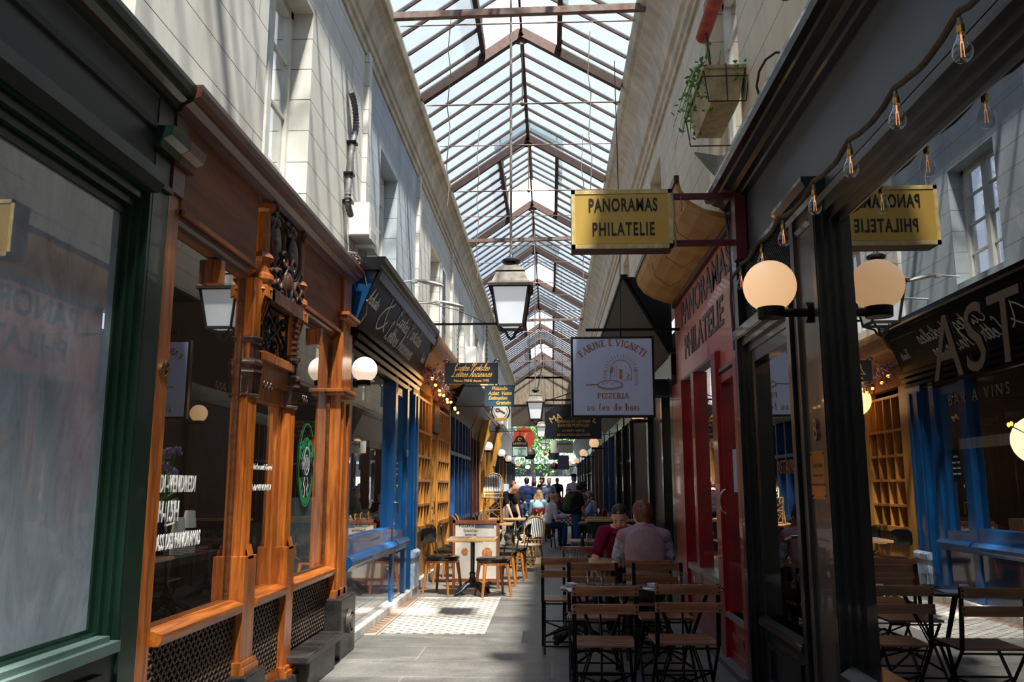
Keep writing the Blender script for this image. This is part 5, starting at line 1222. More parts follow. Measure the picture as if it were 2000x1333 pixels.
def plank_table(x, y, w, d, lab, rz=0, z=.75, top=None, base=True, name='cafe_table'):
    t = thing(name, lab, 'table', (x, y, 0), rz)
    b = MB().box(-w/2, w/2, -d/2, d/2, z-.035, z, .004)
    for k in range(-1, 2): b.box(-w*.36+k*.0, -w*.36+.12, -d/2-.0, -d/2+.04, z-.045, z-.03) if k == 0 else None
    b.build('tabletop', top or M_TABLEWOOD, t)
    if base:
        MB().lathe([(.035, z-.06), (.03, z-.06), (.028, .3), (.045, .28), (.034, .24), (.05, .2), (.04, .17), (.06, .13), (.03, .1)], n=16).box(-.14, .14, -.03, .03, z-.06, z-.036).box(-.03, .03, -.14, .14, z-.06, z-.036).build('pedestal', M_CAST, t)
        for k in range(4):
            a = PI/4+PI/2*k; c, s = math.cos(a), math.sin(a); w0 = .03
            b = MB(); pts = [(.03*c, .03*s, .15), (.12*c, .12*s, .12), (.2*c, .2*s, .06), (.29*c, .29*s, .022)]
            b.tube(pts, [.05, .036, .028, .024], 9)
            for q in (-1, 0, 1): b.tube([(p[0]-s*.02*q, p[1]+c*.02*q, p[2]+.03) for p in pts], .006, 5)
            b.lathe([(0, 0), (.03, 0), (.03, .012), (0, .02)], (.29*c, .29*s, 0), 12).build('foot', M_CAST, t)
    return t
plank_table(.24, 8.32, .78, .66, 'pale plank table beside the man in maroon, set with a folded menu')
plank_table(.9, 8.36, .5, .42, 'small table between the couple, mostly hidden behind the woman')
plank_table(.5, 9.95, .7, .6, 'plank table behind the man in maroon with condiment bottles', top=wood('reddish_board', '#5a2f1f', '#84503a', .4))
plank_table(.6, 11.4, .7, .6, 'farther reddish board table with glasses on the right side', top=wood('reddish_board', '#5a2f1f', '#84503a', .4))
plank_table(-1.07, 11.85, .66, .62, 'pale wooden cafe table with cast iron foot nearest on the left')
plank_table(-1.1, 13.75, .64, .62, 'second cafe table on the left, behind the framed menu board')
plank_table(-1.1, 16.6, .75, .7, 'third cafe table on the left carrying the upturned cane chairs')
plank_table(-.95, 19.0, .8, .7, 'table where the bald waiter leans, left side')
plank_table(.95, 16.9, .8, .6, 'brown counter table in front of the standing man with the backpack', top=M_DWOOD)
# ---- black padded chairs
def padded_parts(t):
    b = MB(); n = 28
    def sq(r, z, k=1.0): return [(r*(abs(math.cos(a))**.75)*(1 if math.cos(a) > 0 else -1), r*k*(abs(math.sin(a))**.75)*(1 if math.sin(a) > 0 else -1), z) for a in [2*PI*i/n for i in range(n)]]
    lv = [sq(.19, .44), sq(.215, .45), sq(.222, .47), sq(.215, .492), sq(.18, .505), sq(.08, .51)]
    b.add(sum(lv, []), [(i*n+j, i*n+(j+1) % n, (i+1)*n+(j+1) % n, (i+1)*n+j) for i in range(5) for j in range(n)] + [tuple(range(5*n, 6*n)), tuple(range(n-1, -1, -1))], True)
    b.build('seat_pad', M_PAD, t)
    MB().add(sum([sq(.205, .41), sq(.212, .44)], []), [(j, (j+1) % n, n+(j+1) % n, n+j) for j in range(n)] + [tuple(range(n, 2*n)), tuple(range(n-1, -1, -1))]).build('seat_rail', M_CHAIRLEG, t)
    for sx in (-1, 1):
        for sy in (-1, 1):
            MB().tube([(sx*.15, sy*.15, .43), (sx*.19, sy*.2, .0)], [.027, .017], 10).build('leg', M_CHAIRLEG, t)
    for sx in (-1, 1):
        MB().tube([(sx*.18, -.1, .44), (sx*.195, -.2, .5), (sx*.18, -.235, .66), (sx*.16, -.26, .78)], .009, 8).build('back_tube', M_GOLDTUBE, t)
    lv = []; b = MB(); m = 24
    for (w, h, y) in ((.17, .085, 0), (.2, .11, .008), (.2, .11, .026), (.17, .085, .036)):
        lv.append([(w*(abs(math.cos(a))**.6)*(1 if math.cos(a) > 0 else -1), -.268+y+.05*(math.cos(a)**2)-.025, .755+h*(abs(math.sin(a))**.7)*(1 if math.sin(a) > 0 else -1)) for a in [2*PI*i/m for i in range(m)]])
    b.add(sum(lv, []), [(i*m+j, i*m+(j+1) % m, (i+1)*m+(j+1) % m, (i+1)*m+j) for i in range(3) for j in range(m)] + [tuple(range(3*m, 4*m)), tuple(range(m-1, -1, -1))], True)
    b.build('backrest', M_PAD, t)
cp = thing('padded_chair', 'black padded chair on orange wooden legs nearest the honey wood shop, facing the table', 'chair', (-1.5, 12.0, 0), -PI/2-.4, 'black padded chairs with wooden legs'); padded_parts(cp)
for x, y, rz, lab in ((-.78, 11.7, PI/2+.35, 'black padded chair nearest on the passage side of the front left table'),
                      (-1.58, 13.3, -PI/2, 'black padded chair behind the nearest one, along the honey wood shop'),
                      (-1.55, 14.1, -PI/2+.1, 'third black padded chair along the honey wood shop, mostly hidden by the board'),
                      (-.72, 12.95, PI/2, 'second black padded chair on the passage side of the left tables'),
                      (-.6, 13.75, PI/2-.1, 'third black padded chair on the passage side of the left tables')):
    dup(cp, (x, y, 0), rz, lab)
# ---- cane chairs
def cane_parts(t):
    b = MB().lathe([(0, .435), (.2, .435), (.215, .45), (.2, .462), (0, .462)], n=24); b.build('seat', M_WEAVE, t)
    MB().tube([(.21*math.cos(a), .21*math.sin(a), .445) for a in [2*PI*i/24 for i in range(24)]], .014, 7, closed=True).build('seat_rim', M_RATTAN, t)
    arch = [(-.17, -.17, .45), (-.19, -.22, .62), (-.185, -.265, .78), (-.12, -.295, .89), (0, -.305, .92), (.12, -.295, .89), (.185, -.265, .78), (.19, -.22, .62), (.17, -.17, .45)]
    b = MB().tube([tuple(p) for p in arch], .014, 8); b.tube([(-.18, -.2, .52), (.18, -.2, .52)], .009, 6); b.tube([(-.187, -.21, .57), (.187, -.21, .57)], .007, 6); b.build('back_frame', M_RATTAN, t)
    b = MB(); vs = []; rows = []
    for i in range(9):
        u = i/8; z = .57+.33*u; y = -.205-.1*u; w = .18*math.sqrt(max(0, 1-(max(0, (u-.45))/.56)**2))
        rows.append((w, y, z))
    for (w, y, z) in rows: vs += [(-w, y, z), (w, y, z), (-w, y+.008, z), (w, y+.008, z)]
    fs = []
    for i in range(8): a = i*4; fs += [(a, a+1, a+5, a+4), (a+2, a+6, a+7, a+3), (a, a+4, a+6, a+2), (a+1, a+3, a+7, a+5)]
    b.add(vs, fs); b.build('back_weave', M_WEAVE, t)
    for sx, sy in ((-1, -1), (1, -1), (-1, 1), (1, 1)):
        MB().tube([(sx*.15, sy*.15, .44), (sx*.18, sy*(.19 if sy > 0 else .22), 0)], .013, 7).build('leg', M_RATTAN, t)
    b = MB()
    for s in (-1, 1):
        b.tube([(s*.165, -.18, .2), (s*.165, .165, .2)], .007, 6); b.tube([(-.165, s*.17, .22), (.165, s*.17, .22)], .007, 6)
        b.tube([(s*.16, .16, .25), (s*.05, .18, .43)], .006, 5); b.tube([(s*.17, -.19, .25), (s*.16, 0, .43)], .006, 5)
        b.tube([(-.16, .17, .3*(1 if s > 0 else .2)), (.16, .17, .3*(1 if s < 0 else .2))], .006, 5); b.tube([(-.165, -.2, .3*(1 if s > 0 else .2)), (.165, -.2, .3*(1 if s < 0 else .2))], .006, 5)
    b.build('cane_brace', M_RATTAN, t)
rc = thing('cane_chair', 'cane cafe chair with black and white woven back, nearest on the passage side', 'chair', (-.62, 15.6, 0), PI/2-.25, 'cane cafe chairs with striped weave'); cane_parts(rc)
for x, y, rz, lab in ((-.55, 16.3, PI/2, 'second cane chair on the passage side of the left tables'), (-.5, 17.0, PI/2+.1, 'third cane chair on the passage side of the left tables'),
                      (-.48, 17.8, PI/2, 'farthest cane chair on the passage side, nearest the waiter'),
                      (-1.5, 15.5, -PI/2+.5, 'cane chair leaning at the navy shop window, nearer one'), (-1.52, 16.45, -PI/2+.3, 'cane chair beside the navy shop window, farther one'),
                      (-.36, 15.0, PI*.9, 'cane chair just past the padded chairs, seen side on')):
    dup(rc, (x, y, 0), rz, lab)
for k, lab in ((0, 'upturned cane chair stacked lowest on the third left table'), (1, 'cane chair stacked topmost on the third left table')):
    o = dup(rc, (-1.12, 16.6, .75+.02+k*.47), 0, lab)
    if k == 0: o.rotation_euler = (PI, 0, .1); o.location.z = .75+.465
    else: o.rotation_euler = (0, 0, .2); o.location.z = .75+.02
    if k == 1: o.location.z = .77+.0; o.location.z = 1.215-.435; o.rotation_euler = (0, 0, PI)
# red bentwood chairs of the two seated women
def red_parts(t):
    M_ = paint('dark_red_lacquer', '#6e1f1a', .35, vary=.2)
    MB().lathe([(0, .43), (.2, .43), (.21, .45), (.2, .465), (0, .465)], n=20).build('seat', M_, t)
    for sx, sy in ((-1, -1), (1, -1), (-1, 1), (1, 1)): MB().tube([(sx*.15, sy*.15, .44), (sx*.19, sy*.19, 0)], .015, 7).build('leg', M_, t)
    MB().tube([(-.17, -.17, .45), (-.19, -.22, .75), (-.1, -.25, .88), (.1, -.25, .88), (.19, -.22, .75), (.17, -.17, .45)], .015, 7).tube([(-.07, -.18, .45), (-.07, -.24, .86)], .01, 6).tube([(.07, -.18, .45), (.07, -.24, .86)], .01, 6).box(-.18, .18, -.255, -.235, .7, .86, .005).build('backrest', M_, t)
rd = thing('bentwood_chair', 'dark red chair under the woman with long fair hair', 'chair', (-.32, 23.2, 0), 0.0, 'dark red chairs'); red_parts(rd)
dup(rd, (-.12, 20.6, 0), -PI/2+.25, 'dark red chair under the woman reading the menu')
dup(rd, (.95, 19.9, 0), PI/2, 'dark red chair under the man in the pale blue shirt')

# ---- framed menu board standing behind the first left table
t = thing('menu_stand', 'wood framed menu stand with pizza pictures behind the nearest left table', 'menu board', (-1.08, 12.5, 0))
b = MB(); b.box(-.34, -.3, -.02, .02, 0, .96).box(.3, .34, -.02, .02, 0, .96).box(-.34, .34, -.02, .02, .92, .96).box(-.3, .3, -.015, .015, .1, .14); b.build('frame', M_SLAT if False else wood('red_brown_frame', '#7a3d20', '#9c5a34', .4), t)
MB().box(-.3, .3, -.006, .006, .14, .92).build('poster', paint('pale_menu_poster', '#d9cfc0', .5, vary=.12, scale=6), t)
M_MENUTXT = paint('menu_text_dark', '#3a3c5a', .6)
text('PIZZERIA GRILL', (-.06, -.008, .865), (1, 0, 0), Z3, .055, M_MENUTXT, t, bold=.001, depth=.0005); text('Specialites', (-.08, -.008, .8), (1, 0, 0), Z3, .05, paint('menu_text_brown', '#7a4a2a', .6), t, depth=.0005); text('Italiennes', (-.08, -.008, .745), (1, 0, 0), Z3, .045, M_MENUTXT, t, depth=.0005)
MB().lathe([(0, 0), (.075, 0), (.075, .003), (0, .003)], (.16, -.01, .5), 20, 'y').lathe([(0, 0), (.05, 0), (.05, .003), (0, .003)], (-.16, -.01, .52), 16, 'y').build('food_picture', paint('pizza_red', '#a8402a', .6, vary=.5, scale=40, c2='#d8a060'), t)
MB().box(-.02, .26, -.008, -.007, .85, .9).build('food_picture', paint('grey_photo', '#6d6f7a', .6), t)
# ---- tableware
def tumbler_parts(t):
    MB().lathe([(.026, 0), (.03, .0), (.036, .05), (.037, .09), (.034, .09), (.033, .05), (.027, .006), (0, .006)], n=16).build('glass_wall', M_BULB, t, fix=False)
    MB().lathe([(0, 0), (.028, 0), (.03, .004), (0, .006)], n=16).build('glass_base', paint('thick_glass_rim', '#9aa4a8', .15), t)
tm = None
for x, y, z, lab in ((.3, 6.47, .735, 'left tumbler of the pair on the left round table'), (.4, 6.45, .735, 'right tumbler of the pair on the left round table'), (.97, 6.47, .735, 'left tumbler of the pair on the right round table'), (1.08, 6.45, .735, 'right tumbler of the pair on the right round table'),
                     (.14, 8.5, .75, 'leftmost tumbler on the pale plank table'), (.22, 8.53, .75, 'tumbler second from left on the pale plank table'), (.3, 8.45, .75, 'rightmost tumbler on the pale plank table'), (.5, 11.3, .75, 'glass on the farther reddish board table'), (.68, 11.35, .75, 'second glass on the farther reddish board table')):
    if tm is None: tm = thing('tumbler', 'clear ' + lab, 'glass', (x, y, z), 0, 'clear tumblers on the right-hand tables'); tumbler_parts(tm)
    else: dup(tm, (x, y, z), 0, 'clear ' + lab)
def flat(name, cat, lab, x, y, z, w, d, rz, mat, h=.004):
    o = MB(xf=Matrix.Translation((x, y, z)) @ Matrix.Rotation(rz, 4, 'Z')).box(-w/2, w/2, -d/2, d/2, 0, h); o = o.build(name, mat); tag(o, lab, cat); return o
M_PAPER = paint('white_menu_paper', '#d4d8ea', .5, vary=.04)
flat('menu', 'menu', 'white folded menu lying on the left round table', .26, 6.12, .736, .3, .2, .1, M_PAPER)
flat('menu', 'menu', 'white menu strip on the right round table', 1.08, 6.14, .736, .2, .09, .15, M_PAPER)
flat('menu', 'menu', 'white menu lying on the pale plank table', .16, 8.12, .751, .34, .18, 0, M_PAPER)
flat('menu', 'menu', 'white menu on the table behind the man in maroon', .45, 9.75, .751, .36, .16, 0, M_PAPER)
flat('napkin', 'napkin', 'small folded napkin at the left edge of the left round table', .15, 6.35, .736, .06, .1, .4, M_PAPER, .02)
flat('napkin', 'napkin', 'small folded napkin on the right round table between the chairs', .74, 6.35, .736, .05, .1, .4, M_PAPER, .02)
random.seed(4)
M_PLACEMAT = paint('printed_placemat', '#5b4350', .5, vary=.4, scale=20, c2='#a79a9c')
for k, (x, y) in enumerate(((-1.25, 11.7), (-.9, 11.7), (-1.23, 11.98), (-.9, 12.0))):
    flat('placemat', 'placemat', 'printed placemat with cutlery on the nearest left table, ' + ('front left', 'front right', 'back left', 'back right')[k], x, y, .751+.001*k, .26, .16, .1*(k-1.5), M_PLACEMAT)
for x, y, z, lab in ((-.98, 13.6, .75, 'small dark pepper mill on the second left table'), (.36, 9.95, .75, 'dark bottle at the table behind the man in maroon')):
    t = thing('bottle', lab, 'bottle', (x, y, z)); MB().lathe([(0, 0), (.025, 0), (.028, .06), (.016, .1), (.02, .13), (0, .14)], n=14).build('bottle_body', M_PAD, t); MB().lathe([(0, .14), (.012, .14), (.012, .16), (0, .165)], n=12).build('cap', paint('steel_cap', '#b0b0b0', .2, .9), t)
# ---- cups and counter behind the oak shop window
b = MB('L').box(-.55, -.09, 4.25, 5.3, 1.02, 1.06).box(-.55, -.5, 4.25, 5.3, 0, 1.02); tag(b.build('counter', paint('dark_counter', '#3a3836', .4)), 'dark counter top inside the oak shop window', 'counter')
M_CUP = paint('white_paper_cup', '#e9e9e6', .6, vary=.03)
for k, (y, x, n_) in enumerate(((4.95, -.22, 9), (5.1, -.22, 12), (5.06, -.38, 10))):
    t = thing('cup_stack', 'tall stack of white paper cups inside the oak shop window, ' + ('left one', 'right one', 'one behind')[k], 'cups', (XL+x, y, 1.06))
    for i in range(n_-1): 
        MB().lathe([(.038, .012*i), (.041, .012*i), (.041, .012*i+.007), (.036, .012*i+.007)], n=18).build('cup_rim', M_CUP, t)
    MB().lathe([(.039, .012*n_), (.041, .012*n_), (.03, .012*n_+.1), (0, .012*n_+.1)], n=18).build('top_cup', M_CUP, t)
t = thing('flower_vase', 'purple and green flower bunch inside the oak shop window', 'flowers', (XL-.3, 4.86, 1.06))
MB().lathe([(0, 0), (.04, 0), (.05, .1), (.035, .18), (.04, .2)], n=14).build('vase', paint('dark_vase', '#222529', .2), t)
b = MB(); b2 = MB(); b3 = MB(); random.seed(8)
for k in range(14):
    a, r_ = random.random()*6.3, random.random()*.12; top = (r_*math.cos(a), r_*math.sin(a), .45+random.random()*.15); b.tube([(0, 0, .15), top], .003, 4)
    for q in range(5): b2.ball((top[0]+random.uniform(-.025, .025), top[1]+random.uniform(-.025, .025), top[2]+random.uniform(-.02, .02)), .014, 6)
    for q in range(4):
        c = Vector((r_*math.cos(a)*1.2, r_*math.sin(a)*1.2, .24+random.random()*.16)); b3.add([c+Vector((-.03, 0, 0)), c+Vector((0, .012, .01)), c+Vector((.03, 0, .02)), c+Vector((0, -.012, 0))], [(0, 1, 2, 3)])
b.build('stem', LEAF, t); b2.build('blossom', paint('mauve_blossom', '#9a86b0', .7), t); b3.build('foliage', LEAF, t, fix=False)

# ================================================================== things fixed on the left wall
t = thing('corrugated_conduit', 'grey corrugated conduit running down the cream left wall', 'conduit', (0, 0, 0))
b = MB('L'); pts = smooth_([(7.57, 5.22), (7.7, 5.18), (7.8, 5.08), (7.82, 4.95), (7.72, 4.75), (7.66, 4.6), (7.64, 4.4), (7.6, 4.2), (7.62, 4.08), (7.74, 4.02)], 8)
b.tube([(.05, y, z) for y, z in pts], [.033 if i % 2 else .026 for i in range(len(pts))], 10); b.build('ribbed_hose', paint('grey_ribbed_hose', '#6e6c69', .5, vary=.3), t)
b = MB('L')
for y, z in ((7.72, 4.75), (7.64, 4.4), (7.63, 4.12)): b.box(0, .09, y-.05, y+.05, z-.012, z+.012)
b.build('clip', M_BLACKM, t)
for k, (y0, y1, z0, z1, d, lab) in enumerate(((7.86, 8.2, 3.86, 4.2, .2, 'larger white electrical box at the foot of the grey conduit'), (8.28, 8.55, 3.84, 4.12, .16, 'second white electrical box just past the first on the cream wall'))):
    t = thing('electrical_box', lab, 'box', (0, 0, 0)); MB('L').box(0, d, y0, y1, z0, z1, .012).build('casing', M_WHITEMETAL, t); MB('L').box(d-.0, d+.012, y0+.03, y1-.03, z0-.03, z0+.08, .004).build('lower_cover', paint('grey_white_cover', '#c2bfba', .5), t)
b = MB('L'); random.seed(31)
for k in range(26):
    y = 7.55+random.random()*.7; z = 3.52+random.random()*.05
    p = [(.02+random.random()*.14, y+random.uniform(-.3, .3)*q, z+.03*math.sin(q*3+k)+random.random()*.16*(q*(1-q)*2)) for q in (0, .25, .5, .75, 1)]
    b.tube(p, .006+.008*(k % 4 == 0), 5)
b.tube([(.16, 7.9, 3.5), (.19, 7.95, 3.3), (.17, 8.0, 3.1), (.08, 7.95, 2.95)], .006, 5)
tag(b.build('tangled_cable', M_ROPE), 'tangle of dusty cables heaped where the oak and blue shopfronts meet', 'cables')
def flood(lab, y, z, L):
    t = thing('arm_spotlight', lab, 'spotlight', (XL, y, z))
    MB().tube([(0, 0, 0), (L, .0, .02)], .012, 7).build('arm', M_WHITEMETAL, t)
    MB().box(L-.02, L+.05, -.025, .025, -.01, .04, .005).build('joint', M_WHITEMETAL, t)
    b = MB(); lv = []; n_ = 14
    for u, w, h in ((.0, .02, .02), (.05, .055, .03), (.13, .075, .035), (.24, .075, .03), (.31, .05, .02), (.33, .01, .01)):
        lv.append([(L+.05+u, w*math.cos(a), .02-.22*u+h*math.sin(a)*(1 if math.sin(a) > 0 else .5)) for a in [2*PI*i/n_ for i in range(n_)]])
    b.add(sum(lv, []), [(i*n_+j, i*n_+(j+1) % n_, (i+1)*n_+(j+1) % n_, (i+1)*n_+j) for i in range(5) for j in range(n_)] + [tuple(range(n_)), tuple(range(5*n_, 6*n_))], True)
    b.build('lamp_head', paint('dirty_white_housing', '#c9c4ba', .5, vary=.35, scale=12), t)
    return t
flood('nearer white arm spotlight over the slanted blue-shop sign', 10.3, 3.98, .25); flood('farther white arm spotlight over the slanted blue-shop sign', 11.2, 3.9, .42)
t = thing('louvred_shutter', 'white louvred shutter folded back beside the upper left window', 'shutter', (0, 0, 0))
b = MB('L'); frame_(b, 14.62, 15.2, 3.55, 5.35, .05, .01, .05); b.build('shutter_frame', paint('pale_blue_white', '#c3c9cf', .5), t)
b = MB('L')
for k in range(34): z = 3.62+k*.05; b.add([(.015, 14.66, z), (.015, 15.16, z), (.048, 15.16, z+.03), (.048, 14.66, z+.03)], [(0, 1, 2, 3)])
b.box(.01, .045, 14.66, 15.16, 4.42, 4.48); b.build('louvres', paint('pale_blue_white', '#c3c9cf', .5), t, fix=False)
for k, (y, z) in enumerate(((19.3, 4.15), (23.2, 4.1), (20.2, 3.95))): tag(MB('L').box(0, .25, y, y+.5, z, z+.5-.1*k, .02).build('vent_box', M_WHITEMETAL if k != 1 else paint('cream_box', '#d8c7a4', .6)), ('tall white wall box past the second hanging sign on the left wall', 'cream rounded wall box farther along the left wall', 'grey white wall box between the other two')[k], 'box')

# ---- hanging signs of the left side
def chain(b, p, q, r=.009):
    p, q = Vector(p), Vector(q); n_ = max(3, int((q-p).length/.035))
    for i in range(n_):
        c = p.lerp(q, (i+.5)/n_); ax = (1, 0) if i % 2 else (0, 1)
        b.tube([c+Vector((ax[0]*.011*math.cos(a), ax[1]*.011*math.cos(a), .022*math.sin(a))) for a in [2*PI*k/8 for k in range(8)]], .0035, 4, closed=True)
t = thing('hanging_sign', 'black hanging sign in gold script Cartes Postales Lettres Anciennes', 'sign', (-1.14, 12.2, 3.07))
b = MB().box(-.39, .39, 0, .03, -.15, .16)
for sx in (-1, 1):
    b.tube([(sx*(.36+.05*math.cos(a)*(1-i/16)), .015, .17+.045*math.sin(a)*(1-i/16)) for i, a in enumerate([PI*k/8 for k in range(14)])], .012, 6)
    b.tube([(sx*(.36+.04*math.cos(a)*(1-i/16)), .015, -.15-.035*math.sin(a)*(1-i/16)) for i, a in enumerate([PI*k/8 for k in range(14)])], .01, 6)
b.build('sign_board', paint('black_board', '#15181f', .4), t)
M_GOLDT = paint('gold_lettering', '#cda258', .4, .3, vary=.05)
ribbons(script_strokes('Cartes Postales', .05, .0065, xs=1.05), (0, -.003, .045), (1, 0, 0), Z3, M_GOLDT, t)
ribbons(script_strokes('Lettres Anciennes', .05, .0065, xs=1.05), (0, -.003, -.05), (1, 0, 0), Z3, M_GOLDT, t)
text('Maison PRINS depuis 1978', (0, -.003, -.12), (1, 0, 0), Z3, .047, M_GOLDT, t, depth=.001, bold=.0005)
b = MB(); chain(b, (-.2, .015, .16), (-.2, .015, .7)); chain(b, (.22, .015, .16), (.22, .015, .72)); b.build('chain', M_BLACKM, t)
b = MB().bar((-.85, .015, .74), (.42, .015, .74), .025, .03).tube([(-.81, .015, 1.1), (-.2, .015, .95), (.2, .015, .76)], .008, 5); b.build('hanging_bar', M_BLACKM, t)
t = thing('hanging_sign', 'dark teal sign lettered Philatelie Achat Vente Estimation Gratuite', 'sign', (-.97, 16.2, 3.16))
MB().box(-.285, .285, 0, .03, -.2, .2).build('sign_board', paint('dark_teal_board', '#1c3644', .4), t)
for k, (s_, dx) in enumerate((('Philatelie', 0), ('Achat  Vente', .01), ('Estimation', -.03), ('Gratuite', .08))): text(s_, (dx, -.003, .115-.092*k), (1, 0, 0), Z3, .1, M_GOLDT, t, shear=.28, xs=.85, bold=.002, depth=.001)
MB().bar((-1.0, .015, .2), (.3, .015, .2), .02, .02).bar((-.98, .015, -.19), (-.28, .015, -.19), .015, .015).build('hanging_bar', M_BLACKM, t)
t = thing('round_sign', 'round white sign with a magnifying glass drawing and a gold ribbon', 'sign', (-1.02, 17.5, 2.98))
MB().lathe([(0, 0), (.2, 0), (.2, .03), (0, .03)], (0, 0, 0), 32, 'y').build('sign_disc', paint('black_board', '#15181f', .4), t); MB().lathe([(0, 0), (.17, 0), (.17, .004), (0, .004)], (0, -.005, 0), 32, 'y').build('sign_face', paint('white_sign_face', '#e6e6e0', .5), t)
ribbons([(arc_(-.06, .03, .04, .03, 0, 360, 14), .02), ([(-.02, .02), (.09, -.04)], .03), (arc_(0, 0, .14, .14, 150, 240, 10), .012), (arc_(0, 0, .14, .14, 30, -60, 10), .012)], (0, -.008, 0), (1, 0, 0), Z3, paint('brown_print', '#6b4a34', .6), t, 'drawing')
MB().box(-.13, .13, -.02, -.006, -.2, -.13, .004).build('ribbon', M_GOLDT, t); MB().bar((-.95, .015, .1), (.0, .015, .1), .02, .02).build('bar', M_BLACKM, t)
t = thing('hanging_sign', 'black and pale green sign with arched top lettered LA POSTALE', 'sign', (-.87, 24.5, 2.6))
MB().prism([(-.23, -.02), (.23, -.02), (.23, .08), (.16, .14), (.11, .25), (0, .3), (-.11, .25), (-.16, .14), (-.23, .08)], 0, .03, 'y').build('sign_board', paint('black_board', '#15181f', .4), t)
text('LA POSTALE', (0, -.003, .03), (1, 0, 0), Z3, .085, M_GOLDT, t, xs=.8, bold=.002); ribbons([(arc_(0, .18, .05, .04, 0, 300, 12), .02)], (0, -.003, 0), (1, 0, 0), Z3, M_GOLDT, t, 'emblem')
MB().box(-.23, .23, 0, .03, -.32, -.02).build('lower_board', paint('black_board', '#15181f', .4), t); MB().box(-.21, .21, -.004, 0, -.3, -.04).build('pale_panel', paint('pale_green_panel', '#a9c4ba', .5), t)
ribbons([(arc_(0, -.17, .05, .08, 0, 360, 16), .015), ([(-.17, -.27), (.17, -.27), (.17, -.08), (-.17, -.08), (-.17, -.27)], .008)], (0, -.006, 0), (1, 0, 0), Z3, paint('grey_green_print', '#6f8c82', .6), t, 'print')
MB().bar((-1.05, .015, .42), (.35, .015, .42), .025, .025).bar((0, .015, .3), (0, .015, .42), .02, .02).build('hanging_bar', M_BLACKM, t)
t = thing('round_sign', 'red scalloped round sign behind the black postal sign', 'sign', (-.85, 27.5, 2.98)); b = MB(); p_ = [(.36*(1+.06*math.cos(a*12))*math.cos(a), .36*(1+.06*math.cos(a*12))*math.sin(a)) for a in [2*PI*k/72 for k in range(72)]]
b.prism(p_, 0, .04, 'y'); b.build('sign_disc', paint('red_disc', '#b4432c', .5, vary=.2), t); text('f', (0, -.004, -.12), (1, 0, 0), Z3, .4, paint('orange_print', '#d99a5a', .5), t, shear=.2); MB().bar((-1.1, .02, .3), (0, .02, .3), .02, .02).build('bar', M_BLACKM, t)
t = thing('hanging_sign', 'black arched sign listing TIMBRES ET LETTRES CARTES POSTALES on the right side', 'sign', (.42, 15.2, 2.5))
MB().prism([(-.5, -.22), (.5, -.22), (.5, .25), (.36, .34), (.2, .39), (0, .41), (-.2, .39), (-.36, .34), (-.5, .25)], 0, .04, 'y').build('sign_board', paint('black_board', '#15181f', .4), t)
text('MARIGNAL', (0, -.003, .2), (1, 0, 0), Z3, .15, M_GOLDT, t, arc=.9, bold=.003) if False else text('MA             L', (0, -.003, .17), (1, 0, 0), Z3, .15, M_GOLDT, t, arc=.75, bold=.003)
for k, (s_, z) in enumerate((('TIMBRES ET LETTRES', .07), ('CARTES POSTALES', -.0), ('ACHAT - VENTE', -.09), ('ESTIMATION GRATUITE', -.165))): text(s_, (0, -.003, z), (1, 0, 0), Z3, .067 if k < 2 else .055, M_GOLDT, t, depth=.001, bold=.001)
MB().bar((-.5, .02, .48), (1.05, .02, .48), .025, .03).tube([(-.5, .02, .46), (0, .02, .62), (1.0, .02, .9)], .01, 5).bar((0, .02, .4), (0, .02, .48), .02, .02).build('hanging_bar', M_BLACKM, t)
t = thing('hanging_sign', 'small cream sign lettered PHILATELIE under the black arched sign', 'sign', (.25, 18.2, 2.28)); MB().box(-.24, .24, 0, .03, -.13, .13).build('sign_board', paint('cream_sign', '#c9c6b8', .5), t)
text('PHILATELIE', (.06, -.003, .04), (1, 0, 0), Z3, .06, M_MENUTXT, t, bold=.002); MB().bar((-.1, -.004, -.02), (-.1, -.004, .12), .015, .004, (0, 1, 0)).build('mark', M_MENUTXT, t); MB().bar((0, .015, .13), (1.25, .015, .3), .015, .015).build('hanging_bar', M_BLACKM, t)
for k, (px, py, y, w, h, c, lab, cat) in enumerate(((1035, 888, 30, .45, .4, '#3b2520', 'dark brown lantern-shaped sign far down the left side', 'sign'), (1082, 890, 33, .4, .4, '#1a1a20', 'black hanging box far down the middle', 'sign'), (1083, 912, 36, .35, .28, '#5a2420', 'dull red paper lantern far down the middle', 'lantern'), (1100, 905, 30, .4, .5, '#5d5a72', 'lilac grey hanging panel far down the right side', 'sign'), (1066, 887, 32, .14, .16, '#c08a2a', 'small yellow lamp among the far hanging signs', 'lamp'))):
    kx = (px-1075)/1650*y; z = 1.45+(950-py)/1650*y
    t = thing(('round_sign', 'box_sign', 'paper_lantern', 'banner', 'pendant_lamp')[k], lab, cat, (kx, y, z)); b = MB()
    if k in (1, 3): b.box(-w/2, w/2, 0, .08, -h/2, h/2, .02)
    else: b.lathe([(0, -h/2), (w*.3, -h/2), (w*.5, -h*.1), (w*.45, h*.2), (w*.2, h/2), (0, h/2)], n=16)
    b.build('body', paint('far_'+c, c, .5), t); MB().tube([(0, .04, h/2), (0, .04, 7.2)], .008, 5).build('hanger', M_BLACKM, t)
b = MB().box(-.2, .2, 0, .02, -.02, .03); b = MB().lathe([(.26, 0), (.3, .02), (.3, .05), (.26, .06)], n=20)
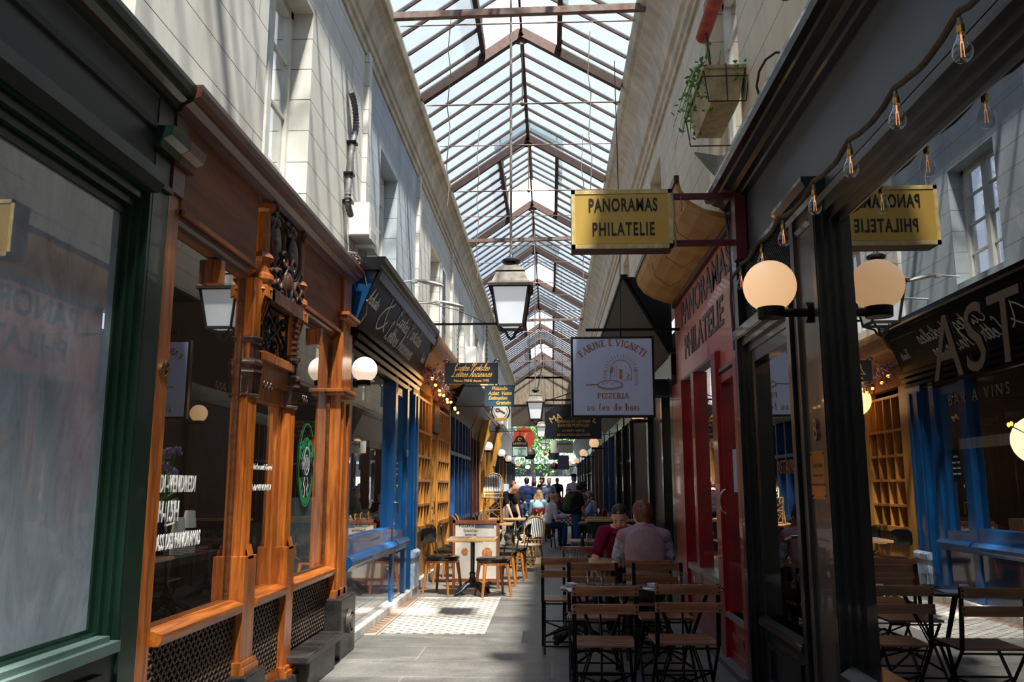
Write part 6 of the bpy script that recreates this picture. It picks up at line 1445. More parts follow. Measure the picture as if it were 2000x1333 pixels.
# ---- autumn garland with warm lamps over the honey wood shop
t = thing('garland', 'autumn garland of dry leaves on the honey wood shop fascia', 'garland', (0, 0, 0))
random.seed(12); cs = {'dry_leaf_pink': '#a88a82', 'dry_leaf_rust': '#9c4a2c', 'dry_twig_grey': '#7a6a62'}; mbs = {k: MB('L') for k in cs}
for k in range(620):
    u = random.random(); y = 11.98+u*3.4; d = .16+.1*math.sin(u*6)+random.uniform(-.1, .1); z = 3.03-.0*u+.06*math.sin(u*14)+random.gauss(0, .075)
    key = random.choice(['dry_leaf_pink', 'dry_leaf_pink', 'dry_leaf_rust', 'dry_twig_grey']); c = Vector((d, y, z)); dd = Vector((random.uniform(-1, 1), random.uniform(-1, 1), random.uniform(-1, 1))).normalized()
    if key == 'dry_twig_grey': mbs[key].tube([c-dd*.09, c+Vector((0, 0, .02)), c+dd*.09], .004, 4)
    else:
        e = dd.cross(Vector((.2, .5, .7))).normalized()*.018; s_ = .055; mbs[key].add([c-dd*s_, c+e, c+dd*s_, c-e], [(0, 1, 2, 3)])
for k_, m_ in mbs.items(): m_.build('dry_leaves' if 'leaf' in k_ else 'twigs', paint(k_, cs[k_], .8), t, fix=False)
M_WARM = emis('warm_garland_lamp', '#ff9a3c', 9.0, '#ffcf90'); gl = None
for k, (y, dz) in enumerate(((12.05, .0), (12.25, -.12), (12.55, -.2), (12.9, -.24), (13.2, -.2), (13.5, -.26), (13.9, -.27), (14.2, -.22), (14.6, -.32), (15.0, -.3), (15.3, -.36))):
    o = thing('fairy_light', 'warm glowing bulb on the dry leaf garland', 'light bulb', (XL+.26+.02*(k % 3), y, 2.98+dz*.6), 0, 'warm bulbs along the dry leaf garland') if gl is None else None
    if gl is None:
        gl = o; MB().ball((0, 0, 0), .022, 12).build('bulb', M_WARM, gl); MB().lathe([(0, .015), (.01, .015), (.01, .05), (0, .05)], n=10).build('socket', M_BLACKM, gl)
    else: dup(gl, (XL+.26+.02*(k % 3), y, 2.98+dz*.6))
pl = bpy.data.lights.new('garland_glow', 'POINT'); pl.energy = 6; pl.color = (1, .6, .25); pl.shadow_soft_size = .25; po = bpy.data.objects.new('garland_glow', pl); COL.objects.link(po); po.location = (XL+.35, 13.2, 2.75)
# ---- dark green chalk menu on the right counter
t = thing('chalk_menu', 'black board with green chalk lettering on the counter behind the man in maroon', 'menu board', (.95, 12.6, .62))
MB().box(-.42, .42, 0, .03, -.1, .32).build('board', paint('chalk_black', '#12160f', .6), t); MB().box(-.44, .44, -.02, .25, .32, .35).build('wooden_shelf', M_TABLEWOOD, t); MB().box(-.42, .42, -.01, .2, -.16, -.1).build('orange_crate', paint('orange_crate', '#b5542a', .6), t)
text('BISTRO - CAVE', (0, -.003, .14), (1, 0, 0), Z3, .075, paint('green_chalk', '#57b05a', .7), t); text('bonjour', (.05, -.003, .03), (1, 0, 0), Z3, .055, paint('green_chalk', '#57b05a', .7), t)
for sx in (-.4, .4): MB().box(sx-.02, sx+.02, .05, .09, -.62, -.1).build('leg', M_BLKWOOD, t)
flat('cutlery_crate', 'crate', 'low wooden crate on the counter table by the standing man', 1.0, 16.9, .751, .6, .4, 0, M_TABLEWOOD, .1)
# street end: greenery and glazed front
t = thing('street_tree', 'bright green street tree seen beyond the end of the passage', 'tree', (-1.2, 58, 0)); random.seed(2)
MB().tube([(0, 0, 0), (.1, 0, 2), (-.1, 0, 4)], [.22, .16, .1], 10).build('trunk', M_DWOOD, t)
b = MB()
for k in range(5200):
    c = Vector((random.gauss(0.3, 1.6), random.gauss(0, 1.2), random.gauss(5.2, 1.3))); dd = Vector((random.uniform(-1, 1), random.uniform(-1, 1), random.uniform(-1, 1))).normalized()*.13; e = dd.cross(Vector((.3, .2, .9))).normalized()*.07
    b.add([c-dd, c+e, c+dd, c-e], [(0, 1, 2, 3)])
b.build('foliage', paint('fresh_leaf_green', '#8fbf5a', .6, vary=.4, scale=3, c2='#4f8a34'), t, fix=False)

# inside the blue shop: a small lit chandelier, pale counter and papers
t = thing('chandelier', 'small chandelier with warm lamps glowing inside the blue shop', 'chandelier', (XL-.9, 10.6, 2.15))
MB().lathe([(0, -.1), (.03, -.08), (.05, 0), (.02, .08), (.012, .2), (.012, 1.0), (0, 1.0)], n=12).build('stem', M_BRASS, t)
for k in range(10):
    a = 2*PI*k/10; b = MB().tube([(0, 0, 0), (.16*math.cos(a), .16*math.sin(a), -.06), (.3*math.cos(a), .3*math.sin(a), .02)], .007, 6).build('arm', M_BRASS, t)
    MB().ball((.3*math.cos(a), .3*math.sin(a), .05), .02, 8, sz=1.5).build('lamp', M_WARM, t)
t = thing('shop_counter', 'pale counter with papers seen through the blue shop window', 'counter', (XL-1.1, 9.6, 0))
MB().box(-.3, .3, -.9, .9, 0, 1.0).build('counter_body', M_TANPANEL, t); MB().box(-.33, .33, -.93, .93, 1.0, 1.04).build('counter_top', M_WHITEBAND, t)
for k in range(6):
    flat('paper_box', 'box', 'box of postcards on the shelf in the blue shop window, ' + ('nearest', 'second', 'third', 'fourth', 'fifth', 'farthest')[k], XL-.22, 8.35+.3*k, .951, .2, .22, 0, paint('postcard_box_%d' % (k % 2), ('#b8ae98', '#8c5a3c')[k % 2], .7), .14)
pl = bpy.data.lights.new('blue_shop_lamp', 'POINT'); pl.energy = 14; pl.color = (1, .75, .45); pl.shadow_soft_size = .3; po = bpy.data.objects.new('blue_shop_lamp', pl); COL.objects.link(po); po.location = (XL-.9, 10.6, 2.0)

t = thing('pendant_lamp', 'opal pendant globe added to go with the fill light inside the oak shop', 'lamp', (XL-1.3, 4.9, 2.3))  # invented pendant, added as a carrier for the fill light below
MB().ball((0, 0, 0), .12, 24).build('globe', M_GLOBEW, t); MB().tube([(0, 0, .1), (0, 0, .9)], .008, 6).build('cord', M_BLACKM, t)
pl = bpy.data.lights.new('oak_shop_fill', 'POINT'); pl.energy = 28; pl.color = (1, .85, .65); pl.shadow_soft_size = .15; po = bpy.data.objects.new('oak_shop_fill', pl); COL.objects.link(po); po.location = (XL-1.1, 4.9, 2.1)  # added fill light that brightens the cups behind the oak shop glass
# ================================================================== people
M_SKIN = paint('skin', '#e6b096', .55, vary=.08, scale=8); M_SKINT = paint('tanned_skin', '#a86a4c', .55, vary=.08, scale=8); M_SKIND = paint('darker_skin', '#8a5a44', .55, vary=.08)  # three plain skin tones, the last one darkest
def cloth(name, c, **k): return paint(name, c, .85, vary=.16, scale=7, spec=.2, **k)
M_EYEW = paint('eye_white', '#e8e4de', .3, vary=.02); M_EYED = paint('dark_iris', '#2a1c14', .2, vary=.02); M_LIP = paint('lips', '#a8604e', .5, vary=.05)
def vox(mb, name, mat, parent, v, smooth=4, label=None):
    """fuse overlapping shapes into one continuous skin"""
    o = mb.build(name, mat, None, fix=False)
    m = o.modifiers.new('r', 'REMESH'); m.mode = 'VOXEL'; m.voxel_size = v; m.use_smooth_shade = True
    s = o.modifiers.new('s', 'SMOOTH'); s.iterations = smooth; s.factor = .5
    dg = bpy.context.evaluated_depsgraph_get(); dg.update()
    me = bpy.data.meshes.new_from_object(o.evaluated_get(dg)); old = o.data
    o.modifiers.clear(); o.data = me; bpy.data.meshes.remove(old); me.name = name
    me.polygons.foreach_set('use_smooth', [True]*len(me.polygons))
    if not me.materials: me.materials.append(mat)
    o.parent = parent
    if label: o['label'] = label
    return o
def limb(b, pts, rs, n=14):
    b.tube(pts, rs, n)
    for p, r in zip(pts, rs): b.ball(p, r*.995, 14)
def V(*a): return Vector(a)
def hand(b, wrist, d, up, s, curl=.5, side=1):
    """palm and five bent fingers; d = direction of the hand, up = back of the hand"""
    d = Vector(d).normalized(); up = Vector(up); up = (up - d*up.dot(d)).normalized(); sd_ = d.cross(up)*side
    R = Matrix((sd_, d, up)).transposed(); c = Vector(wrist) + d*.05*s
    b.ball(c, .042*s, 14, sx=.95, sy=1.15, sz=.42, rot=R)
    for i, (off, ln) in enumerate(((-.028, .072), (-.01, .08), (.009, .075), (.026, .058))):
        p = c + sd_*off*s + d*.035*s; a = .15; pts = [p]
        for k in range(3): a += curl*(.6+.12*i); p = p + (d*math.cos(a) - up*math.sin(a))*ln*s*(.42, .32, .26)[k]; pts.append(p)
        b.tube(pts, [.0105*s, .01*s, .0092*s, .0075*s], 8)
        for q in pts: b.ball(q, .0085*s, 8)
    p = c - sd_*.03*s - d*.02*s; q1 = p - sd_*.03*s + d*.02*s - up*.008*s; q2 = q1 + d*.035*s - up*.012*s + sd_*.004*s
    b.tube([p, q1, q2], [.0135*s, .0115*s, .009*s], 8); b.ball(q2, .009*s, 8); b.ball(p, .0135*s, 8)
def person(label, loc, rz, P, skin, top, bottom, hair, hair_kind='short', v=.014, sleeves='short', s=1.0, face=True, shoes='#1c1a1a', cat='person', group=None, beard=False):
    """P: joints in metres in the person's own frame (faces +y). keys: pel, che, nk, head, sh, el, wr, hp, kn, an (pairs L,R); look"""
    t = thing('person', label, cat, loc, rz, group)
    if s != 1: t.scale = (s, s, s)
    pel, che, nk, hd = (Vector(P[k]) for k in ('pel', 'che', 'nk', 'head'))
    sh, el, wr, hp, kn, an = ([Vector(q) for q in P[k]] for k in ('sh', 'el', 'wr', 'hp', 'kn', 'an'))
    look = Vector(P.get('look', (0, 1, 0))).normalized(); upv = Vector(P.get('up', (0, 0, 1))); sdv = look.cross(upv).normalized(); upv = sdv.cross(look).normalized()
    R = Matrix((sdv, look, upv)).transposed()
    spine = (che-pel).normalized(); sx_ = (sh[1]-sh[0]).normalized(); fy = spine.cross(sx_)*-1; RT = Matrix((sx_, sx_.cross(spine)*-1, spine)).transposed()
    hs = 1.0
    # --- one continuous body
    b = MB()
    b.ball(hd + R @ V(0, .0, .03), .088*hs, 22, sx=.86, sy=1.05, sz=1.08, rot=R); b.ball(hd + R @ V(0, .025, -.045), .066*hs, 18, sx=.9, sy=.95, sz=1.12, rot=R)
    b.ball(hd + R @ V(0, .052, -.088), .026, 12, sx=1.15, rot=R)
    b.tube([hd + R @ V(0, .083, .012), hd + R @ V(0, .108, -.03)], [.010, .016], 8); b.ball(hd + R @ V(0, .1, -.032), .016, 10, rot=R)
    for q in (-1, 1): b.ball(hd + R @ V(q*.078, -.008, -.01), .026, 12, sx=.35, sy=.7, sz=1.15, rot=R); b.ball(hd + R @ V(q*.032, .082, .027), .014, 8, sx=1.5, sy=.7, sz=.6, rot=R); b.ball(hd + R @ V(q*.04, .062, -.03), .024, 10, rot=R)
    limb(b, [nk, hd + R @ V(0, -.015, -.05)], [.062, .056])
    b.ball(che, .15, 20, sx=1.02, sy=.68, sz=1.1, rot=RT); b.ball(pel.lerp(che, .5), .13, 18, sx=1.0, sy=.72, sz=1.3, rot=RT); b.ball(pel, .15, 18, sx=1.05, sy=.78, sz=.9, rot=RT)
    for i in (0, 1):
        limb(b, [nk.lerp(sh[i], .35), sh[i]], [.055, .052]); limb(b, [sh[i], sh[i].lerp(el[i], .45), el[i]], [.052, .048, .038]); limb(b, [el[i], el[i].lerp(wr[i], .35), wr[i]], [.038, .04, .025])
        dd = Vector(P['hd'][i]) if 'hd' in P else (wr[i]-el[i]); hand(b, wr[i], dd, P['hu'][i] if 'hu' in P else (0, -.2, 1), 1.0, P.get('curl', .5), 1 if i else -1)
        limb(b, [hp[i], hp[i].lerp(kn[i], .5), kn[i]], [.085, .072, .052]); limb(b, [kn[i], kn[i].lerp(an[i], .35), an[i]], [.05, .053, .034])
    body = vox(b, 'body', skin, t, v, 3)
    # --- clothes
    b = MB(); g = .013
    b.ball(che, .15+g, 20, sx=1.02, sy=.7, sz=1.12, rot=RT); b.ball(pel.lerp(che, .5), .135+g, 18, sx=1.0, sy=.75, sz=1.35, rot=RT); b.ball(pel+spine*.03, .15+g, 18, sx=1.05, sy=.8, sz=.75, rot=RT)
    for i in (0, 1):
        limb(b, [nk.lerp(sh[i], .3)-spine*.01, sh[i]], [.058, .052+g])
        e = sh[i].lerp(el[i], .72 if sleeves == 'short' else 1.0); limb(b, [sh[i], e], [.054+g, .046+g])
        if sleeves == 'long': limb(b, [el[i], wr[i]], [.04+g, .028+g])
    b.tube([nk-spine*.03, nk+(hd-nk)*.12], [.075, .068], 14); b.ball(nk-spine*.02, .07, 12)
    vox(b, 'shirt', top, t, v, 3)
    b = MB(); b.ball(pel-spine*.02, .155+g*.4, 18, sx=1.05, sy=.82, sz=.75, rot=RT)
    for i in (0, 1):
        limb(b, [hp[i], kn[i]], [.096, .068]); limb(b, [kn[i], kn[i].lerp(an[i], .9)], [.066, .052])
    vox(b, 'trousers', bottom, t, v, 3)
    for i in (0, 1):
        sh_d = Vector(P['foot'][i]).normalized() if 'foot' in P else Vector((0, 1, 0)); Rf = Matrix((sh_d.cross(Vector((0, 0, 1))), sh_d, Vector((0, 0, 1)))).transposed()
        b = MB().ball(an[i] + sh_d*.07 + V(0, 0, -.045), .07, 14, sx=.62, sy=1.75, sz=.5, rot=Rf); b.ball(an[i]+V(0, 0, -.02), .045, 12); vox(b, 'shoe', paint('shoe_'+shoes, shoes, .5), t, max(v*.7, .006), 2)
    # --- hair
    b = MB()
    if hair_kind != 'bald':
        hk = {'short': (.006, 0), 'crop': (.003, 0), 'curly': (.03, 1), 'long': (.012, 0), 'bun': (.01, 0)}[hair_kind][0]
        c = hd + R @ V(0, -.012, .042); b.ball(c, .088+hk, 22, sx=.9, sy=1.03, sz=1.0, rot=R); b.ball(hd + R @ V(0, -.04, .0), .08+hk, 16, sx=.94, sy=.85, sz=1.05, rot=R)
        if hair_kind == 'curly':
            rr = random.Random(5)
            for k in range(26): a, e_ = rr.uniform(0, 6.28), rr.uniform(.1, 1.4); b.ball(c + R @ V(.1*math.cos(a)*math.cos(e_), .1*math.sin(a)*math.cos(e_)-.01, .1*math.sin(e_)), .028, 8)
        if hair_kind == 'long':
            for q in (-1, 0, 1): b.tube([hd + R @ V(q*.06, -.06, .02), hd + R @ V(q*.085, -.08, -.1), hd + R @ V(q*.08, -.1, -.22), hd + R @ V(q*.05, -.11, -.34)], [.045, .05, .045, .02], 10)
            for q in (-1, 1): b.tube([hd + R @ V(q*.07, .02, .05), hd + R @ V(q*.088, .01, -.05), hd + R @ V(q*.09, -.03, -.18)], [.025, .028, .02], 8)
        if hair_kind == 'bun':
            b.ball(hd + R @ V(0, -.115, .01), .05, 12, sx=.8, sz=1.25, rot=R); b.tube([hd + R @ V(-.05, -.09, .07), hd + R @ V(-.045, -.125, .02), hd + R @ V(-.02, -.13, -.05)], [.02, .022, .012], 8); b.tube([hd + R @ V(0, -.1, -.03), hd + R @ V(.01, -.1, -.12), hd + R @ V(0, -.09, -.18)], [.045, .035, .02], 10)
            b.tube([hd + R @ V(.0, -.09, .06), hd + R @ V(.03, -.115, .03), hd + R @ V(.01, -.13, -.03)], [.02, .022, .015], 8)
        ho = vox(b, 'hair', hair, t, max(v*.6, .006), 2)
        # keep the face free: push hair that would cover it back
        for vv in ho.data.vertices:
            l = R.transposed() @ (vv.co - hd)
            if l.y > .015 and l.z < .075: vv.co = hd + R @ V(l.x*.93, min(l.y, .015 + (l.y-.015)*.1), l.z)
    if face:
        for q in (-1, 1):
            e = MB().ball(hd + R @ V(q*.031, .079, .008), .0125, 12, sx=1.1, sy=.7, sz=.62, rot=R).build('eye', M_EYEW, t); MB().ball(hd + R @ V(q*.031, .0865, .006), .006, 10, sy=.5, rot=R).build('iris', M_EYED, e)
            MB().tube([hd + R @ V(q*.015, .088, .028), hd + R @ V(q*.034, .087, .035), hd + R @ V(q*.05, .076, .03)], [.004, .0045, .002], 6).build('eyebrow', hair if hair_kind != 'bald' else M_SKIND, t)
        MB().tube([hd + R @ V(-.024, .082, -.06), hd + R @ V(-.008, .092, -.057), hd + R @ V(.008, .092, -.057), hd + R @ V(.024, .082, -.06)], [.003, .006, .006, .003], 8).tube([hd + R @ V(-.018, .083, -.067), hd + R @ V(0, .089, -.07), hd + R @ V(.018, .083, -.067)], [.003, .006, .003], 8).build('lips', M_LIP, t)
    return t
H_BROWN = paint('brown_hair', '#2c1a12', .5, vary=.3, scale=40, stretch=(1, 1, .2), bump=.4); H_DARK = paint('dark_hair', '#14100e', .5, vary=.3, scale=40, bump=.4); H_FAIR = paint('fair_hair', '#a88c66', .5, vary=.35, scale=40, stretch=(1, 1, .15), bump=.4); H_GREY = paint('grey_hair', '#7f7b78', .6, vary=.3, scale=40, bump=.4); H_AUB = paint('auburn_hair', '#6e3a22', .5, vary=.3, scale=40, stretch=(1, 1, .2), bump=.4)
def sit(lean=0.0, look=(0, 1, 0), **k):
    """seated on a 0.46 m seat, leaning forward by lean radians"""
    c, s = math.cos(lean), math.sin(lean)
    def T(x, y, z): return (x, y*c + z*s, .56 + z*c - y*s)
    P = dict(pel=(0, 0, .56), che=T(0, 0, .33), nk=T(0, 0, .5), head=T(0, .05, .64), sh=[T(-.18, 0, .44), T(.18, 0, .44)], el=[T(-.24, .08, .18), T(.24, .08, .18)], wr=[(-.16, .34, .74), (.16, .34, .74)],
             hp=[(-.09, .02, .53), (.09, .02, .53)], kn=[(-.13, .42, .52), (.13, .42, .52)], an=[(-.13, .42, .1), (.13, .42, .1)], look=look)
    P.update(k); return P
def stand(lean=0.0, look=(0, 1, 0), **k):
    c, s = math.cos(lean), math.sin(lean)
    def T(x, y, z): return (x, y*c + z*s, .93 + z*c - y*s)
    P = dict(pel=(0, 0, .93), che=T(0, 0, .33), nk=T(0, 0, .52), head=T(0, .04, .67), sh=[T(-.18, 0, .46), T(.18, 0, .46)], el=[T(-.23, -.01, .18), T(.23, -.01, .18)], wr=[T(-.22, .06, -.06), T(.22, .06, -.06)],
             hp=[(-.09, 0, .9), (.09, 0, .9)], kn=[(-.1, .02, .5), (.1, .0, .5)], an=[(-.11, 0, .09), (.11, .02, .09)], look=look)
    P.update(k); return P
# man in the maroon polo shirt, leaning over towards the woman
pm = sit(.38, look=(.22, .78, -.62)); pm['sh'] = [(-.2, .14, .98), (.17, .2, 1.0)]; pm['nk'] = (0, .21, 1.05); pm['che'] = (0, .13, .87); pm['head'] = (.02, .31, 1.15)
pm['el'] = [(-.3, .25, .74), (.27, .3, .74)]; pm['wr'] = [(-.1, .5, .78), (.2, .46, .52)]; pm['hd'] = [(.5, .7, -.2), (-.5, .6, -.3)]; pm['hu'] = [(0, 0, 1), (0, .2, 1)]; pm['curl'] = .4
man = person('man in a maroon polo shirt leaning forward with sunglasses pushed up on his cropped hair', (.68, 8.8, 0), PI+.05, pm, M_SKIN, cloth('maroon_cotton', '#781838'), cloth('black_denim', '#17181c'), H_BROWN, 'crop', v=.007, beard=True)
hd = V(*pm['head']); lk = V(*pm['look']).normalized(); sdv = lk.cross(V(0, 0, 1)).normalized(); up_ = sdv.cross(lk); R_ = Matrix((sdv, lk, up_)).transposed()
b = MB()
for q in (-1, 1): b.ball(hd + R_ @ V(q*.036, .068, .105), .03, 14, sx=1.1, sy=.3, sz=.8, rot=R_ @ Euler((-.7, 0, 0)).to_matrix())
b.tube([hd + R_ @ V(-.075, .03, .085), hd + R_ @ V(0, .078, .11), hd + R_ @ V(.075, .03, .085)], .005, 6)
for q in (-1, 1): b.tube([hd + R_ @ V(q*.075, .04, .09), hd + R_ @ V(q*.09, -.06, .02)], .004, 6)
tag(b.build('sunglasses', paint('mirror_lens', '#1b222c', .08, .4), man), 'sunglasses pushed up on the hair')
b = MB(); 
for q in (-1, 1): b.add([hd + V(q*.0, -.0, -.12)+V(q*.01, .06, 0), hd+V(q*.07, .0, -.1), hd+V(q*.075, .05, -.15), hd+V(q*.02, .1, -.16)], [(0, 1, 2, 3)])
b.build('collar', cloth('maroon_cotton', '#4d0f24'), man, fix=False)
# woman seen from behind
pw = sit(.12, look=(-.12, .95, -.2)); pw['el'] = [(-.25, .1, .76), (.25, .1, .76)]; pw['wr'] = [(-.16, .3, .79), (.15, .3, .79)]
wo_ = person('woman seen from behind with pinned-up auburn hair and a mauve sweater over her shoulders', (.83, 7.75, 0), 0, pw, M_SKIN, paint('patterned_white_blouse', '#cfc8cc', .8, vary=.3, scale=30, c2='#6d6480'), cloth('olive_trousers', '#4a4436'), H_AUB, 'bun', v=.008)
b = MB(); sp = V(0, 0, 0)
nk = V(*pw['nk']); sh = [V(*q) for q in pw['sh']]; che = V(*pw['che'])
for i in (0, 1): limb(b, [nk.lerp(sh[i], .2)+V(0, -.02, 0), sh[i]+V(0, -.02, .01)], [.07, .068])
b.ball(che+V(0, -.075, .0), .175, 22, sx=1.06, sy=.42, sz=1.2); b.ball(che+V(0, -.08, -.16), .165, 18, sx=1.1, sy=.4, sz=1.0)
b.tube([nk+V(-.09, .04, .0), nk+V(-.07, -.05, .03), nk+V(0, -.075, .045), nk+V(.07, -.05, .03), nk+V(.09, .04, .0)], [.03, .034, .036, .034, .03], 10)
b.tube([nk+V(-.14, -.01, -.03), nk+V(-.08, -.09, -.02), nk+V(0, -.11, -.03), nk+V(.08, -.09, -.02), nk+V(.14, -.01, -.03)], [.02, .022, .022, .022, .02], 8)
for q in (-1, 1): b.tube([sh[0 if q < 0 else 1]+V(-q*.04, .02, .03), V(q*.1, .16, .95), V(q*.03, .2, .82)], [.05, .04, .03], 10)
tag(vox(b, 'sweater', cloth('mauve_sweater', '#ab8c92', c2='#93757c'), wo_, .009, 3), 'mauve sweater draped over the shoulders')
# waiters by the left tables
pb = stand(.75, look=(0, .55, -.8)); pb['el'] = [(-.24, .42, 1.0), (.26, .42, 1.0)]; pb['wr'] = [(-.2, .5, .79), (.22, .5, .79)]
person('bald waiter in black leaning over the far left table', (-1.25, 19.6, 0), -PI*.62, pb, M_SKIN, cloth('black_cotton', '#15171c'), cloth('black_denim', '#17181c'), H_GREY, 'bald', v=.013)
p2 = stand(.25, look=(.2, .9, -.4)); p2['el'] = [(-.3, .12, 1.1), (.26, .05, 1.12)]; p2['wr'] = [(-.24, .34, 1.25), (.14, .25, 1.1)]
w2 = person('waiter in a dark waistcoat seen from behind holding up a white bill', (-.85, 20.9, 0), .3, p2, M_SKIN, cloth('charcoal_cotton', '#201d22'), cloth('black_denim', '#17181c'), H_AUB, 'crop', v=.014, s=.93, sleeves='short')
flat('paper', 'paper', 'white paper held up by the dark waistcoated waiter', -1.08, 20.7, 1.26, .15, .01, .2, M_PAPER, .24)
# women at the red chairs
person('woman with long fair hair in a pale blue shirt seated with her back to us', (-.34, 23.25, 0), -.35, sit(.1), M_SKIN, cloth('pale_blue_shirt', '#a9d0e4'), cloth('blue_jeans', '#2f4a72'), H_FAIR, 'long', v=.014, sleeves='long', s=1.02)
p3 = sit(.3, look=(0, .75, -.65)); p3['wr'] = [(-.12, .44, .72), (.14, .44, .72)]
person('woman in a white sweater seated side-on reading an open menu', (-.1, 20.6, 0), -PI/2+.45, p3, M_SKIN, cloth('off_white_sweater', '#d6cfd6'), cloth('blue_jeans', '#2f4a72'), H_FAIR, 'short', v=.013, sleeves='long', shoes='#20242c')
o = MB(xf=Matrix.Translation((.3, 20.75, .8)) @ Matrix.Rotation(.5, 4, 'Y')).box(-.16, .16, -.15, .15, 0, .008).build('menu', M_PAPER); tag(o, 'open cream menu held by the woman in the white sweater', 'menu')
def check_mat():
    m, t, b = newmat('red_white_gingham'); L = t.links.new; co = N(t, 'ShaderNodeTexCoord'); c = N(t, 'ShaderNodeTexChecker'); c.inputs['Scale'].default_value = 20; c.inputs['Color1'].default_value = lin('#9c1f35'); c.inputs['Color2'].default_value = lin('#e2d6d8')
    L(co.outputs['Object'], c.inputs['Vector']); L(c.outputs['Color'], b.inputs['Base Color']); b.inputs['Roughness'].default_value = .8; return m
t = thing('cloth_table', 'table under a red and white checked cloth beside the seated women', 'table', (.5, 21.6, 0))
b = MB(); n_ = 32; lv = []
def rq(w, d, z, wob): return [(w*(abs(math.cos(a))**.4)*(1 if math.cos(a) > 0 else -1)*(1+wob*math.sin(a*11)), d*(abs(math.sin(a))**.4)*(1 if math.sin(a) > 0 else -1)*(1+wob*math.cos(a*9)), z) for a in [2*PI*i/n_ for i in range(n_)]]
lv = [rq(.3, .3, .75, 0), rq(.36, .36, .745, 0), rq(.375, .375, .7, .01), rq(.39, .39, .5, .04)]
b.add(sum(lv, []), [(i*n_+j, i*n_+(j+1) % n_, (i+1)*n_+(j+1) % n_, (i+1)*n_+j) for i in range(3) for j in range(n_)] + [tuple(range(n_))], True); b.build('checked_cloth', check_mat(), t, fix=False)
for sx in (-1, 1):
    for sy in (-1, 1): MB().box(sx*.28-.02, sx*.28+.02, sy*.28-.02, sy*.28+.02, 0, .74).build('leg', M_DWOOD, t)
# standing man with rucksack
ps = stand(.1, look=(.1, .75, -.65)); ps['el'] = [(-.22, .1, 1.08), (.22, .12, 1.1)]; ps['wr'] = [(-.1, .3, 1.25), (.08, .32, 1.28)]; ps['head'] = (.0, .14, 1.57)
mb_ = person('standing man in a black T-shirt and jeans with a green rucksack, looking at his phone', (.55, 18.6, 0), -PI/2+.25, ps, M_SKINT, cloth('black_cotton', '#15171c'), cloth('blue_jeans', '#2f4a72'), H_DARK, 'curly', v=.012, s=.9)
b = MB().ball((0, -.2, 1.24), .16, 18, sx=.95, sy=.62, sz=1.35).ball((0, -.28, 1.14), .11, 14, sx=.95, sy=.5, sz=1.1); vox(b, 'rucksack', cloth('olive_green_canvas', '#4a5a3c'), mb_, .012, 3); b = MB()
for q in (-1, 1): b.tube([(q*.1, -.16, 1.45), (q*.11, .02, 1.47), (q*.12, .14, 1.36), (q*.14, .1, 1.15), (q*.12, -.1, 1.05)], .018, 7)
b.build('strap', cloth('dark_strap', '#2c3326'), mb_); MB().box(-.035, .035, .33, .345, 1.24, 1.37).build('phone', M_BLACK, mb_)
p4 = sit(.3, look=(0, .8, -.55)); p4['wr'] = [(-.1, .3, .95), (.1, .32, .95)]; p4['el'] = [(-.25, .2, .78), (.25, .2, .78)]
person('grey-haired man in a pale blue shirt seated at the right, hands near his face', (.98, 19.9, 0), PI/2+.2, p4, M_SKINT, cloth('pale_blue_linen', '#9db7dc'), cloth('dark_navy_cloth', '#1c2436'), H_GREY, 'short', v=.013, s=1.02)
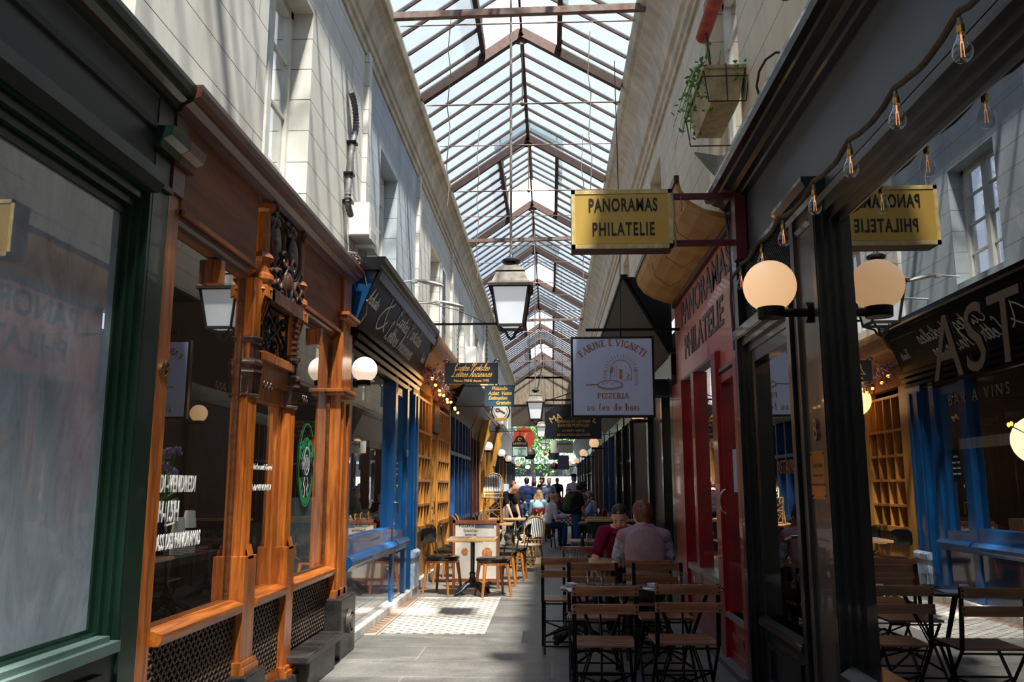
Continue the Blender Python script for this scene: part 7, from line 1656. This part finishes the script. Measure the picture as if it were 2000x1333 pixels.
# the crowd farther down
crowd = [(-.75, 27.5, .2, 'stand', '#1d2c58', '#2a4f78', H_DARK, 'short', 'standing person in a navy T-shirt and jeans at the left of the crowd', M_SKINT, 1.0),
 (-.55, 31, .8, 'stand', '#3a1c22', '#1c1c22', H_BROWN, 'short', 'person in a dark red top in the crowd beside the navy T-shirt', M_SKIND, .96),
 (-.3, 33.5, 2.6, 'stand', '#23253a', '#1c1c22', H_BROWN, 'curly', 'dark dressed person with curly hair in the middle of the crowd', M_SKINT, 1.04),
 (-.05, 30.5, PI, 'stand', '#8f9cc4', '#23242c', H_BROWN, 'crop', 'man in an open dark jacket over a pale blue shirt facing us', M_SKIN, 1.0),
 (.3, 38, PI, 'stand', '#14151a', '#14151a', H_DARK, 'short', 'person all in black standing against the light at the street end', M_SKIND, 1.05),
 (.75, 28.5, -.6, 'stand', '#a2a3aa', '#2b2c34', H_GREY, 'short', 'tall person in a grey striped shirt and cap walking away', M_SKIN, 1.06),
 (1.0, 26, 2.2, 'stand', '#20242e', '#1a1c22', H_DARK, 'short', 'person in a dark jacket by the right-hand shopfronts', M_SKINT, .93),
 (.1, 25.2, 2.8, 'sit', '#5c2a2a', '#23242c', H_AUB, 'long', 'seated woman with red-brown hair behind the woman in pale blue', M_SKIN, 1.0),
 (.55, 26.2, PI, 'sit', '#7a3a40', '#2a2a32', H_BROWN, 'short', 'seated person in a dusty red top behind the checked table', M_SKIN, 1.05),
 (.5, 22.5, PI, 'sit', '#16192a', '#1c1e28', H_BROWN, 'long', 'dark dressed person seated facing us behind the checked table', M_SKIN, .98),
 (-.95, 25.5, -.4, 'sit', '#3a4a6c', '#2a3a52', H_DARK, 'short', 'seated person in blue by the left-hand shops behind the waiters', M_SKINT, .95),
 (1.1, 21.6, 2.0, 'sit', '#8c8a88', '#2a2a32', H_GREY, 'short', 'grey-haired seated person behind the man in the pale blue shirt', M_SKIN, 1.02)]
for x, y, rz, kind, c1, c2_, hr, hk, lab, sk, s_ in crowd:
    pp = stand(.05) if kind == 'stand' else sit(.2)
    if kind == 'stand' and abs(rz) < 1: pp['kn'] = [(-.1, .12, .52), (.1, -.04, .5)]; pp['an'] = [(-.11, .12, .09), (.11, -.2, .12)]
    o = person(lab, (x, y, 0), rz, pp, sk, cloth('top_'+c1, c1), cloth('trousers_'+c2_, c2_), hr, hk, v=.018, s=s_, face=rz > 1.8 or rz < -1.8)
    if 'cap' in lab: b = MB().ball((0, .05, 1.69), .1, 16, sx=.95, sy=1.05, sz=.7); b.prism([(-.07, .12), (.07, .12), (.05, .22), (-.05, .22)], 1.64, 1.65, 'z'); b.build('cap', cloth('dark_blue_cap', '#1c2438'), o)
for x, y, rz, lab in ((.1, 25.15, 2.8, 'dark chair under the seated woman with red-brown hair'), (.55, 26.15, PI, 'dark chair under the person in the dusty red top'), (.5, 22.45, PI, 'dark red chair under the dark dressed person facing us'), (-.95, 25.5, -.4, 'dark red chair under the seated person in blue'), (1.1, 21.6, 2.0, 'dark red chair behind the man in the pale blue shirt')):
    dup(rd, (x, y, 0), rz, lab)
